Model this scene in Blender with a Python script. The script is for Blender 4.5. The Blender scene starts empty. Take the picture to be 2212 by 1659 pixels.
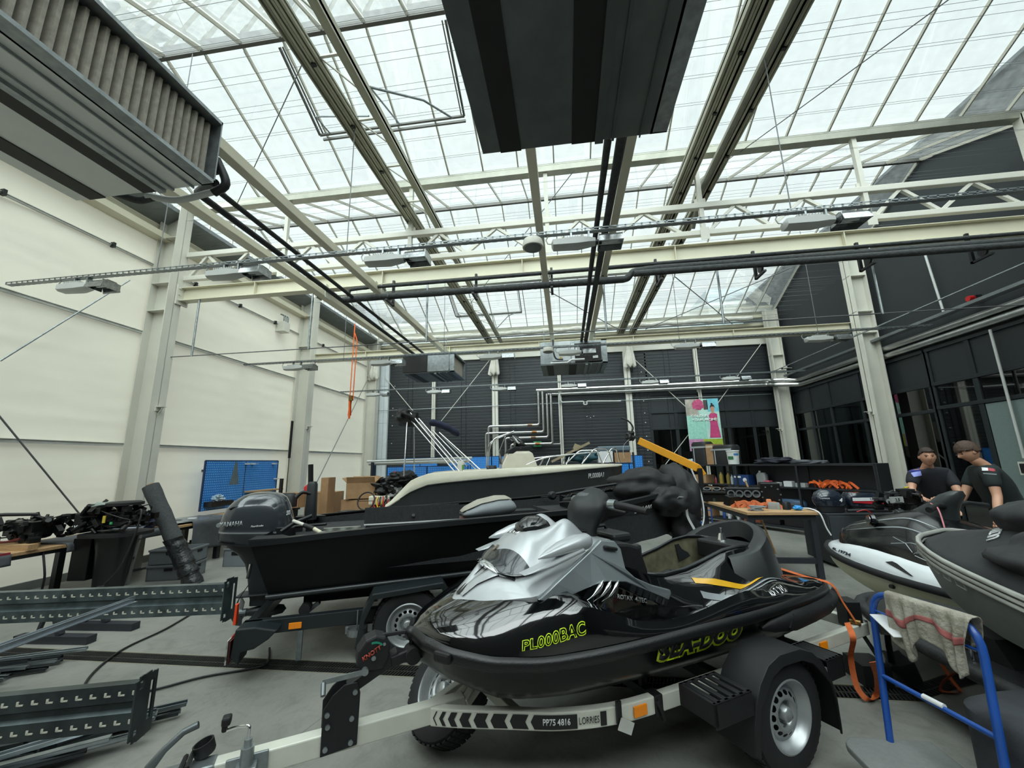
import bpy, bmesh, math, random
from math import sin, cos, pi, radians
from mathutils import Vector as V, Matrix, noise
random.seed(7)
SC = bpy.context.scene
COL = SC.collection
# ---------------------------------------------------------------- camera
YAW, PIT, ROL, FPX, CH = -0.12874, 0.19580, -0.020935, 859.0, 1.65
_f = V((sin(YAW)*cos(PIT), cos(YAW)*cos(PIT), sin(PIT)))
_r = V((cos(YAW), -sin(YAW), 0)); _u = _r.cross(_f)
_r, _u = _r*cos(ROL)+_u*sin(ROL), -_r*sin(ROL)+_u*cos(ROL)
cam = bpy.data.cameras.new('camera'); camo = bpy.data.objects.new('camera', cam); COL.objects.link(camo)
cam.sensor_fit = 'HORIZONTAL'; cam.sensor_width = 36; cam.lens = FPX/2212*36; cam.clip_start = .05; cam.clip_end = 300
camo.matrix_world = Matrix(((_r.x, _u.x, -_f.x, 0), (_r.y, _u.y, -_f.y, 0), (_r.z, _u.z, -_f.z, CH), (0, 0, 0, 1)))
SC.camera = camo
# ---------------------------------------------------------------- sky, exposure
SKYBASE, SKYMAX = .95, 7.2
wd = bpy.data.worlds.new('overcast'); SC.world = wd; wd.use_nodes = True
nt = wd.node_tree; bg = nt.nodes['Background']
tc = nt.nodes.new('ShaderNodeTexCoord'); mp = nt.nodes.new('ShaderNodeMapping'); ns = nt.nodes.new('ShaderNodeTexNoise'); cr = nt.nodes.new('ShaderNodeValToRGB')
mp.inputs['Scale'].default_value = (1.2, 1.2, 2.5); ns.inputs['Scale'].default_value = 1.6; ns.inputs['Detail'].default_value = 3
cr.color_ramp.elements[0].position = .3; cr.color_ramp.elements[0].color = (.76, .84, .855, 1)
cr.color_ramp.elements[1].position = .7; cr.color_ramp.elements[1].color = (.90, .955, .95, 1)
nt.links.new(tc.outputs['Generated'], mp.inputs[0]); nt.links.new(mp.outputs[0], ns.inputs['Vector']); nt.links.new(ns.outputs['Fac'], cr.inputs[0]); nt.links.new(cr.outputs[0], bg.inputs['Color'])
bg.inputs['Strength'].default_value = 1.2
# overcast sky, boosted overhead and behind the camera as added fill for the hall
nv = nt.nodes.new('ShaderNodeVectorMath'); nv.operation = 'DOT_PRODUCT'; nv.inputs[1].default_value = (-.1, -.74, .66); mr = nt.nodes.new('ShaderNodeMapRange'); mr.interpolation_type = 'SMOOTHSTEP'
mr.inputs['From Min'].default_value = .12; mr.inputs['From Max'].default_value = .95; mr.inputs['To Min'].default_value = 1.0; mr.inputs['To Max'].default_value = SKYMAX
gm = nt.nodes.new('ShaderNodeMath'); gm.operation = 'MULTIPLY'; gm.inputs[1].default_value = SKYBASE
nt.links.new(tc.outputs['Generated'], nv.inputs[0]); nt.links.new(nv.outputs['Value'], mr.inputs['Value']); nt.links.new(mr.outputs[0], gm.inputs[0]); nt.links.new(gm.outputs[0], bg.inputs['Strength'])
SC.view_settings.view_transform = 'Standard'; SC.view_settings.look = 'None'; SC.view_settings.gamma = 1; SC.view_settings.use_curve_mapping = False
SC.view_settings.exposure = 0.28

# ---------------------------------------------------------------- where a pixel's ray meets a plane
def ray(x, y): return _f+_r*((x-1106)/FPX)-_u*((y-829.5)/FPX)
CO = V((0, 0, CH))
def _on(i, v, x, y):
    d = ray(x, y); return CO+d*((v-CO[i])/d[i])
def aX(v, x, y): return _on(0, v, x, y)
def aY(v, x, y): return _on(1, v, x, y)
def aZ(v, x, y): return _on(2, v, x, y)

# ---------------------------------------------------------------- materials
def lin(h):
    h = h.lstrip('#'); o = []
    for i in (0, 2, 4):
        c = int(h[i:i+2], 16)/255; o.append(c/12.92 if c <= .04045 else ((c+.055)/1.055)**2.4)
    return o
_M = {}
def mat(name, col, rough=.5, metal=0, var=.12, vs=6, bump=0, bs=40, coat=0, spec=.5, aniso=None, col2=None, alpha=1, emit=0, stretch=None):
    if name in _M: return _M[name]
    m = bpy.data.materials.new(name); m.use_nodes = True; t = m.node_tree; b = t.nodes['Principled BSDF']
    c = lin(col) if isinstance(col, str) else list(col)
    c2 = lin(col2) if col2 else [x*(1-var*1.6) for x in c]
    tcn = t.nodes.new('ShaderNodeTexCoord'); mpn = t.nodes.new('ShaderNodeMapping'); t.links.new(tcn.outputs['Object'], mpn.inputs[0])
    if stretch: mpn.inputs['Scale'].default_value = stretch
    n = t.nodes.new('ShaderNodeTexNoise'); n.inputs['Scale'].default_value = vs; n.inputs['Detail'].default_value = 5; n.inputs['Roughness'].default_value = .6
    t.links.new(mpn.outputs[0], n.inputs['Vector'])
    r = t.nodes.new('ShaderNodeValToRGB'); r.color_ramp.elements[0].position = .3; r.color_ramp.elements[1].position = .68
    r.color_ramp.elements[0].color = c2+[1]; r.color_ramp.elements[1].color = c+[1]
    t.links.new(n.outputs['Fac'], r.inputs[0]); t.links.new(r.outputs[0], b.inputs['Base Color'])
    b.inputs['Roughness'].default_value = rough; b.inputs['Metallic'].default_value = metal
    b.inputs['Coat Weight'].default_value = coat; b.inputs['Coat Roughness'].default_value = .03; b.inputs['Specular IOR Level'].default_value = spec
    b.inputs['Alpha'].default_value = alpha
    if emit:
        b.inputs['Emission Color'].default_value = c+[1]; b.inputs['Emission Strength'].default_value = emit
    if bump:
        n2 = t.nodes.new('ShaderNodeTexNoise'); n2.inputs['Scale'].default_value = bs; n2.inputs['Detail'].default_value = 4
        t.links.new(mpn.outputs[0], n2.inputs['Vector'])
        bp = t.nodes.new('ShaderNodeBump'); bp.inputs['Strength'].default_value = bump; bp.inputs['Distance'].default_value = .02
        t.links.new(n2.outputs['Fac'], bp.inputs['Height']); t.links.new(bp.outputs[0], b.inputs['Normal'])
    _M[name] = m; return m
def glassmat(name, tint, fac_gloss=.12, rough=.02, dens=.0, dust='#b9c4c0'):
    """thin sheet: clear transmission, a mirror part and some dust"""
    if name in _M: return _M[name]
    m = bpy.data.materials.new(name); m.use_nodes = True; t = m.node_tree; t.nodes.clear()
    o = t.nodes.new('ShaderNodeOutputMaterial'); tr = t.nodes.new('ShaderNodeBsdfTransparent'); gl = t.nodes.new('ShaderNodeBsdfGlossy'); mx = t.nodes.new('ShaderNodeMixShader')
    tr.inputs[0].default_value = lin(tint)+[1]; gl.inputs['Roughness'].default_value = rough
    lw = t.nodes.new('ShaderNodeLayerWeight'); lw.inputs['Blend'].default_value = .25
    ma = t.nodes.new('ShaderNodeMath'); ma.operation = 'MULTIPLY_ADD'; ma.inputs[1].default_value = .6; ma.inputs[2].default_value = fac_gloss*.4
    t.links.new(lw.outputs['Fresnel'], ma.inputs[0]); t.links.new(ma.outputs[0], mx.inputs[0]); t.links.new(tr.outputs[0], mx.inputs[1]); t.links.new(gl.outputs[0], mx.inputs[2])
    last = mx
    if dens:
        df = t.nodes.new('ShaderNodeBsdfTranslucent'); df.inputs[0].default_value = lin(dust)+[1]; m2 = t.nodes.new('ShaderNodeMixShader')
        n = t.nodes.new('ShaderNodeTexNoise'); n.inputs['Scale'].default_value = 9; n.inputs['Detail'].default_value = 8
        tcn = t.nodes.new('ShaderNodeTexCoord'); t.links.new(tcn.outputs['Object'], n.inputs['Vector'])
        mm = t.nodes.new('ShaderNodeMath'); mm.operation = 'MULTIPLY'; mm.inputs[1].default_value = dens*2; t.links.new(n.outputs['Fac'], mm.inputs[0])
        t.links.new(mm.outputs[0], m2.inputs[0]); t.links.new(mx.outputs[0], m2.inputs[1]); t.links.new(df.outputs[0], m2.inputs[2]); last = m2
    t.links.new(last.outputs[0], o.inputs[0]); _M[name] = m; return m

# ---------------------------------------------------------------- mesh builder
def catmull(pts, n=4, closed=False):
    P = [V(p) for p in pts]; N = len(P); out = []
    rng = range(N if closed else N-1)
    for i in rng:
        a = P[(i-1) % N] if (closed or i > 0) else P[0]*2-P[1]
        b = P[i]; c = P[(i+1) % N]; d = P[(i+2) % N] if (closed or i+2 < N) else P[-1]*2-P[-2]
        for k in range(n):
            t = k/n
            out.append(.5*((2*b)+(c-a)*t+(2*a-5*b+4*c-d)*t*t+(3*b-a-3*c+d)*t**3))
    if not closed: out.append(P[-1])
    return out
class MB:
    def __init__(s): s.v = []; s.f = []
    def add(s, vs, fs):
        n = len(s.v); s.v += [V(p) for p in vs]; s.f += [tuple(i+n for i in f) for f in fs]; return s
    def box(s, c, size, R=None):
        hx, hy, hz = [q/2 for q in size]; R = R or Matrix.Identity(3); c = V(c)
        vs = [c+R @ V((x, y, z)) for x in (-hx, hx) for y in (-hy, hy) for z in (-hz, hz)]
        return s.add(vs, [(0, 1, 3, 2), (4, 6, 7, 5), (0, 4, 5, 1), (2, 3, 7, 6), (0, 2, 6, 4), (1, 5, 7, 3)])
    def bx(s, x0, x1, y0, y1, z0, z1): return s.box(((x0+x1)/2, (y0+y1)/2, (z0+z1)/2), (abs(x1-x0), abs(y1-y0), abs(z1-z0)))
    def bar(s, p, q, w, h, up=(0, 0, 1)):
        p = V(p); q = V(q); d = q-p; L = d.length; x = d.normalized(); u = V(up)
        y = u.cross(x)
        if y.length < 1e-5: y = V((0, 1, 0)).cross(x)
        y.normalize(); z = x.cross(y)
        return s.box((p+q)/2, (L, w, h), Matrix((x, y, z)).transposed())
    def tube(s, pts, r, n=8, cap=True, closed=False):
        P = [V(p) for p in pts]; N = len(P); R = r if hasattr(r, '__len__') else [r]*N
        T = []
        for i in range(N):
            a = P[i-1] if (i > 0 or closed) else P[0]; b = P[(i+1) % N] if (i < N-1 or closed) else P[-1]
            T.append((b-a).normalized())
        u = T[0].orthogonal().normalized(); b0 = len(s.v); s_v = []
        for i in range(N):
            u = u-T[i]*u.dot(T[i]); u = u.normalized() if u.length > 1e-6 else T[i].orthogonal().normalized(); w = T[i].cross(u)
            for k in range(n):
                a = 2*pi*k/n; s_v.append(P[i]+(u*cos(a)+w*sin(a))*R[i])
        fs = []
        M = N if closed else N-1
        for i in range(M):
            j = (i+1) % N
            for k in range(n): fs.append((i*n+k, i*n+(k+1) % n, j*n+(k+1) % n, j*n+k))
        if cap and not closed: fs += [tuple(range(n))[::-1], tuple((N-1)*n+k for k in range(n))]
        return s.add(s_v, fs)
    def cyl(s, p, q, r, n=16, r2=None): return s.tube([p, q], [r, r if r2 is None else r2], n)
    def lathe(s, prof, n=24, o=(0, 0, 0), ax=(0, 0, 1), cap=True, a0=0, a1=2*pi):
        o = V(o); z = V(ax).normalized(); x = z.orthogonal().normalized(); y = z.cross(x); vs = []; fs = []; full = a1-a0 > 2*pi-1e-4; m = n if full else n+1
        for (r, h) in prof:
            for k in range(m):
                a = a0+(a1-a0)*k/n; vs.append(o+z*h+(x*cos(a)+y*sin(a))*max(r, 1e-5))
        for i in range(len(prof)-1):
            for k in range(n):
                k2 = (k+1) % n if full else k+1; fs.append((i*m+k, i*m+k2, (i+1)*m+k2, (i+1)*m+k))
        if cap and full:
            if prof[0][0] > 1e-4: fs.append(tuple(range(m))[::-1])
            if prof[-1][0] > 1e-4: fs.append(tuple((len(prof)-1)*m+k for k in range(m)))
        return s.add(vs, fs)
    def loft(s, secs, closed=True, cap=True):
        n = len(secs[0]); vs = [p for q in secs for p in q]; fs = []
        for i in range(len(secs)-1):
            for k in range(n if closed else n-1): fs.append((i*n+k, i*n+(k+1) % n, (i+1)*n+(k+1) % n, (i+1)*n+k))
        if cap and closed: fs += [tuple(range(n))[::-1], tuple((len(secs)-1)*n+k for k in range(n))]
        return s.add(vs, fs)
    def prism(s, poly, o=(0, 0, 0), u=(1, 0, 0), v=(0, 0, 1), d=(0, 1, 0)):
        """poly in the (u,v) frame, swept by d"""
        o = V(o); u = V(u); v = V(v); d = V(d); a = [o+u*p[0]+v*p[1] for p in poly]; n = len(a)
        return s.add(a+[p+d for p in a], [tuple(range(n))[::-1], tuple(range(n, 2*n))]+[(i, (i+1) % n, n+(i+1) % n, n+i) for i in range(n)])
    def quad(s, *p): return s.add(p, [tuple(range(len(p)))])
    def grid(s, fn, nu, nv):
        vs = [fn(i/nu, j/nv) for i in range(nu+1) for j in range(nv+1)]; m = nv+1
        return s.add(vs, [(i*m+j, i*m+j+1, (i+1)*m+j+1, (i+1)*m+j) for i in range(nu) for j in range(nv)])
    def xf(s, M):
        s.v = [M @ p for p in s.v]; return s
    def build(s, name, m, parent=None, smooth=None, bev=0, sub=0, solid=0, bseg=2):
        me = bpy.data.meshes.new(name); me.from_pydata([tuple(p) for p in s.v], [], s.f); me.validate()
        bm = bmesh.new(); bm.from_mesh(me); bmesh.ops.recalc_face_normals(bm, faces=bm.faces); bm.to_mesh(me); bm.free()
        o = bpy.data.objects.new(name, me); COL.objects.link(o); me.materials.append(m)
        if smooth is not None:
            for p in me.polygons: p.use_smooth = True
            if smooth < 180: me.set_sharp_from_angle(angle=radians(smooth))
        if solid:
            k = o.modifiers.new('s', 'SOLIDIFY'); k.thickness = solid; k.offset = 0
        if bev:
            k = o.modifiers.new('b', 'BEVEL'); k.width = bev; k.segments = bseg; k.limit_method = 'ANGLE'; k.angle_limit = radians(40); k.harden_normals = smooth is not None
        if sub:
            k = o.modifiers.new('u', 'SUBSURF'); k.levels = k.render_levels = sub
        if parent is not None: o.parent = parent
        return o
def empty(name, loc=(0, 0, 0), rz=0):
    o = bpy.data.objects.new(name, None); COL.objects.link(o); o.location = loc; o.rotation_euler = (0, 0, rz); return o
def tag(o, label=None, cat=None, group=None, kind=None):
    for k, v in (('label', label), ('category', cat), ('group', group), ('kind', kind)):
        if v: o[k] = v
    return o
def thing(name, label, cat, loc=(0, 0, 0), rz=0, group=None): return tag(empty(name, loc, rz), label, cat, group)
_kids = {}
def dup(o, loc=None, rz=None, label=None, parent=None):
    c = o.copy(); COL.objects.link(c)
    if parent is not None: c.parent = parent
    for ch in list(o.children): dup(ch, parent=c)
    if loc is not None: c.location = loc
    if rz is not None: c.rotation_euler = (0, 0, rz)
    if label: c['label'] = label
    return c
def st(o): o['kind'] = 'structure'; return o
def text(s, size, fn, m, parent, name='lettering', depth=.001, outline=0, shear=0, spacing=1, bold=0, sx=1):
    """text laid on a surface: fn(x,y) -> (point, normal); x,y in metres along the writing"""
    cu = bpy.data.curves.new('t', 'FONT'); cu.body = s; cu.size = size; cu.shear = shear; cu.space_character = spacing; cu.align_x = 'CENTER'; cu.align_y = 'CENTER'
    cu.resolution_u = 3; cu.offset = bold
    if outline: cu.fill_mode = 'NONE'; cu.bevel_depth = outline; cu.bevel_resolution = 0
    o = bpy.data.objects.new('t', cu); COL.objects.link(o); bpy.context.view_layer.update()
    me = bpy.data.meshes.new_from_object(o); bpy.data.objects.remove(o)
    bm = bmesh.new(); bm.from_mesh(me)
    if not outline:
        bmesh.ops.triangulate(bm, faces=bm.faces)
        g = bmesh.ops.extrude_face_region(bm, geom=bm.faces[:])
        for v in g['geom']:
            if isinstance(v, bmesh.types.BMVert): v.co.z += depth
    for v in bm.verts:
        p, n = fn(v.co.x*sx, v.co.y); v.co = V(p)+V(n)*(v.co.z+.0006)
    bmesh.ops.recalc_face_normals(bm, faces=bm.faces); bm.to_mesh(me); bm.free(); me.materials.clear(); me.materials.append(m)
    me.name = name; q = bpy.data.objects.new(name, me); COL.objects.link(q); q.parent = parent; return q
def flat(o, u, v):
    o = V(o); u = V(u).normalized(); v = V(v).normalized(); n = u.cross(v)
    return lambda x, y: (o+u*x+v*y, n)

# shared materials
WHITE = mat('white_paint', '#cbc9be', .45, var=.06, vs=2)
CREAM = mat('cream_paint', '#cdc8b2', .45, var=.05, vs=2)
GALV = mat('galvanised_steel', '#a4abad', .38, .85, var=.22, vs=14)
GALVD = mat('dull_galvanised_steel', '#7d8486', .45, .8, var=.25, vs=10)
ALU = mat('aluminium', '#b9b9ad', .4, .7, var=.1)
CHROME = mat('chrome', '#e6e8ea', .1, 1, var=.03)
STEEL = mat('stainless', '#c9ccce', .22, 1, var=.05)
BLACKM = mat('black_metal', '#17191b', .45, .1, var=.2)
BLACKP = mat('black_plastic', '#121315', .55, var=.25, vs=20, bump=.1, bs=300)
RUBBER = mat('rubber', '#0f1012', .8, var=.3, vs=20)
INSUL = mat('pipe_insulation', '#3a3d3d', .85, var=.3, vs=14, bump=.5, bs=30)
DGREY = mat('dark_grey_panel', '#30363b', .5, var=.1, vs=3)
FOIL = mat('foil_jacket', '#c9cac8', .28, .95, var=.15, vs=3, bump=.25, bs=14)
CARD = mat('cardboard', '#a3805c', .85, var=.15, vs=5)
ORANGE = mat('orange_webbing', '#e8641f', .7, var=.15)
AMBER = mat('amber_reflector', '#f08a12', .25, var=.08)
BLUE = mat('blue_paint', '#1c4fa6', .35, var=.12)
PEG = mat('blue_pegboard_paint', '#1f78cc', .45, var=.08)
WOOD = mat('pale_wood', '#b8946a', .7, var=.25, vs=8, stretch=(1, 8, 8))
DARKW = mat('charcoal_enamel', '#26292f', .45, var=.12)
LETW = mat('white_lettering', '#d7d9da', .5, var=.04)
SKIN = mat('skin', '#b98a70', .5, var=.08)
# ================================================================ SETTING
XL, XR, YB, YF = -7.78, 7.85, 15.15, -5.0
GZ = 6.9            # gutter height
GY = [-2.1, 2.15, 6.4, 10.7, 15.0]; RY = [.02, 4.27, 8.55, 12.85]; RZ = 7.86
m = mat('concrete', '#868680', .42, var=.1, vs=.9, col2='#6f706b', bump=.15, bs=25, spec=.35)
# finer stains on the slab
t = m.node_tree; b = t.nodes['Principled BSDF']; lk = b.inputs['Base Color'].links[0].from_socket
n2 = t.nodes.new('ShaderNodeTexNoise'); n2.inputs['Scale'].default_value = 3.5; n2.inputs['Detail'].default_value = 9; n2.inputs['Roughness'].default_value = .7; n2.inputs['Distortion'].default_value = 1.5
tc = t.nodes.new('ShaderNodeTexCoord'); t.links.new(tc.outputs['Object'], n2.inputs['Vector'])
r2 = t.nodes.new('ShaderNodeValToRGB'); r2.color_ramp.elements[0].position = .34; r2.color_ramp.elements[0].color = (.62, .62, .6, 1); r2.color_ramp.elements[1].position = .5; r2.color_ramp.elements[1].color = (1, 1, 1, 1)
mx = t.nodes.new('ShaderNodeMix'); mx.data_type = 'RGBA'; mx.blend_type = 'MULTIPLY'; mx.inputs[0].default_value = .55
t.links.new(n2.outputs['Fac'], r2.inputs[0]); t.links.new(lk, mx.inputs[6]); t.links.new(r2.outputs[0], mx.inputs[7]); t.links.new(mx.outputs[2], b.inputs['Base Color'])
fl = MB().bx(XL-2, XR+.1, YF, 3.4, -.2, 0).bx(XL-2, XR+.1, 3.6, YB+.1, -.2, 0).bx(XL-2, XR+.1, 3.4, 3.6, -.2, -.06)
st(fl.build('floor', m))
jm = mat('slab_joint', '#6f716d', .8)
# saw-cut joints in the slab (thin filled grooves)
for i, (a, c) in enumerate((((-2.55, -1, 0), (-.9, 6.5, 0)), ((1.6, 1.0, 0), (3.6, 6.6, 0)))):
    st(MB().bar(a, c, .007, .001).build('trim_1%d' % i, jm))
# grated drain
dr = thing('floor_drain', 'long dark slotted grate drain set in the floor under the boats', 'drain', (0, 3.5, 0))
g = MB(); x = -8.6
while x < 7.8:
    for q in (-.042, .042): g.bar((x, q-.034, -.012), (x+.018, q+.034, -.012), .0085, .02)
    x += .026
g.bx(-8.6, 7.8, -.006, .006, -.02, -.004).bx(-8.6, 7.8, -.09, -.08, -.02, -.002).bx(-8.6, 7.8, .08, .09, -.02, -.002)
g.build('grate', mat('drain_iron', '#3b3c39', .6, .4, var=.3), dr)
MB().bx(-8.6, 7.8, -.099, -.09, -.05, .001).bx(-8.6, 7.8, .09, .099, -.05, .001).build('frame', mat('drain_edge', '#8e8b78', .6, .2), dr)
MB().bx(-8.6, 7.8, -.09, .09, -.06, -.055).build('channel', mat('drain_pit', '#0d0e0e', .9), dr)

# left wall: cream membrane stretched between rails
wm = mat('wall_membrane', '#dcd8c8', .75, var=.03, vs=1.2, bump=.5, bs=1.6)
t = wm.node_tree; b = t.nodes['Principled BSDF']; tl = t.nodes.new('ShaderNodeBsdfTranslucent'); tl.inputs[0].default_value = (.88, .85, .74, 1); mx = t.nodes.new('ShaderNodeMixShader'); mx.inputs[0].default_value = .12
t.links.new(b.outputs[0], mx.inputs[1]); t.links.new(tl.outputs[0], mx.inputs[2]); t.links.new(mx.outputs[0], t.nodes['Material Output'].inputs[0])
def wall_l(u, v):
    y = YF+(YB-YF)*u; z = 6.45*v
    b = .018*noise.noise(V((y*.9, z*2.2, 1)))+.008*noise.noise(V((y*3, z*6, 4)))+.012*noise.noise(V((y*.35, z*7, 9)))
    return V((XL+b, y, z))
st(MB().grid(wall_l, 150, 110).build('wall_left', wm, smooth=180))
i = 1
for z, k in ((2.1, .05), (4.18, .04), (5.54, .022), (1.05, .0)):
    if not k: continue
    st(MB().bx(XL+.01, XL+.06, YF, YB-.2, z-k/2, z+k/2).bx(XL+.03, XL+.075, YF, YB-.2, z+k/2, z+k/2+.008).build('trim_%d' % i, mat('rail_white', '#c9cbc6', .4, .2), smooth=None)); i += 1
# clamp studs on the upper rail
MBs = MB()
for y in (2.6, 4.0, 5.4, 7.0, 8.2, 9.4, 11.6, 13.2): MBs.bx(XL+.04, XL+.11, y-.02, y+.02, 5.5, 5.59)
st(MBs.build('trim_4', BLACKM))
st(MB().bx(XL-.02, XL+.22, YF, YB, 6.08, 6.14).bx(XL-.02, XL+.02, YF, YB, 6.14, 6.4).bx(XL+.18, XL+.22, YF, YB, 6.14, 6.2).build('trim_5', CREAM))
st(MB().prism([(XL-.02, 6.42), (XL+.42, 6.62), (XL+.42, 6.70), (XL-.02, 6.86)], (0, YF, 0), d=(0, YB-YF, 0)).build('trim_6', mat('eave_flashing', '#83898b', .5, .5, var=.1)))
st(MB().bx(XL-.03, XL+.04, YF, YB, 0, .12).build('baseboard_left', mat('kerb', '#8a8b86', .8)))

# back wall
bw = mat('corrugated_cladding', '#1d2226', .5, var=.06, vs=2)
w = MB(); z = 0; 
while z < 5.7:
    w.prism([(0, 0), (.007, .012), (.007, .100), (0, .112)], (XL+.8, YB-.03, z), u=(0, -1, 0), v=(0, 0, 1), d=(10.13, 0, 0)); z += .12
w.bx(XL+.8, 3.15, YB-.03, YB+.1, 0, 5.72).bx(3.15, XR, YB-.03, YB+.1, 4.06, 5.72)
z = 4.1
while z < 5.65:
    w.prism([(0, 0), (.007, .012), (.007, .100), (0, .112)], (3.1, YB-.03, z), u=(0, -1, 0), v=(0, 0, 1), d=(XR-3.1, 0, 0)); z += .12
st(w.build('wall_back', bw))
st(MB().bx(XL, XL+.8, YB-.14, YB+.1, 0, 5.74).build('trim_7', mat('white_sheet', '#c9d0d2', .4, var=.05)))
s = MB()
for x in (XL+.2, XL+.42, XL+.63): s.bx(x, x+.006, YB-.146, YB-.138, 0, 5.7)
for z in (1.9, 3.3, 4.8): s.bx(XL, XL+.8, YB-.146, YB-.138, z, z+.006)
st(s.build('trim_8', GALV))
pm = mat('cladding_strip', '#23282c', .5)
for k, x in enumerate((-6.1, -3.9, -1.95, .9, 2.75, 3.9)):
    st(MB().bx(x-.1, x-.085, YB-.06, YB-.03, 1.2, 5.7).bx(x+.085, x+.1, YB-.06, YB-.03, 1.2, 5.7).build('trim_%d' % (20+k), pm))
# rivets along the last cladding edge
rv = MB()
for z in (1.6, 2.0, 2.5, 3.0, 3.35, 3.8, 4.35, 4.9): rv.cyl((2.95, YB-.07, z), (2.95, YB-.03, z), .018, 8)
for (x, z) in ((-6.8, 3.9), (-6.8, 3.6), (-6.8, 3.2), (-6.8, 2.5), (.85, 3.3), (1.1, 3.3), (.98, 3.25), (-6.75, 4.8)): rv.cyl((x, YB-.07, z), (x, YB-.03, z), .015, 8)
st(rv.build('trim_30', LETW))
# white head beam over the cladding and the glass strip above it
st(MB().bx(XL, XR-.3, YB-.12, YB+.06, 5.72, 5.82).bx(XL, XR-.3, YB-.05, YB+.02, 5.82, 6.42).build('trim_31', WHITE, bev=.004))
st(MB().bx(XL, XR, YB-.2, YB-.08, 6.4, 6.5).bx(XL, XR, YB-.3, YB-.15, 6.68, 6.78).build('trim_32', CREAM))
# rolled shade screen along the last gutter
st(MB().tube([(XL+.3+.3*i, 14.72+.012*sin(i*2.3), 6.62+.014*sin(i*1.7)) for i in range(49)], [.085+.012*sin(i*3.1) for i in range(49)], 10).build('trim_33', mat('rolled_screen', '#d7d5cb', .6, var=.15, vs=8, bump=.6, bs=20), smooth=60))

# glazing of the back right corner and of the right-hand building
FR = mat('window_frame', '#262b2e', .45, .2, var=.05)
PANE = glassmat('window_glass', '#4d5a58', .35, .03)
PAN2 = mat('spandrel_panel', '#23282b', .45, var=.05)
ROOM = mat('room_behind', '#2a2f31', .8, var=.3, vs=1)
def glazing(n, o, u, cols, rows, panel, dark=None):
    """window n: origin o, direction u, column edges, row heights; panel(c,r)->solid?"""
    u = V(u); nrm = V((0, 0, 1)).cross(u); o = V(o); f = MB(); p = MB(); g = MB()
    for c in cols: f.bar(o+u*c+V((0, 0, rows[0])), o+u*c+V((0, 0, rows[-1])), .07, .10, up=u)
    for r in rows: f.bar(o+u*cols[0]+V((0, 0, r)), o+u*cols[-1]+V((0, 0, r)), .10, .07)
    for i in range(len(cols)-1):
        for j in range(len(rows)-1):
            q = p if panel(i, j) else g
            a = o+u*cols[i]; bb = o+u*cols[i+1]
            q.bar(a+V((0, 0, (rows[j]+rows[j+1])/2)), bb+V((0, 0, (rows[j]+rows[j+1])/2)), .012, rows[j+1]-rows[j])
    w = st(f.build('window_%d' % n, FR, bev=.004))
    if p.v: p.build('panel', PAN2, w)
    if g.v: g.build('pane', PANE, w)
    return w
glazing(1, (3.15, YB-.02, 0), (1, 0, 0), [0, .9, 1.75, 2.65, 3.5, 4.65], [0.05, 2.75, 3.35, 4.02], lambda i, j: j > 0)
# corner pier and the right building: solid above, shop-front glazing below
rwm = mat('facade_render', '#202527', .7, var=.06, vs=2)
st(MB().bx(XR, XR+.2, YF, 30, 3.9, 8.15).bx(XR-.02, XR+.2, 14.75, 15.4, 0, 8.15).bx(XR, XR+.2, YF, 5.2, 0, 3.9).build('wall_right', rwm))
st(MB().bx(XR-.06, XR+.3, YF, 30, 8.15, 8.22).build('trim_34', mat('parapet_cap', '#4a5052', .4, .4)))
glazing(2, (XR, 14.7, 0), (0, -1, 0), [0, .95, 1.9, 3.15, 4.1, 5.2], [.05, 2.55, 3.1, 3.85], lambda i, j: j == 2)
glazing(3, (XR, 9.45, 0), (0, -1, 0), [0, .9, 2.0], [.05, 2.6, 3.1, 3.85], lambda i, j: j == 2)
glazing(4, (XR, 7.4, 0), (0, -1, 0), [0, 1.6], [.05, 3.1, 3.85], lambda i, j: j == 1)
st(MB().bx(XR-.05, XR+.05, 7.4, 7.5, 0, 3.9).bx(XR-.03, XR+.1, 5.2, 5.75, 0, 3.9).build('trim_35', FR))
# frosted panel and the dim rooms behind the glass
st(MB().bx(XR-.03, XR-.015, 7.62, 8.48, .1, 2.55).build('trim_36', mat('frosted_sheet', '#6d7c79', .6, var=.08, vs=30)))
rm = MB().bx(XR+2.5, XR+2.6, 5, 15.3, 0, 3.9).bx(XR+.2, XR+2.6, 5, 15.3, 3.9, 4).bx(XR+.2, XR+2.6, 5, 15.3, -.1, 0).bx(3, XR+.2, YB+2.2, YB+2.3, 0, 4.06).bx(3, XR+.2, YB+.1, YB+2.3, 4.06, 4.15).bx(3, XR+.2, YB+.1, YB+2.3, -.1, 0)
rm.bx(3, 3.1, YB+.1, YB+2.3, 0, 4.1)
st(rm.build('wall_room', ROOM))
rc = MB()
for (x, y) in ((4.3, YB+.9), (5.6, YB+.9), (6.8, YB+.8), (XR+.9, 13.4), (XR+.9, 11.2), (XR+.8, 7.0)): rc.cyl((x, y, 0), (x, y, 4), .16, 16)
st(rc.build('trim_37', mat('inner_column', '#8d918c', .6)))
# pale building seen over the back right corner
st(MB().bx(6.5, 9.2, 17.5, 20, 0, 9.0).build('wall_far', mat('far_block', '#9aa3a6', .7, var=.05)))
st(MB().bx(-60, 60, YB+.5, 60, -.3, -.05).bx(-60, XL-2.1, -30, 60, -.3, -.05).build('ground_outside', mat('yard', '#7d807a', .9)))

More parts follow.
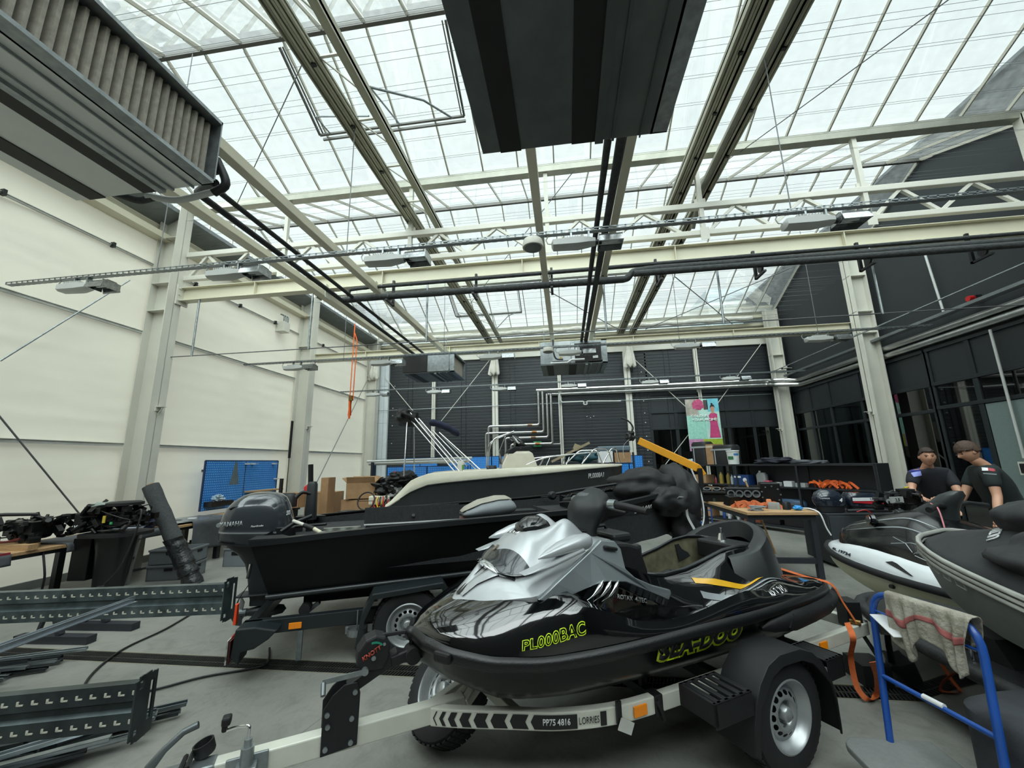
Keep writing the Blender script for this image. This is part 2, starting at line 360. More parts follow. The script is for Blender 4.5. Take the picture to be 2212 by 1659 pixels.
# ---------------------------------------------------------------- glass roof
PR = glassmat('roof_glass', '#f0f6f4', .25, .02, dens=.07, dust='#dfe8e4')
BARM = mat('glazing_bar', '#a9a69a', .45, .4, var=.08)
pan = MB(); bars = MB()
def rz(y):
    for a, r, c in zip(GY, RY, GY[1:]):
        if a <= y <= c: return GZ+(RZ-GZ)*((y-a)/(r-a) if y <= r else (c-y)/(c-r))
for a, r, c in zip(GY, RY, GY[1:]):
    pan.quad((XL, a, GZ+.04), (XR, a, GZ+.04), (XR, r, RZ+.04), (XL, r, RZ+.04)).quad((XL, r, RZ+.04), (XR, r, RZ+.04), (XR, c, GZ+.04), (XL, c, GZ+.04))
roof = st(pan.build('ceiling', PR))
bx = [-7.75+.648*i for i in range(25)]
for x in bx:
    for a, r, c in zip(GY, RY, GY[1:]):
        bars.bar((x, a, GZ), (x, r, RZ), .022, .05).bar((x, r, RZ), (x, c, GZ), .022, .05)
        # small gusset wedge where each bar meets the ridge
        bars.bar((x, r-.3, rz(r-.3)-.015), (x, r-.06, RZ-.05), .016, .05).bar((x, r+.3, rz(r+.3)-.015), (x, r+.06, RZ-.05), .016, .05)
st(bars.build('trim_40', BARM))
for k, r in enumerate(RY): st(MB().bx(XL, XR, r-.028, r+.028, RZ-.05, RZ+.03).build('trim_%d' % (41+k), mat('ridge_bar', '#54534f', .5, .4)))
for k, y in enumerate(GY[1:]):
    st(MB().prism([(-.1, .02), (-.075, -.1), (.075, -.1), (.1, .02), (.085, .02), (.065, -.085), (-.065, -.085), (-.085, .02)], (XL, y, GZ), u=(0, 1, 0), v=(0, 0, 1), d=(XR-XL, 0, 0)).build('trim_%d' % (46+k), ALU))
# vertical glazing of the gable over the left wall
gb = MB(); gp = MB()
y = GY[0]
while y < 15:
    gb.bx(XL-.01, XL+.02, y-.012, y+.012, 6.75, (rz(y) or GZ)+.02); y += .62
st(gb.build('trim_50', BARM))
for a, r, c in zip(GY, RY, GY[1:]): gp.quad((XL, a, 6.7), (XL, c, 6.7), (XL, c, GZ), (XL, r, RZ), (XL, a, GZ))
st(gp.build('window_9', PR))
# glass strip between head beam and last gutter on the back wall
gb = MB().bx(XL, XR, YB-.02, YB-.015, 6.4, GZ)
st(gb.build('window_8', PR))
# ================================================================ STEELWORK
ORD = ['first', 'second', 'third', 'fourth', 'fifth', 'sixth', 'seventh']
def hsec(name, x0, x1, y, z0, z1, label, m=WHITE, fw=.28, group=None):
    """H-section column; web along X from x0 (wall) to x1 (hall side)"""
    b = MB(); h = fw/2
    b.bx(x0, x0+.02, y-h, y+h, z0, z1).bx(x1-.02, x1, y-h, y+h, z0, z1).bx(x0, x1, y-.008, y+.008, z0, z1)
    for z in (4.6, 5.15, 6.1): b.bx(x0, x1, y-h+.01, y+h-.01, z, z+.012)
    o = b.build(name, m); tag(o, label, 'column', group)
    bp = MB().bx(x0-.04, x1+.06, y-h-.05, y+h+.05, 0, .025)
    bp.build('base_plate', GALVD, o); return o
LC = {6.4: 'white steel column nearest the left workbench', 10.7: 'white steel column on the left wall beside the blue pegboard', 14.85: 'white steel column in the far left corner'}
for y, l in LC.items(): hsec('steel_column', XL+.06, -7.3, y-.15, .0, 6.85, l, group='steel columns of the hall')
RC = {6.4: None, 10.6: 'white steel column standing behind the man in navy and black', 14.75: 'white steel column in the far right corner by the pipe elbow'}
for y, l in RC.items(): hsec('steel_column', 7.3, 7.68, y-.1, 0, 6.85, l or 'white steel column carrying the right end of the front roof truss', group='steel columns of the hall')
for i, x in enumerate((-5.09, -2.62, -.12, 2.42, 4.92)):
    w = .22 if i in (1, 3) else .12
    o = MB().bx(x-w/2, x+w/2, YB-.16, YB-.145, 0, 5.72).bx(x-.008, x+.008, YB-.16, YB-.03, 0, 5.72).bx(x-w/2, x+w/2, YB-.05, YB-.035, 0, 5.72).build('wall_post', WHITE)
    tag(o, 'white steel post on the dark back wall, %s of five from the left' % ORD[i], 'post', 'posts on the back wall')
def hook(x, y, z, n, lab):
    o = MB().bx(x, x+.02, y-.05, y+.05, z-.02, z+.06).bx(x, x+.14, y-.045, y+.045, z+.05, z+.06).bar((x+.12, y, z+.05), (x+.02, y, z-.08), .012, .012).build('bracket_shelf', WHITE)
    tag(o, lab, 'bracket', 'small brackets on the columns')
hook(-7.3, 6.25, 2.72, 0, 'small white bracket on the nearest left column')
hook(-7.3, 10.55, 2.74, 0, 'small white bracket on the second left column')
for y, z, l in ((10.5, 2.62, 'small white bracket on the right column behind the two men'), (14.65, 2.55, 'small white bracket on the far right column')):
    o = MB().bx(7.28, 7.3, y-.05, y+.05, z-.02, z+.06).bx(7.14, 7.3, y-.045, y+.045, z+.05, z+.06).bar((7.17, y, z+.05), (7.28, y, z-.08), .012, .012).build('bracket_shelf', WHITE)
    tag(o, l, 'bracket', 'small brackets on the columns')
# front roof truss
tr = thing('roof_truss', 'white lattice roof truss crossing the hall above the first lamp row', 'truss', (0, 6.4, 0))
def rhs(z, h, w, name):
    o = MB().bx(-7.3, 7.35, -w/2, w/2, z-h/2, z+h/2).build(name, WHITE, tr, bev=.008)
rhs(5.84, .1, .1, 'top_chord'); rhs(5.34, .09, .09, 'bottom_chord')
posts = [-5.2, -2.67, -.14, 2.45, 4.95]
for x in posts:
    p = MB().bx(x-.035, x+.035, -.035, .035, 5.36, 6.8).bx(x-.09, x+.09, -.012, .012, 5.86, 5.98).bx(x-.07, x+.07, -.06, -.05, 5.2, 5.42)
    p.build('post', WHITE, tr)
nd = [-7.3]+posts+[7.35]
for a, c in zip(nd, nd[1:]):
    L = c-a; k = L/2.53
    q = [(a+.08, 0), (a+.55*k, 1), (a+1.07*k, 0), (a+1.62*k, 1), (a+2.2*k, 0), (c-.05, 1)]
    for (xa, ta), (xb, tb) in list(zip(q, q[1:]))[:4]:
        MB().bar((xa, 0, 5.36+.45*ta), (xb, 0, 5.36+.45*tb), .05, .05).build('diagonal', WHITE, tr)
def ibeam(name, x0, x1, y, z0, z1, w, label, m):
    b = MB().bx(x0, x1, y-w/2, y+w/2, z0, z0+.012).bx(x0, x1, y-w/2, y+w/2, z1-.012, z1).bx(x0, x1, y-.006, y+.006, z0, z1)
    x = x0+1.6
    while x < x1-.3:
        b.bx(x-.006, x+.006, y-w/2+.005, y+w/2-.005, z0, z1); x += 2.55
    o = b.build(name, m); tag(o, label, 'beam'); return o
I1 = ibeam('steel_beam', -7.3, 7.3, 6.4, 4.86, 5.13, .16, 'cream I-beam spanning the hall just below the lattice truss', CREAM)
I2 = ibeam('steel_beam', -7.3, 7.3, 10.7, 4.72, 4.96, .16, 'cream I-beam spanning the hall behind the second lamp row', CREAM)
pl = MB().bx(-7.3, -7.27, 6.26, 6.5, 4.78, 5.18)
for z in (4.86, 4.98, 5.1):
    for y in (6.3, 6.46): pl.cyl((-7.27, y, z), (-7.25, y, z), .016, 8)
pl.build('end_plate', WHITE, I1)
# purlins running away from the camera
def purlin(x, z, w, h, y1, lab, y0=-4.5, m=CREAM):
    o = MB().bx(x-w/2, x+w/2, y0, y1, z-h, z).build('purlin', m, bev=.006); tag(o, lab, 'beam', 'long beams under the truss')
    for y in (6.4,):
        MB().bx(x-w/2-.012, x-w/2, y-.08, y+.08, z-h-.02, z+.14).bx(x+w/2, x+w/2+.012, y-.08, y+.08, z-h-.02, z+.14).bx(x-w/2-.03, x+w/2+.03, y-.08, y+.08, z, z+.01).build('bracket', WHITE, o)
    return o
purlin(-3.21, 4.80, .11, .12, 10.7, 'cream box beam running back from beside the left heater')
purlin(-.21, 4.80, .1, .1, 10.7, 'cream beam running back from the left part of the central heater')
purlin(.77, 4.80, .1, .1, 10.7, 'cream beam running back beside the twin pipes of the central heater')
purlin(-4.32, 4.82, .16, .1, 10.7, 'cream channel beam running back above the left heater pipes')
# screen girders under the gutters
def girder(x0, x1, z, lab, pipe=False):
    g = thing('screen_girder', lab, 'girder', ((x0+x1)/2, 5, z)); a = (x1-x0)/2
    b = MB()
    for k in range(5): b.bx(-a+.04*k, -a+.04*k+.028, -9.5, 10, -.02-.012*(k % 2), .02)
    b.bx(-a-.02, -a+.2, -9.5, 10, .02, .05).bx(-a-.02, -a-.005, -9.5, 10, -.05, .1).build('main_rail', mat('weathered_aluminium', '#aaa896', .5, .3, var=.2, stretch=(1, .1, 1)), g)
    MB().bx(a-.13, a-.02, -9.5, 10, -.02, .03).bx(a-.03, a-.02, -9.5, 10, -.05, .1).build('side_rail', mat('weathered_aluminium', '#8d8b7b'), g)
    l = MB().bar((-a+.19, 0, .03), (a-.12, 0, .03), .03, .02).bar((-a+.19, 0, .03), (a-.12, .45, .03), .016, .012).build('lattice_strut', WHITE, g)
    c = MB().bx(-a+.09, -a+.14, 0, .04, -.05, -.02).build('clip', BLACKM, g); y = -5.9
    while y < 9.6:
        for o in (l, c):
            if y > -5.8: o = o.copy(); COL.objects.link(o); o.parent = g
            o.location = (0, y, 0)
        y += .85
    return g
girder(-2.72, -2.16, 6.12, 'weathered aluminium girder with lattice running back left of the central heater')
girder(2.17, 2.42, 6.42, 'weathered aluminium girder running back right of the central heater')
girder(2.64, 2.82, 6.40, 'outer aluminium girder paired with a long drain pipe, right of the central heater')
tag(MB().tube([(2.58, -4.5, 6.3), (2.58, 5, 6.3), (2.56, 6.6, 6.25), (2.5, 7.0, 5.8)], .04, 10).build('drain_pipe', mat('pipe_grey_green', '#77766a', .5), smooth=60), 'long grey round drain pipe running back between the right girders', 'pipe')
tag(MB().tube([(2.35, -4.5, 6.55), (2.35, 15, 6.55)], .02, 8).build('drive_shaft', GALV, smooth=60), 'thin steel shaft running between the two right girders', 'pipe')
# wires of the screen
wsrc = None
wz = MB().cyl((XL, 0, 0), (XR, 0, 0), .0022, 5).build('screen_wire', mat('wire', '#6d6f70', .5, .3), smooth=60)
ys = []
y = -3.0
while y < 15:
    ys += [y, y+.07] if int(y*3) % 3 else [y, y+.06, y+.19]
    y += .42
for i, y in enumerate(ys):
    o = wz if i == 0 else wz.copy()
    if i: COL.objects.link(o)
    o.location = (0, y, 6.52+.03*(i % 2)); tag(o, 'thin wire stretched across the hall just under the glass roof', 'wire', 'screen wires under the roof')
# thin hanging wires
def rod(name, p, q, r, m, lab, cat, group=None, n=6): return tag(MB().cyl(p, q, r, n).build(name, m, smooth=60), lab, cat, group)
WIRE = mat('wire', '#6d6f70')
for (x, y, zt, l) in ((-2.6, 4.25, 6.3, 'beside the weathered left girder'), (2.55, 4.25, 6.3, 'beside the right pair of girders'), (-5.3, 4.25, 7.8, 'right of the left heater')):
    rod('suspension_wire', (x, y, 4.25), (x, y, zt), .006, WIRE, 'thin wire holding the first lamp tray, %s' % l, 'wire', 'wires holding the lamp trays')
for (x, l) in ((-5.1, 'left of the centre'), (-2.65, 'near the middle'), (2.5, 'right of the centre'), (5.2, 'at the right')):
    rod('suspension_wire', (x, 8.5, 4.1), (x, 8.5, 6.4), .006, WIRE, 'thin wire holding the second lamp tray, %s' % l, 'wire', 'wires holding the lamp trays')
for (x, l) in ((-6.86, 'leftmost'), (-4.5, 'second from the left'), (-2.3, 'third from the left'), (.75, 'just right of the twin pipes'), (2.56, 'second from the right'), (4.82, 'rightmost')):
    rod('drop_rod', (x, 6.35, 3.73), (x, 6.35, 4.86), .018, GALV, 'grey rod hanging from the front I-beam, %s' % l, 'rod', 'drop rods under the front beam', 8)
rod('tie_wire', (-7.3, 6.35, 3.74), (7.3, 6.35, 3.74), .009, WIRE, 'long thin wire strung between the drop rods in front of the I-beam', 'wire')
rod('tie_wire', (XL, 14.95, 3.8), (7.3, 14.95, 3.85), .01, GALV, 'thin wire strung across the dark back wall', 'wire')
rod('brace_rod', (-7.6, 4.3, 3.16), (-7.6, 5.67, 5.0), .012, GALV, 'thin diagonal brace rod rising to the right on the left wall', 'brace')
rod('brace_rod', (-7.6, 3.7, 3.3), (-7.6, 5.6, .95), .012, WIRE, 'thin diagonal brace rod dropping to the right on the left wall behind the motors', 'brace')
rod('brace_rod', (-7.55, 10.9, .3), (-7.55, 14.6, 5.3), .014, WIRE, 'diagonal brace rod on the left wall beside the cardboard boxes', 'brace')
for a, c, l in (((-7.1, 5.15), (-5.0, 2.7), 'from the far left corner down to the right'), ((-2.75, 5.7), (-4.9, 3.1), 'from the second post down to the left'), ((2.5, 5.6), (4.9, 2.9), 'passing behind the poster, sloping down right'), ((7.2, 5.7), (4.9, 2.9), 'from the right column down to the poster'), ((4.35, 2.5), (3.4, 1.4), 'below the poster, sloping down left')):
    o = MB().cyl((a[0], 14.93, a[1]), (c[0], 14.93, c[1]), .013, 6); o.cyl((c[0], 14.93, c[1]), (c[0]+(a[0]-c[0])*.05, 14.93, c[1]+(a[1]-c[1])*.05), .026, 8)
    tag(o.build('brace_rod', WHITE, smooth=60), 'white brace rod on the back wall, %s' % l, 'brace')
for (a, c, l) in (((7.0, 6.0, 4.45), (7.25, 14.7, 4.57), 'long white'),):
    rod('brace_rod', a, c, .014, GALV, 'long thin rod running back in front of the right columns', 'brace')
# cross wires high under the roof
for (a, c, l) in (((-3.4, 4.2, 7.3), (-6.4, 6.4, 6.8), 'left of the weathered girder'), ((3.2, 6.4, 6.8), (6.2, 2.2, 6.9), 'over the right half'), ((.4, 6.3, 6.75), (-2.6, 10.7, 6.2), 'behind the gutter near the middle'), ((-.5, 10.7, 6.6), (2.3, 14.9, 6.5), 'far behind the truss'), ((3.2, 10.7, 6.6), (6.3, 14.9, 6.5), 'far right'), ((6.2, 10.7, 6.6), (3.2, 14.9, 6.5), 'crossing at the far right')):
    rod('roof_brace', a, c, .008 if c[1] < 12 else .014, WIRE, 'thin diagonal brace wire under the glass roof, %s' % l, 'brace', None)
# ---------------------------------------------------------------- opened roof vents
def vent(x0, x1, y0, y1, lab):
    zz = lambda y: rz(y)-.03
    g = thing('roof_vent', lab, 'roof window', (0, 0, 0))
    f = MB()
    P = lambda x, y, d=0: (x, y, zz(y)+d)
    f.bar(P(x0, y1, -.05), P(x1, y1, -.05), .035, .03).bar(P(x0, y1+.1), P(x1, y1+.1), .03, .04).bar(P(x0, y0), P(x0, y1, -.05), .03, .035).bar(P(x1, y0), P(x1, y1, -.05), .03, .035)
    f.bar(P(x0+.05, y0), P(x0+.05, y1, -.02), .015, .03).bar(P(x1-.05, y0), P(x1-.05, y1, -.02), .015, .03)
    f.build('frame', mat('vent_frame', '#5b5b57', .45, .4), g)
    s0 = V((-2.22, y0-.45, 6.3)) if y0 < 6 else V((-2.2, y0+.2, 6.3)); a = MB().tube([s0, s0*.42+V(P(x1-.2, y1, -.06))*.58+V((0, 0, .12)), P(x1-.2, y1, -.06)], .016, 6).tube([s0, P(x1-1.1, y1, -.06)], .013, 6).tube([(-2.75, y0+.5, 6.9), P(x0+.15, y1-.35, -.2), P(x0+.2, y1, -.06)], .013, 6)
    a.build('opener_arm', GALVD, g, smooth=60)
vent(-3.95, -1.4, 4.35, 5.42, 'opened roof vent frame with pusher arms left of the central heater')
vent(-3.95, -1.4, 12.95, 14.1, 'smaller looking roof vent far back above the second beam')
# ---------------------------------------------------------------- lamp rows
LHOUS = mat('lamp_housing', '#b9bbb8', .5, var=.05); 
def make_lamp():
    t = empty('hanging_lamp')
    b = MB(); s = []
    for x, w, z0, z1 in ((-.42, .05, -.03, .0), (-.40, .075, -.065, .03), (-.12, .085, -.075, .04), (.0, .07, -.06, .03), (.08, .05, -.05, .02)):
        s.append([(x, -w, z0+.02), (x, -w*.6, z0), (x, w*.6, z0), (x, w, z0+.02), (x, w, z1-.01), (x, w*.7, z1), (x, -w*.7, z1), (x, -w, z1-.01)])
    b.loft(s); b.build('housing', LHOUS, t, smooth=40)
    f = MB()
    for k in range(9): f.bx(-.3+.03*k, -.29+.03*k, -.07, .07, .03, .055)
    f.build('cooling_fins', LHOUS, t)
    r = MB(); pr = [(-.12, -.07), (-.1, .0), (-.055, .045), (.055, .045), (.1, .0), (.12, -.07)]
    r.prism([(a, c) for a, c in pr]+[(a*.94, c-.008) for a, c in pr[::-1]], (.11, 0, 0), u=(0, 1, 0), v=(0, 0, 1), d=(.27, 0, 0))
    r.bx(.108, .116, -.09, .09, -.06, .03).bx(.374, .382, -.11, .11, -.07, .03)
    r.build('reflector', mat('reflector_metal', '#a9adae', .22, .9, var=.3, vs=20), t)
    MB().cyl((.07, 0, -.02), (.15, 0, -.02), .03, 10).build('lamp_socket', BLACKP, t, smooth=50)
    MB().cyl((.15, 0, -.02), (.33, 0, -.02), .018, 8).build('bulb', mat('lamp_glass', '#c9d0d0', .1), t, smooth=50)
    MB().bx(.0, .02, -.03, .03, .03, .12).bx(-.2, -.18, -.03, .03, .03, .12).build('hanger', GALV, t)
    MB().tube([(-.4, 0, .0), (-.46, 0, .01), (-.48, .0, .06), (-.45, .0, .12)], .008, 6).build('cable', LHOUS, t, smooth=60)
    return t
lamp0 = make_lamp(); first = True
rows = [(4.25, 4.13, (-6.35, -4.08, -1.92, .366, 2.86, 5.3), 'nearest'), (8.5, 4.0, (-6.19, -3.98, -1.41, .36, 2.80, 5.36), 'middle'), (12.75, 4.06, (-6.3, -4.12, -1.9, .37, 2.9, 5.3), 'farthest')]
TR = mat('tray_steel', '#8b9193', .4, .7, var=.15)
for (y, z, xs, nm) in rows:
    for i, x in enumerate(xs):
        o = lamp0 if first else dup(lamp0); first = False
        o.location = (x, y, z); tag(o, 'grey reflector lamp on the %s cable tray, %s from the left' % (nm, ORD[i]), 'lamp', 'reflector lamps on the cable trays')
    t = MB().bx(XL+.1, 7.3, y-.03, y+.03, z+.115, z+.12)
    x = XL+.1
    while x < 7.25:
        for s in (-1, 1): t.bx(x, x+.05, y+s*.03, y+s*.034, z+.115, z+.125).bx(x, x+.09, y+s*.03, y+s*.034, z+.14, z+.155).bx(x, x+.02, y+s*.03, y+s*.034, z+.12, z+.15)
        x += .09
    tag(t.build('cable_tray', TR), 'perforated steel cable tray carrying the %s row of lamps' % nm, 'cable tray')
    if nm != 'farthest':
        tag(MB().tube([(XL+.1+.6*i, y+.012*sin(i*2.1), z+.132+.004*sin(i*1.3)) for i in range(26)], .009, 6).build('tray_cable', BLACKP, smooth=60), 'dark cable lying in the %s lamp tray' % nm, 'cable')
def puck(x, y, z, lab):
    s = thing('ceiling_speaker', lab, 'speaker', (x, y, z))
    MB().lathe([(.0, .09), (.05, .09), (.11, .07), (.125, 0), (.12, -.02), (0, -.02)], 28).build('housing', WHITE, s, smooth=50)
    MB().lathe([(0, -.021), (.1, -.021), (.1, -.03), (.085, -.035), (0, -.035)], 28).build('grille', mat('speaker_grille', '#6f7270', .6), s, smooth=50)
puck(-.27, 4.25, 4.13, 'round white speaker hanging from the nearest lamp tray')
puck(-.28, 8.5, 4.05, 'round white speaker above the far central heater')
# ---------------------------------------------------------------- heaters
DSTR = mat('heater_black_strip', '#141312', .6, var=.3)
def heater(x0, x1, y0, y1, z0, z1, lab, body, under, side='L'):
    w = x1-x0; L = y1-y0; t = thing('heater_unit', lab, 'heater', ((x0+x1)/2, (y0+y1)/2, z0)); a = w/2; c = L/2; h = z1-z0
    MB().bx(-a, a-.34, -c, c, .03, h).bx(a-.34, a-.02, -c, c, .08, h-.02).build('casing', body, t, bev=.006)
    MB().bx(-a, a, -c, c, 0, .028).build('underside_panel', under, t, bev=.004)
    MB().bx(-a+.14, -a+.30, -c, c, -.008, .002).build('black_strip', DSTR, t)
    MB().bx(-a+.68, -a+.86, -c, c, -.008, .002).build('black_strip', DSTR, t)
    MB().bx(a-.42, a-.36, -c, c, -.03, .0).bx(a-.3, a-.28, -c, c, -.02, 0).bx(a-.1, a-.09, -c, c, -.02, 0).build('rail', body, t)
    # flared hood with pleated heat exchanger on the +x side
    MB().bx(a-.02, a+.1, -c, c, h-.03, h).bx(a-.02, a+.1, -c, c, .0, .03).bx(a-.02, a+.1, c-.012, c, 0, h).bx(a-.02, a+.1, -c, -c+.012, 0, h).build('hood_rim', GALV, t)
    g = MB(); n = int(L/.06); yy = -c+.02
    for k in range(n):
        g.prism([(0, 0), (.05, .012), (.05, .034), (0, .05)], (a-.02, yy+k*(L-.04)/n, .04), u=(1, 0, 0), v=(0, 1, 0), d=(0, 0, h-.09))
    g.build('pleated_grille', mat('grille_fabric', '#9a9488', .8, var=.2, vs=20), t)
    q = MB()
    for (x, y) in ((-a+.1, -c+.12), (-a+.1, c-.12), (a-.15, c-.12), (a-.15, -c+.12)): q.cyl((x, y, h-.01), (x, y, 4.82-z0), .008, 6)
    q.build('hanging_rod', GALV, t)
    return t
lightu = mat('heater_light_panel', '#dadcd6', .5, var=.04)
h1 = heater(-4.18, -2.92, .9, 2.6, 4.0, 4.6, 'large galvanised heater with a pleated grille, hanging at the upper left', GALV, lightu)
darku = mat('heater_dark_panel', '#6a7070', .38, .4, var=.2, vs=3)
h2 = heater(-.53, .74, .6, 2.63, 4.0, 4.55, 'large dark heater seen from below at the top centre', mat('heater_dark_rail', '#5a6060', .4, .4), darku)
h3 = heater(-3.98, -2.75, 9.35, 10.45, 3.9, 4.42, 'heater with black front hanging above the left half of the back wall', GALV, darku)
h4 = heater(-.5, .98, 9.3, 10.45, 3.92, 4.5, 'heater with white control box hanging above the grey pipework', GALV, darku)
# front faces of the two far heaters
MB().bx(-.62, .02, -.57, -.552, .03, .5).build('black_front', DSTR, h3); MB().bx(.03, .58, -.57, -.552, .03, .52).build('steel_front', GALV, h3)
MB().bx(-.45, -.02, -.66, -.58, .08, .56).build('control_box', mat('control_box', '#c2c7c8', .4, .3), h4); MB().bx(.08, .7, -.6, -.57, .05, .5).build('black_front', DSTR, h4)
MB().bx(.0, .08, -.6, -.58, .1, .5).build('white_edge', LETW, h4)
MB().bx(.1, .2, -.612, -.6, .2, .4).bx(.5, .62, -.612, -.6, .12, .18).build('label_plate', LETW, h4)
MB().tube([(-.5, -.7, .02), (-.1, -.7, .02), (0, -.7, .08), (.3, -.7, .08)], .022, 8).build('drain_hose', LETW, h4, smooth=60)
MB().tube(catmull([(-.42, -.67, .6), (-.42, -.72, .3), (-.36, -.72, .12), (-.2, -.7, .1)], 4), .018, 8).build('cable', BLACKP, h4, smooth=60)
MB().prism([(0, .05), (.035, 0), (-.035, 0)], (-.25, -.665, .14), u=(1, 0, 0), v=(0, 0, 1), d=(0, .003, 0)).build('warning_sign', mat('yellow_sticker', '#d8a818', .5), h4)
# ---------------------------------------------------------------- insulated pipes
def pipe(name, pts, r, m, lab, n=10, cm=5, wob=0, kids=None):
    P = catmull(pts, cm) if cm else [V(p) for p in pts]
    R = [r*(1+wob*sin(i*1.7)) for i in range(len(P))] if wob else r
    o = MB().tube(P, R, n).build(name, m, smooth=70); return tag(o, lab, 'pipe')
def rnd(pts, d=.12, n=4):
    """polyline with rounded corners"""
    P = [V(p) for p in pts]; o = [P[0]]
    for a, b, c in zip(P, P[1:], P[2:]):
        u = (a-b).normalized(); w = (c-b).normalized(); p = b+u*d; q = b+w*d
        for k in range(n+1):
            t = k/n; o.append((p*(1-t)+b*t)*(1-t)+(b*(1-t)+q*t)*t)
    o.append(P[-1]); return o
def seg(p, q, n): p = V(p); q = V(q); return [p+(q-p)*(i/n) for i in range(n+1)]
pipe('insulated_pipe', rnd([(-2.95, 2.72, 4.12), (-3.3, 2.95, 4.3)]+seg((-3.66, 3.2, 4.46), (-3.82, 9.6, 4.5), 9)+[(-3.6, 9.9, 4.3)], .05), .036, INSUL, 'dark insulated pipe running back from the left heater, left of its twin', cm=0)
pipe('insulated_pipe', rnd([(-2.88, 2.68, 4.2), (-3.2, 2.9, 4.4)]+seg((-3.5, 3.2, 4.52), (-3.62, 9.6, 4.55), 9)+[(-3.4, 9.9, 4.35)], .05), .03, INSUL, 'dark insulated pipe running back from the left heater, right of its twin', cm=0)
pipe('insulated_pipe', seg((.5, 2.6, 4.45), (.5, 9.5, 4.5), 12)+[(.45, 9.7, 4.3)], .034, INSUL, 'dark insulated pipe running back from the central heater, left one', cm=0, wob=.06)
pipe('insulated_pipe', seg((.62, 2.6, 4.45), (.60, 9.5, 4.5), 12)+[(.58, 9.7, 4.3)], .045, INSUL, 'dark insulated pipe running back from the central heater, thicker right one', cm=0, wob=.06)
pipe('insulated_pipe', rnd([(-3.75, 6.1, 4.5)]+seg((-3.4, 6.12, 4.52), (.6, 6.12, 4.5), 8)+[(1.1, 6.12, 4.5), (1.2, 6.12, 4.62)]+seg((1.5, 6.12, 4.64), (7.2, 6.12, 4.62), 8), .06), .055, INSUL, 'thick dark insulated pipe crossing the hall under the front I-beam', cm=0, wob=.05)
pipe('insulated_pipe', rnd([(-3.7, 6.2, 4.62), (-3.7, 6.2, 4.74)]+seg((-3.4, 6.2, 4.75), (7.2, 6.2, 4.78), 12), .06), .03, INSUL, 'thin dark insulated pipe crossing the hall just above the thick one', cm=0, wob=.08)
pipe('insulated_pipe', seg((1.2, 6.05, 4.55), (7.2, 6.05, 4.53), 12), .05, INSUL, 'lower dark insulated pipe on the right half under the front I-beam', cm=0, wob=.05)
for i, x in enumerate((-2.9, -1.4, -.1, 1.6, 3.1, 4.6, 6.1)):
    cl = MB().bx(x-.02, x+.02, 6.0, 6.3, 4.40, 4.43).bx(x-.02, x+.02, 6.26, 6.3, 4.4, 4.88).lathe([(.062, -.015), (.066, -.015), (.066, .015), (.062, .015)], 12, (x, 6.12, 4.5), (1, 0, 0))
    tag(cl.build('pipe_clamp', BLACKM), 'black clamp holding the crossing pipes under the front I-beam, %s from the left' % ORD[i], 'pipe clamp', 'clamps on the crossing pipes')
pipe('hose', [(-2.9, 2.66, 4.3), (-2.84, 2.72, 4.1), (-2.95, 2.72, 4.02)], .035, BLACKP, 'short black hose at the corner of the left heater')
pipe('white_pipe', [(-3.55, 2.66, 4.02), (-3.3, 2.72, 3.99), (-2.95, 2.72, 4.03)], .028, LHOUS, 'grey jacketed pipe under the corner of the left heater')
pipe('insulated_pipe', [(-3.8, 2.62, 4.04), (-3.65, 2.68, 4.0), (-3.5, 2.68, 4.01)], .03, INSUL, 'short dark pipe end under the left heater')
tag(MB().tube(seg((-5, .9, 4.75), (-2.9, .9, 4.85), 6), .05, 10).build('beam_tube', LHOUS, smooth=60), 'white tube crossing above the left heater at the upper left corner', 'pipe')
# silver jacketed pipes on the back and right walls
for (dy, z, x0, l) in ((0, 4.32, -1.0, 'upper'), (.12, 4.18, -.6, 'lower')):
    P = rnd([(x0, 14.86+dy, z), (7.25, 14.86+dy-.1, z-.02), (7.2, 14.5, z-.06), (7.77, 14.1, z-.16), (7.77, -2, z-.16)] if l == 'upper' else [(x0, 14.86+dy, z), (7.15, 14.8, z-.02), (7.2, 14.4, z-.1), (7.77, 14.0, z-.19), (7.77, -2, z-.19)], .1)
    pipe('foil_pipe', P, .07, FOIL, 'shiny silver %s pipe running round the back and right walls' % l, cm=0, n=14)
for i, (x, z, xl) in enumerate(((-.93, 3.02, -2.85), (-.77, 2.76, -2.95), (-.61, 2.56, -2.2), (-.46, 2.32, -2.0))):
    pipe('foil_pipe', rnd([(x, 14.85, 4.3 if i < 2 else 4.18), (x, 14.85, z), (xl, 14.85, z)]+([(xl, 14.85, .9)] if i < 2 else [(xl, 14.85, 1.0)]), .09), .046, FOIL, 'silver pipe dropping down the back wall and turning left, %s from the left' % ORD[i], cm=0, n=12)
    vv = thing('pipe_valve', 'brass valve on the %s silver pipe of the back wall' % ORD[i], 'valve', (x-.35 if i < 2 else x-.55, 14.85, z), group='valves on the silver pipes')
    MB().cyl((-.09, 0, 0), (.09, 0, 0), .055, 12).cyl((0, 0, 0), (0, -.1, 0), .02, 8).build('body', mat('brass', '#8a6a3c', .35, .8), vv, smooth=50)
    MB().bx(-.05, .05, -.12, -.1, -.01, .01).build('lever', BLUE if i % 2 == 0 else mat('red_lever', '#a32a22', .4), vv)
pipe('white_pipe', rnd([(-.12, 14.88, 4.3), (-.12, 14.88, 3.95), (-.05, 14.88, 3.84), (.75, 14.88, 3.84), (.75, 14.88, 3.72), (.87, 14.88, 3.72), (.87, 14.88, 3.84), (2.1, 14.88, 3.8)], .03, 2), .025, LHOUS, 'thin white pipe with a small U bend on the back wall', cm=0)
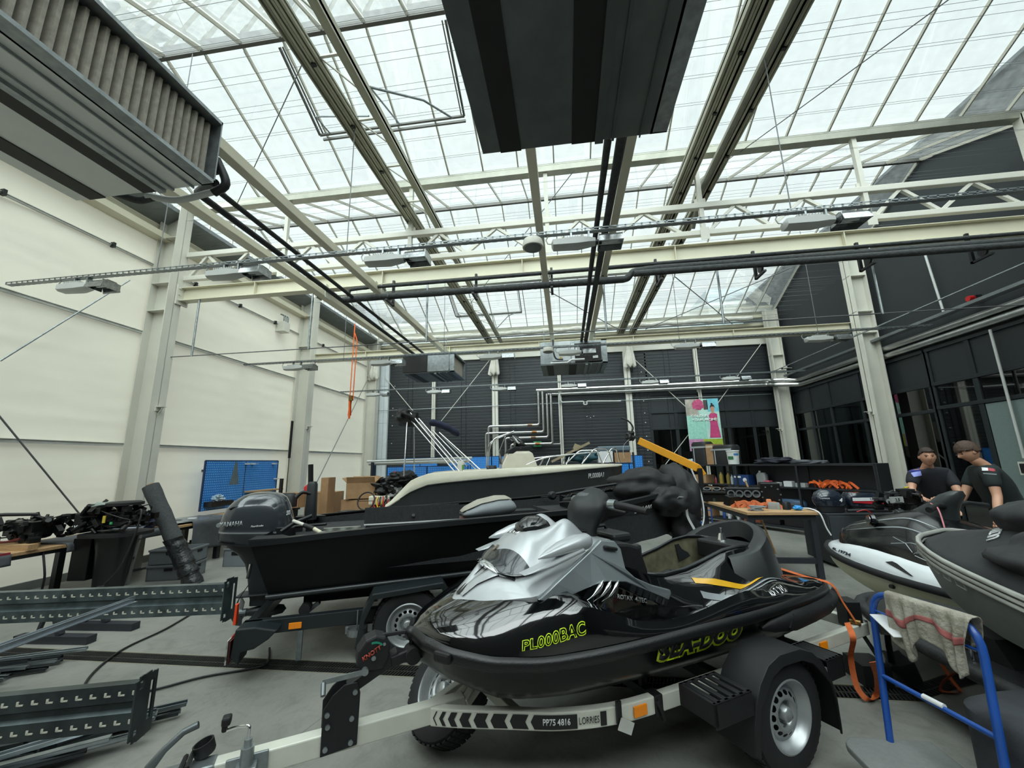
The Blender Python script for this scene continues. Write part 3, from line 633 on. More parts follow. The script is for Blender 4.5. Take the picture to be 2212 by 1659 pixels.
pipe('white_pipe', rnd([(-.12, 14.9, 4.2), (-.17, 14.9, 4.1), (-.17, 14.9, 2.3), (-.85, 14.9, 2.3)], .05, 3), .02, LHOUS, 'thin white conduit leading down to the green exit sign', cm=0)
# curtain bundles
def bundle(x, y, z, lab):
    t = thing('tied_curtain', lab, 'curtain', (x, y, z)); s = []
    for h, r, tw in ((0, .06, 0), (-.06, .09, .1), (-.3, .13, .3), (-.55, .17, .4), (-.78, .2, .5), (-.84, .13, .5)):
        s.append([(cos(a)*r*(1+.22*sin(a*7+h*3))+.05*h, sin(a)*r*.6*(1+.22*sin(a*7+h*3)), h+.05*sin(a*5)*(h < -.7)) for a in [2*pi*k/42+tw for k in range(42)]])
    MB().loft(s).build('cloth', mat('white_cloth', '#d2cfc4', .85, var=.1, bump=.3, bs=15), t, smooth=80)
    MB().lathe([(.07, -.02), (.08, 0), (.07, .02)], 16, (0, 0, -.05), cap=False).build('tie', WHITE, t)
bundle(-2.57, 14.8, 5.85, 'white shade cloth tied in a bundle at the top of the second back post')
bundle(2.55, 14.8, 5.9, 'white shade cloth tied in a bundle at the top of the fourth back post')
bundle(-7.4, 14.6, 5.85, 'white shade cloth tied in a bundle in the far left corner')
# orange ratchet strap hanging at the left
t = thing('ratchet_strap', 'bright orange ratchet strap hanging high at the left of the hall', 'strap', (-5.12, 9.0, 0))
MB().bar((-.03, 0, 5.2), (-.05, 0, 3.25), .025, .004, up=(0, 1, 0)).build('webbing', ORANGE, t)
MB().bar((.05, 0, 4.75), (.03, 0, 3.25), .025, .004, up=(0, 1, 0)).bar((.05, 0, 4.75), (-.02, 0, 4.95), .025, .004, up=(0, 1, 0)).build('webbing', ORANGE, t)
b = MB()
for k in range(7): b.bar((-.05+.012*(k % 3), .01*k-.02, 3.3-.03*(k % 2)), (-.03-.015*(k % 3), .01*k-.02, 2.78+.04*(k % 4)), .04, .004, up=(0, 1, 0))
b.build('webbing_bundle', ORANGE, t); MB().cyl((-.03, 0, 5.18), (-.03, 0, 6.53), .004, 6).build('cord', WIRE, t); MB().box((-.02, 0, 3.28), (.09, .06, .12)).build('ratchet', mat('brass', '#8a6a3c'), t)
# things on the right wall
t = thing('exit_sign', 'green exit sign with running man and arrow on the back wall', 'sign', (-1.03, 14.93, 2.32))
MB().bx(-.15, .15, -.02, .02, -.1, .1).build('panel', mat('exit_green', '#1c7d4a', .4, emit=.25), t)
MB().bx(-.12, -.03, -.024, -.02, -.075, .075).prism([(.03, 0), (.075, .06), (.12, 0), (.09, 0), (.09, -.07), (.06, -.07), (.06, 0)], (0, -.024, 0), d=(0, .003, 0)).build('arrow', LETW, t)
MB().cyl((-.075, -.027, .045), (-.075, -.024, .045), .014, 10).bar((-.075, -.026, .03), (-.08, -.026, -.02), .02, .003, up=(0, 1, 0)).bar((-.08, -.026, -.02), (-.05, -.026, -.06), .012, .003, up=(0, 1, 0)).bar((-.08, -.026, -.02), (-.105, -.026, -.06), .012, .003, up=(0, 1, 0)).build('running_figure', mat('exit_green', '#1c7d4a'), t)
t = thing('siren', 'small red alarm sounder high on the right wall', 'alarm', (7.72, 8.1, 4.5))
MB().lathe([(.0, .1), (.05, .1), (.06, .02), (.045, 0), (0, 0)], 16, ax=(-1, 0, 0)).build('horn', mat('alarm_red', '#b3161a', .35), t, smooth=50); MB().bx(-.0, .1, -.05, .05, -.05, .05).build('mount', BLACKM, t)
tag(MB().bx(7.55, 7.7, -2, 14.5, 4.36, 4.37).bx(7.55, 7.56, -2, 14.5, 4.36, 4.42).bx(7.69, 7.7, -2, 14.5, 4.36, 4.42).build('cable_tray', TR), 'steel cable tray running along the right wall above the silver pipes', 'cable tray')
rod('conduit', (7.75, 8.0, 3.85), (7.75, 8.0, 1.55), .022, LHOUS, 'thin white conduit dropping down the right wall', 'pipe', n=8)
rod('conduit', (7.75, 8.85, 5.85), (7.75, 8.75, 4.4), .022, LHOUS, 'thin white conduit high on the right facade', 'pipe', n=8)
t = thing('socket_box', 'white framed wall socket at the right edge beside the two men', 'socket', (7.72, 7.95, 1.38)); MB().bx(-.03, .03, -.11, .11, -.11, .11).build('frame', WHITE, t); MB().bx(-.04, -.03, -.08, .08, -.08, .08).build('cover', BLACKP, t)
t = thing('security_camera', 'small white security camera by the far right pipe elbow', 'camera', (7.55, 14.3, 4.62)); MB().cyl((-.16, -.1, -.02), (.03, 0, .02), .045, 14).build('body', WHITE, t, smooth=50); MB().cyl((.0, 0, .02), (.25, .1, .02), .012, 8).build('arm', WHITE, t)
MB().cyl((-.17, -.106, -.022), (-.158, -.099, -.02), .038, 14).build('lens', BLACKP, t)
t = thing('junction_box', 'white junction box with short conduits high on the left wall', 'box', (-7.62, 9.63, 5.5)); MB().bx(-.165, .1, -.12, .12, -.16, .12).build('cover', WHITE, t, bev=.006)
q = MB()
for d in (-.08, 0, .08): q.tube(rnd([(.05, d, .12), (.05, d, .3), (-.06, d, .34)], .04), .018, 8)
q.build('conduit', GALVD, t, smooth=60)
tag(MB().bx(-7.5, -7.47, 10.1, 10.17, 1.9, 2.92).bx(-7.49, -7.48, 10.125, 10.145, 0, 1.9).build('bar_section', BLACKM), 'thin black bar leaning upright against the second left column', 'bar')
st(MB().bx(XL-2, XR+.2, YF-.1, YF, 0, 8).build('wall_front', mat('front_wall', '#6b6e6c', .8)))
# ================================================================ SILVER AND BLACK JET SKI
def tabint(tab, x):
    """catmull through a table sorted by descending x; rows (x, [vals])"""
    n = len(tab)
    if x >= tab[0][0]: return tab[0][1]
    if x <= tab[-1][0]: return tab[-1][1]
    for i in range(n-1):
        if tab[i][0] >= x >= tab[i+1][0]: break
    a = tab[max(i-1, 0)][1]; b = tab[i][1]; c = tab[i+1][1]; d = tab[min(i+2, n-1)][1]
    t = (tab[i][0]-x)/(tab[i][0]-tab[i+1][0]); o = []
    for p, q, r, s in zip(a, b, c, d):
        if isinstance(p, (tuple, list)): o.append(tuple(.5*((2*k)+(l-j)*t+(2*j-5*k+4*l-m_)*t*t+(3*k-j-3*l+m_)*t**3) for j, k, l, m_ in zip(p, q, r, s)))
        else: o.append(.5*((2*q)+(r-p)*t+(2*p-5*q+4*r-s)*t*t+(3*q-p-3*r+s)*t**3))
    return o
GLOSSB = mat('gloss_black_gelcoat', '#07080a', .08, var=.05, coat=1, spec=.6)
SEMIB = mat('satin_black_hull', '#060809', .24, var=.15, vs=3, spec=.3)
SILV = mat('silver_metallic', '#b9bdc0', .34, .35, var=.05, coat=.5, vs=3)
SILV2 = mat('grey_metallic', '#8a9194', .32, .5, var=.05, coat=.4)
LIME = mat('lime_lettering', '#c4e01e', .5, var=.03); BKD = mat('decal_black', '#141618', .4, var=.03)
js = thing('jet_ski', 'silver and black jet ski without its seat, on the white trailer in front', 'jet ski', (1.9106, 4.0355, 0), radians(212.5))
BUMP = [(3.285, [0.0, .765]), (3.25, [.13, .755]), (3.16, [.28, .735]), (3.0, [.41, .715]), (2.75, [.505, .70]), (2.5, [.56, .705]), (2.2, [.59, .71]), (1.8, [.605, .715]), (1.3, [.60, .71]), (.9, [.575, .71]), (.5, [.50, .69]), (.2, [.39, .665]), (.1, [.3, .655])]
HULL = [(3.30, [(.0, .70), (.0, .69), (0, .68)]), (3.25, [(.09, .68), (.05, .64), (0, .62)]), (3.1, [(.26, .64), (.17, .56), (0, .50)]), (2.9, [(.40, .60), (.31, .50), (0, .42)]), (2.6, [(.50, .58), (.43, .50), (0, .37)]), (2.1, [(.56, .58), (.50, .51), (0, .36)]), (1.4, [(.56, .58), (.50, .50), (0, .36)]), (.8, [(.53, .57), (.48, .50), (0, .36)]), (.12, [(.33, .56), (.3, .5), (0, .38)])]
def hullpt(x, s):
    """s 0 bumper .. 1 chine .. on to keel"""
    w, z = tabint(BUMP, x); a, b, c = tabint(HULL, x)
    P = [(w*.985, z-.02), a, b, c]
    i = min(int(s), 2); t = s-i; return V((x, P[i][0]*(1-t)+P[i+1][0]*t, P[i][1]*(1-t)+P[i+1][1]*t))
XS = [3.305, 3.29, 3.25, 3.2, 3.12, 3.02, 2.92, 2.82, 2.72, 2.62, 2.52, 2.42, 2.32, 2.22, 2.12, 2.0, 1.88, 1.76, 1.64, 1.52, 1.4, 1.28, 1.16, 1.04, .92, .8, .68, .56, .44, .32, .22, .12]
h = MB(); secs = []
for x in XS:
    q = [hullpt(x, s) for s in (0, .33, .66, 1, 1.5, 2, 2.5, 3)]
    secs.append(q+[V((p.x, -p.y, p.z)) for p in q[-2::-1]])
h.loft(secs, closed=False); h.quad(*secs[-1]); hull = h.build('hull', SEMIB, js, smooth=50)
# deck mould
def sym(row): return row
DECK = [
 (3.30, [(.01, .77), (.01, .775), (.008, .78), (.007, .785), (.006, .785), (.005, .785), (.004, .785), (.003, .785), (0, .785)]),
 (3.22, [(.20, .76), (.19, .80), (.16, .82), (.13, .83), (.11, .835), (.09, .84), (.06, .845), (.03, .85), (0, .85)]),
 (3.05, [(.375, .735), (.36, .79), (.30, .85), (.25, .875), (.21, .885), (.17, .89), (.12, .90), (.06, .905), (0, .905)]),
 (2.80, [(.485, .72), (.475, .80), (.43, .885), (.38, .93), (.33, .95), (.27, .96), (.2, .97), (.1, .98), (0, .98)]),
 (2.55, [(.545, .715), (.54, .82), (.505, .925), (.44, .965), (.40, .975), (.34, .98), (.28, 1.0), (.18, 1.02), (0, 1.02)]),
 (2.38, [(.57, .715), (.565, .79), (.53, .875), (.475, .875), (.45, .80), (.38, .80), (.31, .95), (.26, 1.06), (0, 1.06)]),
 (2.2, [(.585, .72), (.58, .765), (.55, .81), (.50, .80), (.465, .66), (.36, .64), (.31, .84), (.27, 1.04), (0, 1.04)]),
 (1.98, [(.6, .725), (.595, .75), (.565, .785), (.515, .77), (.47, .62), (.35, .61), (.30, .80), (.265, .985), (0, .98)]),
 (1.78, [(.602, .725), (.597, .755), (.565, .795), (.515, .78), (.47, .62), (.35, .61), (.31, .78), (.25, .90), (.225, .905)]),
 (1.5, [(.60, .725), (.595, .765), (.55, .825), (.51, .80), (.47, .67), (.40, .69), (.33, .82), (.25, .90), (.225, .905)]),
 (1.3, [(.598, .72), (.59, .765), (.53, .83), (.50, .815), (.46, .745), (.41, .765), (.33, .865), (.25, .94), (.225, .945)]),
 (1.12, [(.59, .72), (.575, .76), (.51, .80), (.47, .79), (.43, .79), (.39, .80), (.33, .87), (.26, .985), (.235, .99)]),
 (.9, [(.573, .72), (.555, .75), (.46, .81), (.42, .82), (.38, .83), (.35, .84), (.32, .86), (.27, 1.0), (.24, 1.0)]),
 (.66, [(.535, .71), (.52, .73), (.42, .77), (.38, .775), (.34, .78), (.31, .79), (.28, .81), (.22, .95), (.19, .95)]),
 (.52, [(.505, .70), (.49, .72), (.40, .735), (.36, .735), (.32, .735), (.27, .74), (.2, .745), (.1, .75), (0, .75)]),
 (.3, [(.43, .685), (.42, .705), (.36, .715), (.31, .715), (.26, .715), (.2, .715), (.14, .715), (.07, .715), (0, .715)]),
 (.1, [(.30, .665), (.29, .685), (.25, .69), (.22, .69), (.18, .69), (.14, .69), (.1, .69), (.05, .69), (0, .69)])]
def deckpt(x, s):
    P = tabint(DECK, x); i = min(int(s), len(P)-2); t = s-i
    return V((x, P[i][0]*(1-t)+P[i+1][0]*t, P[i][1]*(1-t)+P[i+1][1]*t))
DX = [3.295, 3.27, 3.24, 3.19, 3.13, 3.05, 2.97, 2.88, 2.8, 2.72, 2.64, 2.56, 2.48, 2.42, 2.36, 2.3, 2.24, 2.18, 2.1, 2.02, 1.94, 1.86, 1.78, 1.7, 1.6, 1.5, 1.4, 1.32, 1.24, 1.16, 1.08, 1.0, .9, .82, .74, .66, .6, .52, .44, .34, .24, .1]
d = MB(); half = [i/2 for i in range(17)]; rows = [[deckpt(x, s) for s in half] for x in DX]
n = len(half)
for sg in (1, -1):
    d.loft([[V((p.x, p.y*sg, p.z)) for p in r] for r in rows], closed=False)
d.loft([[V((.1, p.y, p.z)) for p in rows[-1]]+[V((.1, -p.y, p.z)) for p in rows[-1][::-1]], [V((.11, p.y, .6)) for p in rows[-1]]+[V((.11, -p.y, .6)) for p in rows[-1][::-1]]], closed=False)
# fill the middle where there is no opening (ends of the strip)
deck = d.build('deck', GLOSSB, js, smooth=42)
# bumper
bp = [(3.31, 0, .765)]
pts = []
for x in [.12, .3, .5, .9, 1.3, 1.8, 2.2, 2.5, 2.75, 2.9, 3.0, 3.1, 3.17, 3.22, 3.25, 3.275]:
    w, z = tabint(BUMP, x); pts.append(V((x, w, z)))
pts = pts+[V((3.30, 0, .765))]+[V((p.x, -p.y, p.z)) for p in pts[::-1]]
b = MB(); secs = []
P = catmull(pts, 3)
for i, p in enumerate(P):
    a = P[max(i-1, 0)]; c = P[min(i+1, len(P)-1)]; t = (c-a).normalized(); nn = V((t.y, -t.x, 0)).normalized()*(-1)
    if nn.dot(V((p.x-1.6, p.y*3, 0))) < 0: nn = -nn
    k = 1+.1*max(0, (p.x-2.9)/.4)
    secs.append([p+nn*.028*k+V((0, 0, .0)), p+nn*.022*k+V((0, 0, .024*k)), p+nn*0+V((0, 0, .032*k)), p-nn*.02, p+nn*.0-V((0, 0, .036*k)), p+nn*.02*k-V((0, 0, .024*k))])
b.loft(secs); b.build('bumper_rail', mat('bumper_rubber', '#0d0f10', .4, var=.2, vs=12, bump=.1, bs=120), js, smooth=60)
# nose inset and knurls
MB().box((3.2, .285, .735), (.1, .03, .05), Matrix.Rotation(radians(-55), 3, 'Z')).build('nose_cap', mat('bumper_rubber', '#17191b'), js, bev=.012)
# sponson and its louvres
sp = MB(); s = []
for x, y, z, hh, th in ((1.28, .575, .62, .01, .01), (1.2, .585, .63, .04, .03), (1.0, .585, .63, .062, .05), (.7, .53, .62, .066, .06), (.42, .47, .61, .07, .06), (.24, .42, .60, .06, .05), (.16, .39, .6, .04, .04)):
    s.append([(x, y-.04, z-hh), (x, y+th*.6, z-hh*.9), (x, y+th, z-hh*.3), (x, y+th*.9, z+hh*.5), (x, y+th*.4, z+hh), (x, y-.04, z+hh)])
sp.loft(s); spn = sp.build('sponson', BLACKP, js, smooth=50)
lv = MB()
for k in range(5):
    x = 1.08-.16*k; lv.bar((x, .625-.025*k-.0, .60), (x-.07, .61-.03*k, .665), .03, .02, up=(0, 1, 0))
lv.build('louvre', mat('louvre_black', '#0a0b0c', .5), spn)
dup(spn).scale = (1, -1, 1)
# ---- silver hood
HC = [(3.12, [.865, .0, .862]), (3.06, [.905, .075, .885]), (2.97, [.975, .175, .912]), (2.88, [1.03, .265, .935]), (2.80, [1.07, .345, .955]), (2.73, [1.095, .40, .972]), (2.65, [1.115, .39, 1.005]), (2.55, [1.135, .36, 1.045]), (2.45, [1.15, .325, 1.085]), (2.35, [1.16, .29, 1.12]), (2.22, [1.175, .25, 1.165]), (2.1, [1.16, .22, 1.16])]
def hood(x, t):
    zc, ye, ze = tabint(HC, x); ye = max(ye, .001)
    return V((x, ye*t, zc+(ze-zc)*(abs(t)**1.7)))
def hoodn(x, t, fn=hood):
    e = .004; a = fn(x+e, t)-fn(x-e, t); b2 = fn(x, t+e)-fn(x, t-e); n = a.cross(b2).normalized(); return n if n.z > 0 else -n
hm = MB(); hx = [3.115-.013*i for i in range(6)]+[3.04-.0313*i for i in range(31)]
hm.loft([[hood(x, -1+j/12) for j in range(25)] for x in hx], closed=False)
# skirt turned down
hm.loft([[hood(x, 1) for x in hx], [hood(x, 1)+V((0, -.012, -.035)) for x in hx]], closed=False)
hm.loft([[hood(x, -1) for x in hx], [hood(x, -1)+V((0, .012, -.035)) for x in hx]], closed=False)
hood_o = hm.build('hood', SILV, js, smooth=50)
def patch(name, fn, m, tri, parent, off=.004, nu=10, nv=6):
    """strip on a surface between two (x,t) polylines"""
    A, B = tri; b = MB()
    def L(Q, u):
        k = u*(len(Q)-1); i = min(int(k), len(Q)-2); f = k-i; return [Q[i][j]*(1-f)+Q[i+1][j]*f for j in (0, 1)]
    def g(u, v):
        a = L(A, u); c = L(B, u); x = a[0]*(1-v)+c[0]*v; t = a[1]*(1-v)+c[1]*v
        return fn(x, t)+hoodn(x, t, fn)*off
    b.grid(g, nu, nv); return b.build(name, m, parent, smooth=60)
GR = mat('intake_black', '#1a1c1e', .35, var=.1)
# black intake wedge, two raised silver blades and the chrome brow
for sg in (1, -1):
    patch('intake_panel', hood, GR, ([(3.045, .02*sg), (2.9, .10*sg), (2.80, .10*sg)], [(3.03, .22*sg), (2.9, .30*sg), (2.80, .62*sg)]), hood_o)
    bl = MB(); s = []
    for x, t, k in ((3.03, .12, .002), (2.95, .2, .015), (2.88, .3, .03), (2.82, .36, .035), (2.78, .40, .01)):
        c = hood(x, t*sg); s.append([c+V((0, -.035, 0)), c+V((0, -.012, k)), c+V((0, .022, k)), c+V((0, .05, 0))])
    bl.loft(s, closed=False); bl.build('hood_blade', SILV, hood_o, smooth=60)
# upper cowl: dome that rises behind the intake
CW = [(2.86, [1.075, .17, 1.05]), (2.80, [1.125, .24, 1.04]), (2.72, [1.185, .28, 1.05]), (2.64, [1.235, .285, 1.08]), (2.56, [1.25, .28, 1.10]), (2.46, [1.25, .27, 1.12]), (2.36, [1.245, .25, 1.14]), (2.26, [1.2, .225, 1.15]), (2.18, [1.16, .2, 1.15])]
def cowl(x, t):
    zc, ye, ze = tabint(CW, x); a = abs(t)
    ear = .085*math.exp(-((a-.62)/.25)**2)*math.exp(-((x-2.40)/.12)**2)
    dip = -.02*math.exp(-(a/.4)**2)*math.exp(-((x-2.42)/.12)**2)
    return V((x, ye*t*(1+.05*(1-a)), zc+(ze-zc)*a**2.6+ear+dip))
cm = MB(); cm.grid(lambda u, v: cowl(2.86-.68*u, -1+2*v), 36, 28)
cowl_o = cm.build('cowl', SILV, js, smooth=60)
patch('cowl_band', cowl, mat('smoke_band', '#303438', .18, .3, coat=.6), ([(2.855, -.98), (2.855, 0), (2.855, .98)], [(2.73, -1.0), (2.79, 0), (2.70, 1.0)]), cowl_o, nu=24)
ch = MB(); s = []
for k in range(13):
    t = -1.05+2.1*k/12; x = 2.885-.10*abs(t)**2; z = 1.075-.055*abs(t)**1.5; y = .235*t; w = .026*(1-abs(t)**3*.8)
    s.append([(x, y, z-w), (x+.018, y, z), (x-.005, y, z+w*.6), (x-.03, y, z)])
ch.loft(s); ch.build('chrome_brow', CHROME, cowl_o, smooth=70)
patch('round_badge', cowl, CHROME, ([(2.80, -.16), (2.80, -.04)], [(2.765, -.16), (2.765, -.04)]), cowl_o, .007, 6, 6)
text('RXT', .06, lambda x, y: (cowl(2.655+.9*y, -x/.28-.05), hoodn(2.655, 0, cowl)), CHROME, cowl_o, shear=.3, bold=.002, depth=.004)
# dark gauge screen
sc = MB(); s = []
for x, w, z, h_ in ((2.66, .02, 1.235, .01), (2.63, .075, 1.245, .035), (2.57, .10, 1.25, .06), (2.50, .105, 1.245, .07), (2.46, .095, 1.235, .055), (2.44, .08, 1.22, .02)):
    s.append([(x, w*cos(a), z+h_*sin(a)) for a in [pi*k/12 for k in range(13)]]+[(x, -w, z-.03), (x, w, z-.03)])
sc.loft(s); sc.build('gauge_screen', mat('smoked_screen', '#1c1e20', .12, var=.05, coat=.6), js, smooth=60)
# mirrors
for sg in (1, -1):
    m_ = MB(); s = []
    for x, y, z, ry, rz_ in ((2.70, .36, 1.14, .002, .004), (2.64, .35, 1.155, .03, .022), (2.55, .34, 1.175, .05, .038), (2.45, .335, 1.19, .058, .048), (2.37, .33, 1.195, .055, .046), (2.345, .33, 1.195, .04, .034)):
        s.append([(x, sg*(y+ry*cos(a)), z+rz_*sin(a)) for a in [2*pi*k/14 for k in range(14)]])
    m_.loft(s); mo = m_.build('mirror_pod', SILV, js, smooth=60)
    bl = MB().prism([(2.80, 1.07), (2.42, 1.175), (2.40, 1.15), (2.62, 1.09)], (0, sg*.30, 0), u=(1, 0, 0), v=(0, 0, 1), d=(0, sg*.09, 0)); bl.build('mirror_fin', SILV, mo, bev=.012)
# grey side panels with the slotted arm running back
for sg in (1, -1):
    def sp_(x, z): return V((x, sg*(.415-.42*max(0, z-1.0)-.06*max(0, 2.3-x)), z))
    poly = [(2.735, .955), (2.62, .925), (2.50, .955), (2.40, .975), (2.30, .985), (2.15, .96), (1.98, .885), (1.82, .81), (1.795, .845), (1.80, .865), (1.95, .915), (2.08, .975), (2.14, 1.03), (2.13, 1.13), (2.16, 1.175), (2.26, 1.19), (2.36, 1.14), (2.5, 1.075), (2.62, 1.02)]
    bm_ = MB().add([sp_(*p) for p in poly]+[sp_(*p)-V((0, sg*.03, 0)) for p in poly], [tuple(range(len(poly))), tuple(range(len(poly), 2*len(poly)))[::-1]]+[(i, (i+1) % len(poly), len(poly)+(i+1) % len(poly), len(poly)+i) for i in range(len(poly))])
    sdp = bm_.build('side_panel', SILV2, js, bev=.006)
    q = MB()
    for k in range(6):
        x = 2.10-.05*k; z = .925-.023*k
        q.bar(sp_(x, z+.012)+V((0, sg*.004, 0)), sp_(x+.02, z-.02)+V((0, sg*.004, 0)), .03, .014, up=(0, sg, 0))
    q.build('slot', GR, sdp)
    # three chrome gill blades
    for k in range(3):
        x = 2.33-.055*k; cg = MB(); P = [sp_(x+.0, 1.0-.008*k)+V((0, sg*.012, 0)), sp_(x+.03, .975-.008*k)+V((0, sg*.02, 0)), sp_(x+.075, .935-.008*k)+V((0, sg*.018, 0)), sp_(x+.12, .905-.008*k)+V((0, sg*.0, 0))]
        cg.tube(catmull(P, 4), [.003, .006, .009, .011, .012, .012, .011, .010, .008, .006, .004, .003, .002], 8); cg.build('chrome_gill', CHROME, sdp, smooth=70)
    MB().bar(sp_(2.17, 1.135)+V((0, sg*.01, 0)), sp_(2.26, 1.155)+V((0, sg*.01, 0)), .02, .03, up=(0, sg, 0)).build('air_slot', mat('louvre_black', '#0a0b0c'), sdp, bev=.008)
text('ROTAX  4-TEC', .035, lambda x, y: (V((2.06-x*.95, .335, .84+y-.03*0-(x*.25))), V((0, 1, 0))), LETW, js, bold=.0008)
# console block and glove box by the handlebar
MB().prism([(2.16, .98), (2.16, 1.15), (1.98, 1.13), (1.88, 1.10), (1.83, .95), (1.83, .9), (2.16, .9)], (0, -.24, 0), u=(1, 0, 0), v=(0, 0, 1), d=(0, .48, 0)).build('console', BLACKP, js, bev=.02)
MB().box((1.93, -.02, 1.14), (.16, .3, .06)).box((1.9, .2, 1.06), (.1, .05, .1)).build('glove_box', mat('console_plastic', '#25282b', .4), js, bev=.02)
MB().tube([(2.0, -.1, 1.15), (1.99, -.1, 1.19), (1.9, -.1, 1.19), (1.87, -.1, 1.15)], .012, 8).build('grab_handle', BLACKP, js, smooth=60)
# handlebar
hb = MB(); s = []
for z, x, rx, ry in ((1.12, 2.16, .085, .11), (1.17, 2.155, .075, .10), (1.2, 2.15, .08, .1), (1.24, 2.14, .095, .12), (1.3, 2.12, .125, .16), (1.36, 2.10, .14, .165), (1.40, 2.10, .13, .13), (1.43, 2.11, .10, .085), (1.445, 2.115, .05, .04)):
    s.append([(x+rx*cos(a)*(1.1 if cos(a) > 0 else 1), ry*sin(a)*(1-.25*(cos(a) > .5)), z-.03*cos(a)*(z > 1.25)) for a in [2*pi*k/20 for k in range(20)]])
hb.loft(s); hbo = hb.build('handlebar_cover', mat('soft_black', '#202326', .5, var=.1), js, smooth=60)
s = []
for x, w, z in ((2.20, .035, 1.375), (2.15, .07, 1.425), (2.08, .075, 1.44), (2.03, .045, 1.425), (1.99, .02, 1.40)): s.append([(x, w, z-.012), (x, w*.7, z+.008), (x, -w*.7, z+.008), (x, -w, z-.012)])
MB().loft(s).build('cover_pad', mat('pad_grey', '#5b5e61', .55), hbo, smooth=60)
MB().lathe([(.088, 0), (.095, .01), (.088, .02), (.095, .03), (.088, .04), (.095, .05), (.088, .06), (.095, .07), (.088, .08)], 24, (2.155, 0, 1.13)).build('bellows', RUBBER, js, smooth=60)
for sg in (1, -1):
    g = MB().tube([(2.08, sg*.12, 1.35), (2.06, sg*.2, 1.37), (2.03, sg*.30, 1.365), (2.0, sg*.46, 1.345)], [.03, .028, .021, .021], 12); go = g.build('handle_grip', BLACKP, hbo, smooth=60)
    MB().cyl((2.065, sg*.185, 1.37), (2.05, sg*.235, 1.37), .033, 14).build('switch_collar', GALV, hbo, smooth=60)
    MB().tube([(2.1, sg*.2, 1.36), (2.13, sg*.26, 1.355), (2.1, sg*.38, 1.34)], .007, 6).build('lever', BLACKM, hbo, smooth=60)
# open engine bay
bay = MB(); A = []; Bt = []
for x in (1.86, 1.8, 1.7, 1.5, 1.3, 1.12, .95, .82, .76):
    w, z = (deckpt(x, 8).y, deckpt(x, 8).z); A.append((x, max(w, .16)-.004, z))
ring = A+[(x, -y, z) for x, y, z in A[::-1]]
bay.loft([[V(p) for p in ring], [V((1.31+(p[0]-1.31)*.95, p[1]*.92, .80)) for p in ring], [V((1.31+(p[0]-1.31)*.9, p[1]*.8, .52)) for p in ring]]); bay.f = [f for f in bay.f if len(f) < 8 or f[0] != len(ring)-1]
bayo = bay.build('engine_bay', mat('bare_laminate', '#6a6650', .6, var=.3, vs=9, col2='#3c3a2c'), js, smooth=50)
rim = MB(); R_ = [V(p)+V((0, 0, .006)) for p in ring]
rim.tube(R_, .013, 6, closed=True); rim.build('bay_seal', mat('seal_black', '#1b1e20', .35), js, smooth=60)
MB().lathe([(0, .09), (.06, .085), (.085, .05), (.085, -.03), (0, -.03)], 20, (1.25, .12, .80)).build('oil_cap', mat('white_metal_cap', '#c9c5b6', .4, .3), bayo, smooth=50)
eg = MB().box((1.35, -.02, .66), (.6, .2, .22)).box((1.55, .05, .72), (.16, .1, .1)).tube([(1.6, .02, .82), (1.5, .08, .86), (1.42, .06, .84)], .025, 8).tube([(1.2, .16, .86), (1.28, .18, .9), (1.36, .14, .88)], .012, 6)
eg.build('engine', mat('engine_dark', '#1b1b1a', .5, .3, var=.4), bayo, bev=.01)
# rear seat shell: raised horseshoe behind the bay
sh = MB(); s = []
for k in range(25):
    a = -radians(118)+radians(236)*k/24; ca, sa = cos(a), sin(a)
    bx_, by_ = .88-.32*ca, .30*sa*(1 if abs(sa) < .9 else 1); z = .99+.13*max(0, ca)**.7+.02*max(0, 1-abs(sa))
    if ca < 0: bx_ = .88-.5*ca; z = .99-.05*(-ca)
    o = V((-ca*.045, sa*.045, 0))
    s.append([V((bx_, by_*.9, z-.13))-o, V((bx_, by_*.92, z-.01))-o*.6, V((bx_, by_, z))+o*.1, V((bx_, by_, z-.015))+o*.9, V((bx_-.05*max(0, ca), by_*1.08, .80))+o*1.8])
sh.loft(s, closed=False); sh.build('rear_seat_shell', mat('shell_black', '#222527', .38, var=.1), js, smooth=50)
MB().box((.8, 0, .93), (.22, .36, .14)).build('storage_tray', BLACKM, js, bev=.02)
MB().cyl((.78, -.03, 1.0), (.78, -.03, 1.05), .035, 12, .02).cyl((.78, -.03, 1.05), (.78, -.03, 1.09), .01, 8).build('tow_post', CHROME, js, smooth=50)
# stripes on the rear flank
def flank(x, s): return deckpt(x, s)
def strip(name, x0, x1, s0, s1, m, sl=.0):
    b = MB(); N = 20
    def g(u, v):
        x = x0+(x1-x0)*u; s = s0+(s1-s0)*v+sl*u; p = deckpt(x, s); e = .01
        t = deckpt(x+e, s)-deckpt(x-e, s); w_ = deckpt(x, s+.05)-deckpt(x, s-.05); n_ = t.cross(w_).normalized(); n_ = n_ if n_.z > 0 else -n_
        return p+n_*.003
    b.grid(g, N, 3); return b.build(name, m, js, smooth=60)
YEL = mat('stripe_yellow', '#d9a513', .3, coat=.5); GRS = mat('stripe_grey', '#8d9296', .3, coat=.5)
strip('decal_stripe', 1.5, .74, 6.3, 6.65, YEL, -3.2); strip('decal_stripe', 1.5, .78, 5.6, 5.9, GRS, -3.2); strip('decal_stripe', 1.5, .88, 5.05, 5.3, GRS, -2.9)
def fl_n(x, s):
    t = deckpt(x+.01, s)-deckpt(x-.01, s); w_ = deckpt(x, s+.05)-deckpt(x, s-.05); n_ = t.cross(w_).normalized(); return n_ if n_.y > 0 else -n_
text('RXT 215', .055, lambda x, y: (deckpt(1.0-x, 1.5+y/.075), fl_n(1.0-x, 1.5)), CHROME, js, shear=.3, bold=.002)
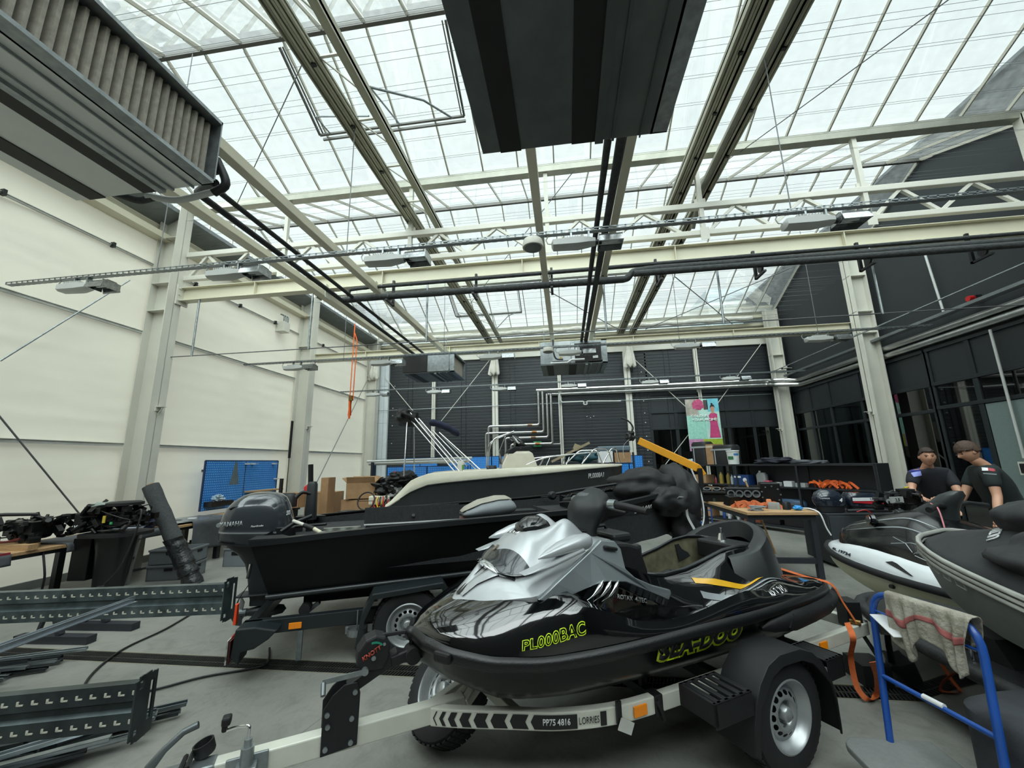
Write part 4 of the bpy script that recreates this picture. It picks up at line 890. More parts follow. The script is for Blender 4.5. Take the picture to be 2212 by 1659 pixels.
# registration outlined in lime and the big side wordmark
text('PL000BAC', .072, lambda x, y: (deckpt(2.70-x*.93, .92+(y+x*.10)/.1), fl_n(2.66-x, 1.0)), LIME, js, outline=.0022, bold=.002, spacing=1.08, shear=.12)
def hn(x, s):
    t = hullpt(x+.01, s)-hullpt(x-.01, s); w_ = hullpt(x, s+.05)-hullpt(x, s-.05); n_ = t.cross(w_).normalized(); return n_ if n_.y > 0 else -n_
wm_ = lambda x, y: (hullpt(1.80-x*.90, .36-y/.15), hn(1.8-x, .5))
text('SEA-DOO', .155, lambda x, y: (wm_(x, y)[0]+V((0, .004, 0)), wm_(x, y)[1]), LIME, js, bold=.024, spacing=1.05, shear=.12, name='wordmark_fill', depth=.001)
text('SEA-DOO', .155, lambda x, y: (wm_(x, y)[0]+V((0, .0065, 0)), wm_(x, y)[1]), BKD, js, bold=.009, spacing=1.05, shear=.12, name='wordmark', depth=.001)
# orange lashing strap: bunch on the stern and tail to the trailer
st_ = thing('lashing_strap', 'orange lashing strap bunched on the jet ski stern and looping down to the floor', 'strap', (0, 0, 0))
def jw(x, y, z): return js.matrix_basis @ V((x, y, z))
js.matrix_basis = Matrix.Translation((1.9106, 4.0355, 0)) @ Matrix.Rotation(radians(212.5), 4, 'Z')
def ribbon(b, pts, w, side=None, n=6, th=.003):
    P = catmull(pts, n); L = []; R = []
    for i, p in enumerate(P):
        t = (P[min(i+1, len(P)-1)]-P[max(i-1, 0)]).normalized(); s_ = V(side(i/(len(P)-1)) if callable(side) else side) if side is not None else t.cross(V((0, 0, 1)))
        s_ = s_-t*s_.dot(t); s_ = s_.normalized() if s_.length > 1e-5 else V((1, 0, 0)); nn = t.cross(s_).normalized()*th/2
        L.append([p-s_*w/2-nn, p+s_*w/2-nn, p+s_*w/2+nn, p-s_*w/2+nn])
    b.loft(L); return b
OR2 = mat('worn_orange_webbing', '#c4602a', .75, var=.2, vs=25)
b = MB()
for k in range(5):
    c = jw(.33, -.05, .76); a = k*1.3
    ribbon(b, [c+V((.09*cos(a), .09*sin(a), -.03)), c+V((.07*cos(a+1), .08*sin(a+1), .05+.03*(k % 2))), c+V((.09*cos(a+2.2), .07*sin(a+2.2), .03)), c+V((.1*cos(a+3), .08*sin(a+3), -.03))], .035, (0, 0, 1))
b.build('webbing_bundle', OR2, st_, smooth=60)
MB().box(jw(.30, .04, .76), (.1, .05, .05), Matrix.Rotation(.6, 3, 'Z')).build('ratchet', BLACKM, st_, bev=.008)
p0 = jw(.25, .05, .735); p1 = aZ(.70, 1745, 1247); p2 = aZ(.68, 1795, 1262); p3 = V(aZ(.42, 1850, 1345))
MBr = MB(); ribbon(MBr, [p0, p1, p2, (p2+p3)/2+V((0, 0, .0)), p3], .04, (.6, .8, .1)); MBr.build('webbing', OR2, st_, smooth=60)
q = [aZ(.50, 1830, 1345), aZ(.44, 1843, 1380), aZ(.25, 1838, 1420), aZ(.08, 1850, 1480), aZ(.022, 1875, 1512), aZ(.03, 1893, 1500), aZ(.2, 1895, 1465), aZ(.4, 1885, 1430)]
MBr = MB(); ribbon(MBr, q, .035, (.75, -.3, .3)); MBr.build('webbing_loop', OR2, st_, smooth=60)

# ---------------------------------------------------------------- its trailer (same local frame)
tl = thing('boat_trailer', 'white single-axle trailer under the silver jet ski', 'trailer', (1.9106, 4.0355, 0), radians(212.5))
TW = mat('trailer_white', '#cfd0c4', .4, .15, var=.1, vs=5)
def tj(px, py, z): return js.matrix_basis.inverted() @ aZ(z, px, py)
ZT = .40
a0 = tj(1820, 1352, ZT); a1 = tj(1478, 1477, ZT); a2 = tj(1335, 1531, ZT)
def railpath(sg):
    ys = a1.y*sg
    return catmull([(-.06, ys, ZT-.04), (1.0, ys, ZT-.04), (1.7, ys, ZT-.04), (2.1, ys*.99, ZT-.04), (2.35, ys*.93, ZT-.04), (2.6, ys*.76, ZT-.04), (2.82, ys*.5, ZT-.04), (3.05, ys*.22, ZT-.04), (3.18, ys*.04, ZT-.04)], 5)
def boxtube(b, P, w, h_):
    s = []
    for i, p in enumerate(P):
        t = (P[min(i+1, len(P)-1)]-P[max(i-1, 0)]).normalized(); n_ = V((-t.y, t.x, 0)).normalized()*w/2
        s.append([p+n_+V((0, 0, h_/2)), p-n_+V((0, 0, h_/2)), p-n_-V((0, 0, h_/2)), p+n_-V((0, 0, h_/2))])
    b.loft(s)
fr = MB()
for sg in (1, -1): boxtube(fr, railpath(sg), .05, .085)
boxtube(fr, [V((-.08, -a1.y, ZT-.04)), V((-.08, a1.y, ZT-.04))], .06, .08)
boxtube(fr, [V((3.0, 0, ZT-.035)), V((4.14, 0, ZT-.035))], .07, .09)
fr.bar((3.05, -.0, ZT-.03), (2.55, -.42, ZT-.03), .05, .07).bar((2.78, .27, ZT-.035), (2.85, -.25, ZT-.035), .05, .06).bar((3.0, .02, ZT-.03), (2.72, -.12, ZT+.12), .05, .05)
fr.build('frame', TW, tl, bev=.006, smooth=None)
MB().bar((1.42, -.62, ZT-.12), (1.42, .62, ZT-.12), .07, .07).bar((2.0, -a1.y, ZT-.07), (2.0, a1.y, ZT-.07), .05, .05).bar((.6, -a1.y, ZT-.09), (.6, a1.y, ZT-.09), .05, .05).build('axle_beam', BLACKM, tl)
for sg in (1, -1):
    MB().tube(seg((.5, sg*.3, ZT+.10), (2.1, sg*.3, ZT+.12), 6), .055, 12).build('bunk', mat('bunk_black', '#101112', .9, bump=.3, bs=60), tl, smooth=50)
    MB().bar((2.0, sg*.3, ZT-.07), (2.0, sg*.3, ZT+.1), .04, .03).bar((.7, sg*.3, ZT-.07), (.7, sg*.3, ZT+.1), .04, .03).build('bunk_post', BLACKM, tl)
# printed band on the curved front rail: chevrons, number, maker
PTH = railpath(1)
def along(s, z, off=.027):
    """distance s back along the near rail from the drawbar joint"""
    P = PTH[::-1]; acc = 0
    for a, c in zip(P, P[1:]):
        L = (c-a).length
        if acc+L >= s: break
        acc += L
    t = (s-acc)/L; p = a+(c-a)*t; d_ = (c-a).normalized(); n_ = V((-d_.y, d_.x, 0)); n_ = n_ if n_.y > 0 else -n_
    return p+n_*off+V((0, 0, z)), n_
BKD = mat('decal_black', '#141618', .4, var=.03)
s0 = .02; SK = .8; dec = MB()
def decal(b, poly, off=.0285):
    N = 4; pts = []
    for i in range(len(poly)):
        a = poly[i]; c = poly[(i+1) % len(poly)]
        for k in range(N): pts.append((a[0]+(c[0]-a[0])*k/N, a[1]+(c[1]-a[1])*k/N))
    b.quad(*[along(s_*SK, z_, off)[0] for s_, z_ in pts])
def chev(s, w):
    return [(s, 0), (s+.022, .032), (s+.022+w, .032), (s+w, 0), (s+.022+w, -.032), (s+.022, -.032)]
xs_ = s0
for w in (.008, .024, .04, .058, .075, .09, .10):
    decal(dec, chev(xs_, w)); xs_ += w+.034
decal(dec, [(xs_, 0), (xs_+.022, .032), (xs_+.04, .032), (xs_+.04, -.032), (xs_+.022, -.032)]); dec.grid(lambda u, v: along(SK*(xs_+.04+.25*u), -.032+.064*v, .0285)[0], 14, 1); decal(dec, [(xs_+.44, .032), (xs_+.48, .032), (xs_+.48, -.032), (xs_+.44, -.032)])
dec.build('chevron_decal', BKD, tl)
text('PP75 4816', .04, lambda x, y: along(SK*(xs_+.16+x), y, .030), LETW, tl, bold=.001)
text('LORRIES', .045, lambda x, y: along(SK*(xs_+.365+x), y, .030), BKD, tl, sx=.8)
pp_, nn_ = along(xs_+.16, 0)
MB().box(along(1.1, 0, .03)[0], (.085, .012, .05), Matrix.Rotation(-.02, 3, 'Z')).build('side_reflector', AMBER, tl, bev=.003)
MB().box((-.0+.55, a1.y+.03, ZT-.04), (.085, .012, .05)).build('side_reflector', AMBER, tl, bev=.003)
# small hanging number plate and clamp
c = along(.97, 0, .03)[0]; pl_ = MB().box(c+V((0, .005, .02)), (.03, .012, .1)).build('plate_bracket', BLACKM, tl); MB().box(c+V((-.03, .02, -.045)), (.09, .006, .055), Matrix.Rotation(-.5, 3, 'Y')).build('plate', mat('plate_grey', '#b9bab4', .5), pl_)
c = along(1.22, 0, .0)[0]; MB().box(c+V((0, .0, .0)), (.05, .075, .1)).tube([c+V((.02, .04, .03)), c+V((0, .05, -.02)), c+V((-.02, .04, -.07))], .012, 8).build('hook_clamp', BLACKP, tl, bev=.008)
# wheels
def make_wheel(name, par, loc, rot, r=.29, w=.165, rimr=.165, light='#a9adae'):
    e = empty(name, loc); e.rotation_euler = rot; e.parent = par      # axis = local y, outer face +y
    hw = w/2
    MB().lathe([(rimr, -hw*.9), (rimr+.02, -hw), (r-.05, -hw*1.02), (r-.015, -hw*.9), (r, -hw*.6), (r, hw*.6), (r-.015, hw*.9), (r-.05, hw*1.02), (rimr+.02, hw), (rimr, hw*.9)], 56, ax=(0, 1, 0), cap=False).build('tyre', mat('tyre_rubber', '#17181a', .75, var=.2, vs=30), e, smooth=40)
    tb = MB()
    for k in range(44):
        a = 2*pi*k/44
        for q in (-.55, 0, .55): tb.box((cos(a+q*.02)*(r-.002), q*hw, sin(a+q*.02)*(r-.002)), (.008, w*.24, .026), Matrix.Rotation(-a, 3, 'Y') @ Matrix.Rotation(.25*(q or .3), 3, 'X'))
    tb.build('tread', mat('tyre_rubber', '#17181a'), e)
    RM = mat('rim_'+light, light, .35, .6, var=.08)
    b = MB().lathe([(rimr+.012, hw*.97), (rimr+.004, hw*1.02), (rimr-.008, hw*.9), (rimr-.016, hw*.55), (rimr-.03, hw*.35), (rimr-.045, hw*.40)], 48, ax=(0, 1, 0), cap=False)
    b.lathe([(rimr-.010, -hw*.9), (rimr-.03, -hw*.4), (rimr-.03, hw*.3)], 48, ax=(0, 1, 0), cap=False); b.build('rim', RM, e, smooth=50)
    d_ = MB(); N = 60; ra, rb_ = rimr-.043, .06; H = 14
    def rp(rad, a, y): return V((rad*cos(a), y, rad*sin(a)))
    prof = lambda rad: hw*(.40+.28*math.exp(-((rad-.078)/.028)**2))
    # disc with round holes: ring split into cells, holes left open
    for k in range(H):
        ac = 2*pi*k/H; da = pi/H; rc_, hr = (ra-.022), .0135
        outer = []
        M_ = 16
        for j in range(M_):
            a = 2*pi*j/M_; ux, uy = cos(a), sin(a); m_ = max(abs(ux), abs(uy)); outer.append((rc_+ux/m_*.022, ac+uy/m_*da))
        inner = [(rc_+hr*cos(2*pi*j/M_)*.8, ac+hr*sin(2*pi*j/M_)*1.25/rc_) for j in range(M_)]
        base = [rp(q, a, prof(q)) for q, a in outer]+[rp(q, a, prof(q)) for q, a in inner]
        d_.add(base, [(j, (j+1) % M_, M_+(j+1) % M_, M_+j) for j in range(M_)])
    d_.lathe([(ra-.044, prof(ra-.044)), (.085, prof(.085)), (.075, prof(.078)), (.06, prof(.06)*.95), (.05, hw*.3), (.03, hw*.3), (0, hw*.3)], 56, ax=(0, 1, 0), cap=False)
    d_.build('wheel_disc', RM, e, smooth=50)
    MB().lathe([(rimr-.05, -hw*.2), (0, -hw*.2)], 32, ax=(0, 1, 0), cap=False).build('brake_backing', BLACKM, e)
    MB().lathe([(.038, hw*.3), (.036, hw*.75), (.026, hw*.85), (0, hw*.85)], 20, ax=(0, 1, 0)).build('hub_cap', RM, e, smooth=50)
    for k in range(4):
        a = 2*pi*k/4+.5; MB().cyl((.054*cos(a), hw*.3, .054*sin(a)), (.054*cos(a), hw*.62, .054*sin(a)), .0095, 6).build('wheel_nut', GALVD, e)
    return e
make_wheel('wheel', tl, (1.42, .71, .285), (0, 0, 0), r=.285, w=.155); make_wheel('wheel', tl, (1.42, -.71, .285), (0, 0, pi), r=.285, w=.155)
def fender(par, cx, cy, sg, w=.22, m=BLACKP):
    b = MB(); s = []
    poly = [(-.37, .15), (-.37, .30), (-.345, .40), (-.28, .505), (-.20, .57), (-.10, .605), (.08, .61), (.18, .58), (.26, .51), (.31, .43), (.345, .32), (.36, .22)]
    s = [[(cx+x, cy-sg*w/2, z), (cx+x, cy+sg*w/2, z), (cx+x*.93, cy+sg*(w/2+.012), z-.05*(1 if abs(x) < .3 else .3)), (cx+x*.93, cy+sg*w/2, z-.055*(1 if abs(x) < .3 else .3)), (cx+x*.985, cy+sg*(w/2-.01), z-.012), (cx+x*.985, cy-sg*w/2, z-.012)] for x, z in poly]
    b.loft(s); o = b.build('mudguard', m, par, bev=.006, smooth=35)
    # slatted steps fore and aft
    for d_, z, L in ((1, .50, .27), (-1, .50, .16)):
        g = MB(); x0 = cx+d_*.33
        g.bx(x0, x0+d_*L, cy-w/2, cy-w/2+.02, z-.01, z).bx(x0, x0+d_*L, cy+w/2-.02, cy+w/2, z-.01, z).bx(x0+d_*(L-.02), x0+d_*L, cy-w/2, cy+w/2, z-.1, z).bx(x0, x0+d_*L, cy+sg*w/2, cy+sg*(w/2-.01), z-.11, z)
        for k in range(5): g.bx(x0+d_*L*k/5, x0+d_*(L*k/5+.03), cy-w/2, cy+w/2, z-.012, z)
        g.build('mudguard_step', m, o, bev=.004)
    return o
fender(tl, 1.42, .71, 1); fender(tl, 1.42, -.71, -1)
# winch post
wp = empty('winch', (0, 0, 0)); wp.parent = tl
PLT = [(3.71, .33), (3.71, .52), (3.67, .575), (3.62, .61), (3.56, .61), (3.545, .56), (3.55, .34)]
MB().prism(PLT, (0, .045, 0), u=(1, 0, 0), v=(0, 0, 1), d=(0, .008, 0)).prism(PLT, (0, -.053, 0), u=(1, 0, 0), v=(0, 0, 1), d=(0, .008, 0)).build('post_plate', BLACKM, wp, bev=.004)
for x, z in ((3.69, .50), (3.685, .45), (3.69, .36), (3.58, .46), (3.58, .36), (3.57, .57)): MB().cyl((x, .05, z), (x, .062, z), .011, 14).build('bolt', GALV, wp)
MB().bar((3.60, 0, .57), (3.36, 0, .68), .07, .05).bar((3.40, .03, .655), (3.27, .03, .68), .02, .05).build('winch_arm', BLACKM, wp, bev=.005)
hs = MB()
prof = [(3.54, .645), (3.57, .68), (3.565, .74), (3.53, .785), (3.48, .80), (3.435, .785), (3.41, .745), (3.41, .69), (3.44, .64)]
hs.prism(prof, (0, -.05, 0), u=(1, 0, 0), v=(0, 0, 1), d=(0, .1, 0)); hso = hs.build('winch_housing', BLACKP, wp, bev=.01)
text('KNOTT', .028, lambda x, y: (V((3.50-x*.9+y*.35, .055, .725+x*.42+y)), V((0, 1, 0))), mat('knott_red', '#a8402c', .5), hso, bold=.001)
MB().cyl((3.49, .05, .70), (3.49, .056, .70), .011, 16).cyl((3.44, .05, .755), (3.44, .056, .755), .007, 12).build('screw_cap', GALV, hso)
q = MB()
for k in range(8):
    a = 1.4+k*.14; q.box((3.49+.05*cos(a), .0515, .725+.045*sin(a)), (.009, .002, .008), Matrix.Rotation(-a, 3, 'Y'))
q.build('green_mark', mat('mark_green', '#1f8a6f', .5), hso)
MB().bar((3.53, .07, .655), (3.72, .08, .655), .022, .007, up=(0, 1, 0)).build('crank_arm', GALV, wp); MB().cyl((3.715, .08, .65), (3.715, .12, .615), .011, 12).build('crank_handle', GALVD, wp, smooth=50)
MB().cyl((3.53, .05, .655), (3.53, .078, .655), .016, 12).build('crank_hub', GALV, wp)
MB().cyl((3.29, -.03, .67), (3.29, .06, .67), .04, 18).build('bow_roller', RUBBER, wp, smooth=50)
MB().tube([(3.45, 0, .78), (3.32, 0, .775)], .01, 6).build('winch_strap', BLACKM, wp)
# coupling, jack and plug at the drawbar end
MB().bx(4.12, 4.42, -.045, .045, ZT-.09, ZT+.015).build('coupling_body', GALV, tl, bev=.01)
MB().tube([(4.36, 0, ZT+.0), (4.35, 0, ZT+.05), (4.31, 0, ZT+.10), (4.25, 0, ZT+.15), (4.20, 0, ZT+.165)], [.022, .02, .014, .013, .014], 10).build('coupling_handle', GALVD, tl, smooth=60)
MB().cyl((4.0, .075, .08), (4.0, .075, ZT+.07), .026, 16).cyl((4.0, .075, ZT+.07), (4.0, .075, ZT+.1), .016, 12).build('jack_tube', GALV, tl, smooth=50)
MB().tube(rnd([(4.0, .075, ZT+.1), (4.0, .075, ZT+.15), (4.06, .03, ZT+.135), (4.10, .02, ZT+.125)], .015, 3), .006, 8).build('jack_crank', CHROME, tl, smooth=60)
MB().box((4.095, .02, ZT+.165), (.035, .045, .035)).box((4.10, .02, ZT+.14), (.022, .022, .04)).build('jack_knob', BLACKP, tl, bev=.008)
MB().bx(3.92, 4.08, .035, .05, ZT-.1, ZT+.02).bx(3.96, 4.04, .05, .11, ZT-.06, ZT-.0).build('jack_clamp', GALV, tl, bev=.004)
MB().lathe([(.035, 0), (.04, .01), (.04, .05), (.034, .05), (.03, .01)], 20, (4.17, -.05, ZT+.02), (0.3, 0, 1)).build('plug_holder', BLACKP, tl, smooth=50)
MB().tube([(4.24, .05, ZT-.12), (4.24, .05, ZT+.03), (4.24, -.05, ZT+.03)], .01, 6).tube([(4.215, .05, ZT-.12), (4.215, .05, ZT+.04), (4.215, -.05, ZT+.04)], .01, 6).build('cable_wrap', BLACKP, tl)
# spare wheel leaning behind the drawbar
sw = thing('spare_wheel', 'spare wheel lying tilted behind the trailer drawbar below the jet ski bow', 'wheel', (0, 0, 0))
e = make_wheel('wheel', sw, (-0.795, 2.724, 0.265), V((-.42, -.62, .52)).to_track_quat('Y', 'Z').to_euler(), r=.27)
# ================================================================ BLACK ALUMINIUM BOAT
MATB = mat('black_boat_paint', '#080b0c', .42, var=.15, vs=2, spec=.22)
CARP = mat('boat_carpet', '#2c2e30', .9, var=.3, vs=40, bump=.4, bs=200)
b2 = thing('aluminium_boat', 'flat-sided black aluminium boat marked POL000 behind the silver jet ski', 'boat', (-2.70, 3.25, 0), radians(23))
B2 = [(0, [.90, 1.03, .80, .54, .42]), (.9, [.90, 1.075, .80, .56, .44]), (2, [.90, 1.11, .79, .585, .45]), (3, [.88, 1.14, .74, .62, .47]), (3.6, [.80, 1.18, .62, .68, .50]), (4.2, [.58, 1.22, .36, .78, .56]), (4.6, [.34, 1.26, .17, .90, .66]), (4.8, [.17, 1.28, .07, 1.0, .80]), (4.92, [.03, 1.3, .01, 1.15, 1.05])]
B2r = B2[::-1]
def b2p(x, k):
    g, gz, c, cz, kz = tabint(B2r, x)
    return {'g': (g, gz), 'c': (c, cz), 'k': (0, kz)}[k]
xs = [.0, .3, .7, 1.2, 1.8, 2.4, 3.0, 3.4, 3.7, 4.0, 4.25, 4.5, 4.7, 4.82, 4.92]
h = MB(); S = []
for x in xs:
    g, c, k = b2p(x, 'g'), b2p(x, 'c'), b2p(x, 'k'); x0 = x
    sl = lambda z: x0+(.16*(1.03-z)/.5 if x0 < .05 else 0)
    row = [(sl(g[1]), .9-g[0], g[1]), (sl(c[1]), .9-c[0], c[1]+.03), (sl(c[1]), .9-c[0]+.03, c[1]-.02), (sl(k[1]), .9, k[1]), (sl(c[1]), .9+c[0]-.03, c[1]-.02), (sl(c[1]), .9+c[0], c[1]+.03), (sl(g[1]), .9+g[0], g[1])]
    S.append(row)
h.loft(S, closed=False); h.quad(*S[0]); hull2 = h.build('hull', MATB, b2, smooth=30)
# welded rub strip near the chine and gunwale extrusion
for sg in (-1, 1):
    MB().tube([(x+(.14 if x < .05 else 0), .9+sg*(b2p(x, 'c')[0]+.012), b2p(x, 'c')[1]+.02) for x in xs[:-2]], .022, 8).build('chine_strip', mat('strip_grey_black', '#24282a', .35), b2, smooth=60)
    gm_ = MB(); s = []
    for x in xs:
        g, z = b2p(x, 'g'); y = .9+sg*g; i_ = -sg
        s.append([(x, y-i_*.012, z-.035), (x, y-i_*.012, z+.012), (x, y+i_*.055*min(1, g*3), z+.015), (x, y+i_*.055*min(1, g*3), z-.0), (x, y+i_*.0, z-.0)])
    gm_.loft(s); gm_.build('gunwale', mat('gunwale_black', '#191b1d', .35), b2, smooth=30)
# inner liner: side walls, floor, raised stern and bow decks
def inner(x, f): g, z = b2p(x, 'g'); return max(g-.05, .01)*f
li = MB(); s = []
for x in [.12]+xs[1:-2]:
    g, z = b2p(x, 'g'); w = max(g-.055, .02)
    s.append([(x, .9-w, z-.02), (x, .9-w+.02, .72), (x, .9+w-.02, .72), (x, .9+w, z-.02)])
li.loft(s, closed=False); li.build('liner', CARP, b2)
dk = MB(); dk.bx(.12, .85, .1, 1.7, .93, .96)
s = [[(x, .9-inner(x, 1), 1.02+.02*(x-3)), (x, .9+inner(x, 1), 1.02+.02*(x-3))] for x in (3.1, 3.5, 3.9, 4.2, 4.5, 4.7)]
dk.loft(s, closed=False); dk.bx(3.08, 3.1, .15, 1.65, .72, 1.04).bx(.83, .85, .1, 1.7, .72, .95); dk.build('casting_deck', CARP, b2)
MB().bx(.85, 3.1, .06, .34, .96, .985).bx(.85, 3.1, 1.46, 1.74, .98, 1.0).bx(.85, 3.1, .32, .34, .72, .98).bx(.85, 3.1, 1.46, 1.48, .72, .99).build('side_deck', CARP, b2)
ld = MB().box((1.36, .33, 1.16), (.94, .03, .16), Matrix.Rotation(radians(-8), 3, 'X')); lo = ld.build('locker_lid', CARP, b2, bev=.004)
MB().box((1.36, .315, 1.155), (.90, .006, .13), Matrix.Rotation(radians(-8), 3, 'X')).build('lid_panel', mat('boat_carpet_dark', '#2b2c2e', .9, var=.3, vs=40), lo)
MB().box((1.36, .305, 1.082), (.94, .02, .012)).build('lid_edge', LETW, lo); MB().cyl((1.36, .29, 1.15), (1.36, .32, 1.15), .016, 12).build('lid_lock', CHROME, lo)
MB().tube([(3.2, 1.62, 1.15), (3.9, 1.5, 1.2)], .01).bx(3.4, 3.43, .5, 1.4, 1.04, 1.24).build('bow_frame', MATB, b2)
# corner caps at the transom
for y in (.0, 1.6): MB().prism([(-.01, 0), (.34, 0), (.2, .2), (-.01, .2)], (0, y, 1.035), u=(1, 0, 0), v=(0, 1, 0), d=(0, 0, .018)).build('corner_cap', mat('gunwale_black', '#191b1d'), b2)
# cleat, buckets of small fittings on the stern deck
q = MB().bx(2.95, 3.1, .03, .055, 1.15, 1.163).cyl((2.99, .042, 1.13), (2.99, .042, 1.155), .008, 8).cyl((3.05, .042, 1.13), (3.05, .042, 1.155), .008, 8); q.build('cleat', BLACKM, b2)
# registration on the bow
def b2side(x, y):
    X = 4.02+x; g, z = b2p(X, 'g'); c, cz = b2p(X, 'c'); t = (.16-y)/(z-cz); Y = .9-(g*(1-t)+c*t)
    return V((X, Y, z-.16+y)), V((.25, -1, -.2)).normalized()
text('POL000', .16, lambda x, y: b2side(x, y*1.0), LETW, b2, shear=.25, sx=.62, bold=.003, depth=.004)
# rod holders, seat, trolling shaft: things lying in the boat
def onb2(x, y, z): return Matrix.Translation((-2.70, 3.25, 0)) @ Matrix.Rotation(radians(23), 4, 'Z') @ V((x, y, z))
A2 = radians(23)
t = thing('rod_holder_rack', 'pale metal rack with three round holes lying in the stern of the black boat', 'rack', onb2(.68, .42, .96), A2)
MB().box((0, 0, .055), (.34, .012, .09), Matrix.Rotation(.25, 3, 'X')).build('back_plate', ALU, t)
for x in (-.12, .0, .12): MB().lathe([(.022, -.04), (.028, -.04), (.028, .04), (.022, .04), (.022, -.04)], 18, (x, -.04, .03), (0, 1, 0)).build('tube_holder', mat('holder_pale', '#b6c2c8', .4), t, smooth=40)
t = thing('folded_boat_seat', 'folded grey boat seat standing in the middle of the black boat', 'seat', onb2(2.22, .75, .985), A2)
s = []
for x, z0, z1, w in ((-.30, .09, .11, .12), (-.26, .06, .16, .2), (-.1, .04, .235, .23), (.1, .04, .275, .235), (.24, .06, .27, .23), (.3, .1, .22, .2), (.32, .14, .18, .14)):
    s.append([(x, w*cos(a)*(1 if abs(cos(a)) > .3 else 1), (z0+z1)/2+(z1-z0)/2*sin(a)) for a in [2*pi*k/20 for k in range(20)]])
MB().loft(s).build('cushion', mat('seat_grey', '#7d8286', .55, var=.08), t, smooth=60)
s = []
for x, z0, z1, w in ((-.31, .125, .13, .09), (-.25, .15, .175, .16), (-.1, .19, .25, .17), (.1, .22, .288, .17), (.22, .225, .285, .16), (.27, .22, .26, .12)):
    s.append([(x, w*cos(a), (z0+z1)/2+(z1-z0)/2*sin(a)) for a in [2*pi*k/16 for k in range(16)]])
MB().loft(s).build('top_panel', mat('seat_beige', '#a19d90', .6), t, smooth=60); MB().cyl((.05, 0, -.26), (.05, 0, .06), .04, 12).build('pedestal', BLACKM, t); MB().box((-.3, .0, .02), (.1, .25, .09)).build('hinge_block', mat('maroon_plastic', '#4a2b2c', .5), t, bev=.01)
t = thing('trolling_motor', 'black trolling motor laid along the bow of the black boat', 'motor', onb2(3.1, .9, 0), A2)
MB().tube([(0, .0, 1.24), (.3, 0, 1.28), (1.2, .0, 1.37)], .018, 10).build('shaft', BLACKM, t, smooth=60); MB().lathe([(0, -.04), (.05, -.035), (.055, .02), (.03, .05), (0, .05)], 20, (0, 0, 1.23), (0, -1, .1)).build('foot_pedal_wheel', BLACKP, t, smooth=50); MB().lathe([(0, 0), (.028, 0), (.03, .01), (0, .01)], 18, (0, -.035, 1.232), (0, -1, .1)).build('wheel_hub', GALV, t)
for k in range(2): MB().tube([(.15+.05*i, .05+.02*sin(i*2.2+k*3), 1.20+.02*i*.25+.02*sin(i*2.9+k)) for i in range(22)], .012, 6).build('coiled_cable', BLACKP, t, smooth=60)
# bow cover: a bundle of black cloth
CLOTH = mat('black_cover_cloth', '#131416', .65, var=.4, vs=6, bump=.25, bs=12)
def blob(n, c, r, seed, amp, ffreq=1.8, seg_=(40, 26), flatb=None):
    b = MB()
    def g(u, v):
        a = 2*pi*u; p = pi*(v-.5); d = V((cos(a)*cos(p), sin(a)*cos(p), sin(p)))
        k = 1+amp*noise.noise(d*ffreq+V((seed, 0, 0)))+amp*.28*noise.noise(d*ffreq*2.2+V((0, seed, 0)))+amp*.06*abs(noise.noise(d*ffreq*5+V((0, 0, seed))))
        q = V((c[0]+d.x*r[0]*k, c[1]+d.y*r[1]*k, c[2]+d.z*r[2]*k))
        if flatb is not None and q.z < flatb: q.z = flatb+.02*(q.z-flatb)
        return q
    return b.grid(g, *seg_)
t = thing('bow_cover', 'crumpled black cloth cover bunched over the bow of the black boat', 'cover', onb2(4.42, .85, 1.1), A2)
blob(0, (0, .05, .20), (.46, .45, .24), 3, .22).build('cloth', CLOTH, t, smooth=180)
blob(0, (.42, -.05, .02), (.27, .40, .46), 8, .22, 1.6).build('cloth_fold', CLOTH, t, smooth=180)
blob(0, (.05, -.45, .05), (.26, .18, .17), 5, .3).build('cloth_fold', CLOTH, t, smooth=180)
blob(0, (.35, -.30, -.28), (.2, .15, .32), 11, .3, 1.8).build('cloth_fold', CLOTH, t, smooth=180)
q = MB(); ribbon(q, [(.05, -.62, .10), (.14, -.60, .08), (.2, -.56, -.02), (.22, -.54, -.14), (.3, -.54, -.3)], .03, (1, -.2, .2)); q.build('white_tape', LETW, t, smooth=60)
q = MB().tube(catmull([(.66, -.15, .42), (.73, -.2, .1), (.7, -.25, -.2), (.55, -.3, -.42)], 5), .012, 6); q.build('white_piping', LETW, t, smooth=60)
# ---- outboard
def sqloop(x0, x1, w, z, n=24, e=2.6, y=0, sl=0):
    o = []
    for k in range(n):
        a = 2*pi*k/n; ca, sa = cos(a), sin(a)
        X = (x0+x1)/2+(x1-x0)/2*(abs(ca)**(2/e))*(1 if ca > 0 else -1); Y = y+w*(abs(sa)**(2/e))*(1 if sa > 0 else -1); o.append((X, Y, z+sl*(X-x0)))
    return o
OBG = mat('outboard_grey', '#363b40', .22, .15, var=.05, coat=.8); OBD = mat('outboard_dark', '#23272a', .45, .1)
ob = thing('outboard_motor', 'large dark grey outboard with 50 on its cowl at the black boat stern', 'outboard motor', (-2.70, 3.25, 0), A2)
s = [sqloop(x0, x1, w, z, 28, 3.0, .85, sl) for x0, x1, w, z, sl in ((-.49, .10, .175, .925, -.12), (-.515, .14, .20, .97, -.08), (-.525, .145, .212, 1.04, -.03), (-.52, .13, .215, 1.12, .0), (-.50, .11, .21, 1.19, .01), (-.47, .085, .195, 1.26, .02), (-.42, .05, .165, 1.32, .04), (-.35, .0, .12, 1.37, .03), (-.28, -.07, .06, 1.395, .02), (-.22, -.12, .01, 1.405, 0))]
cw_ = MB().loft(s).build('cowl', OBG, ob, smooth=60)
s = [sqloop(-.522, .14, .214, z, 28, 3.0, .85, -.05) for z in (1.03, 1.045)]
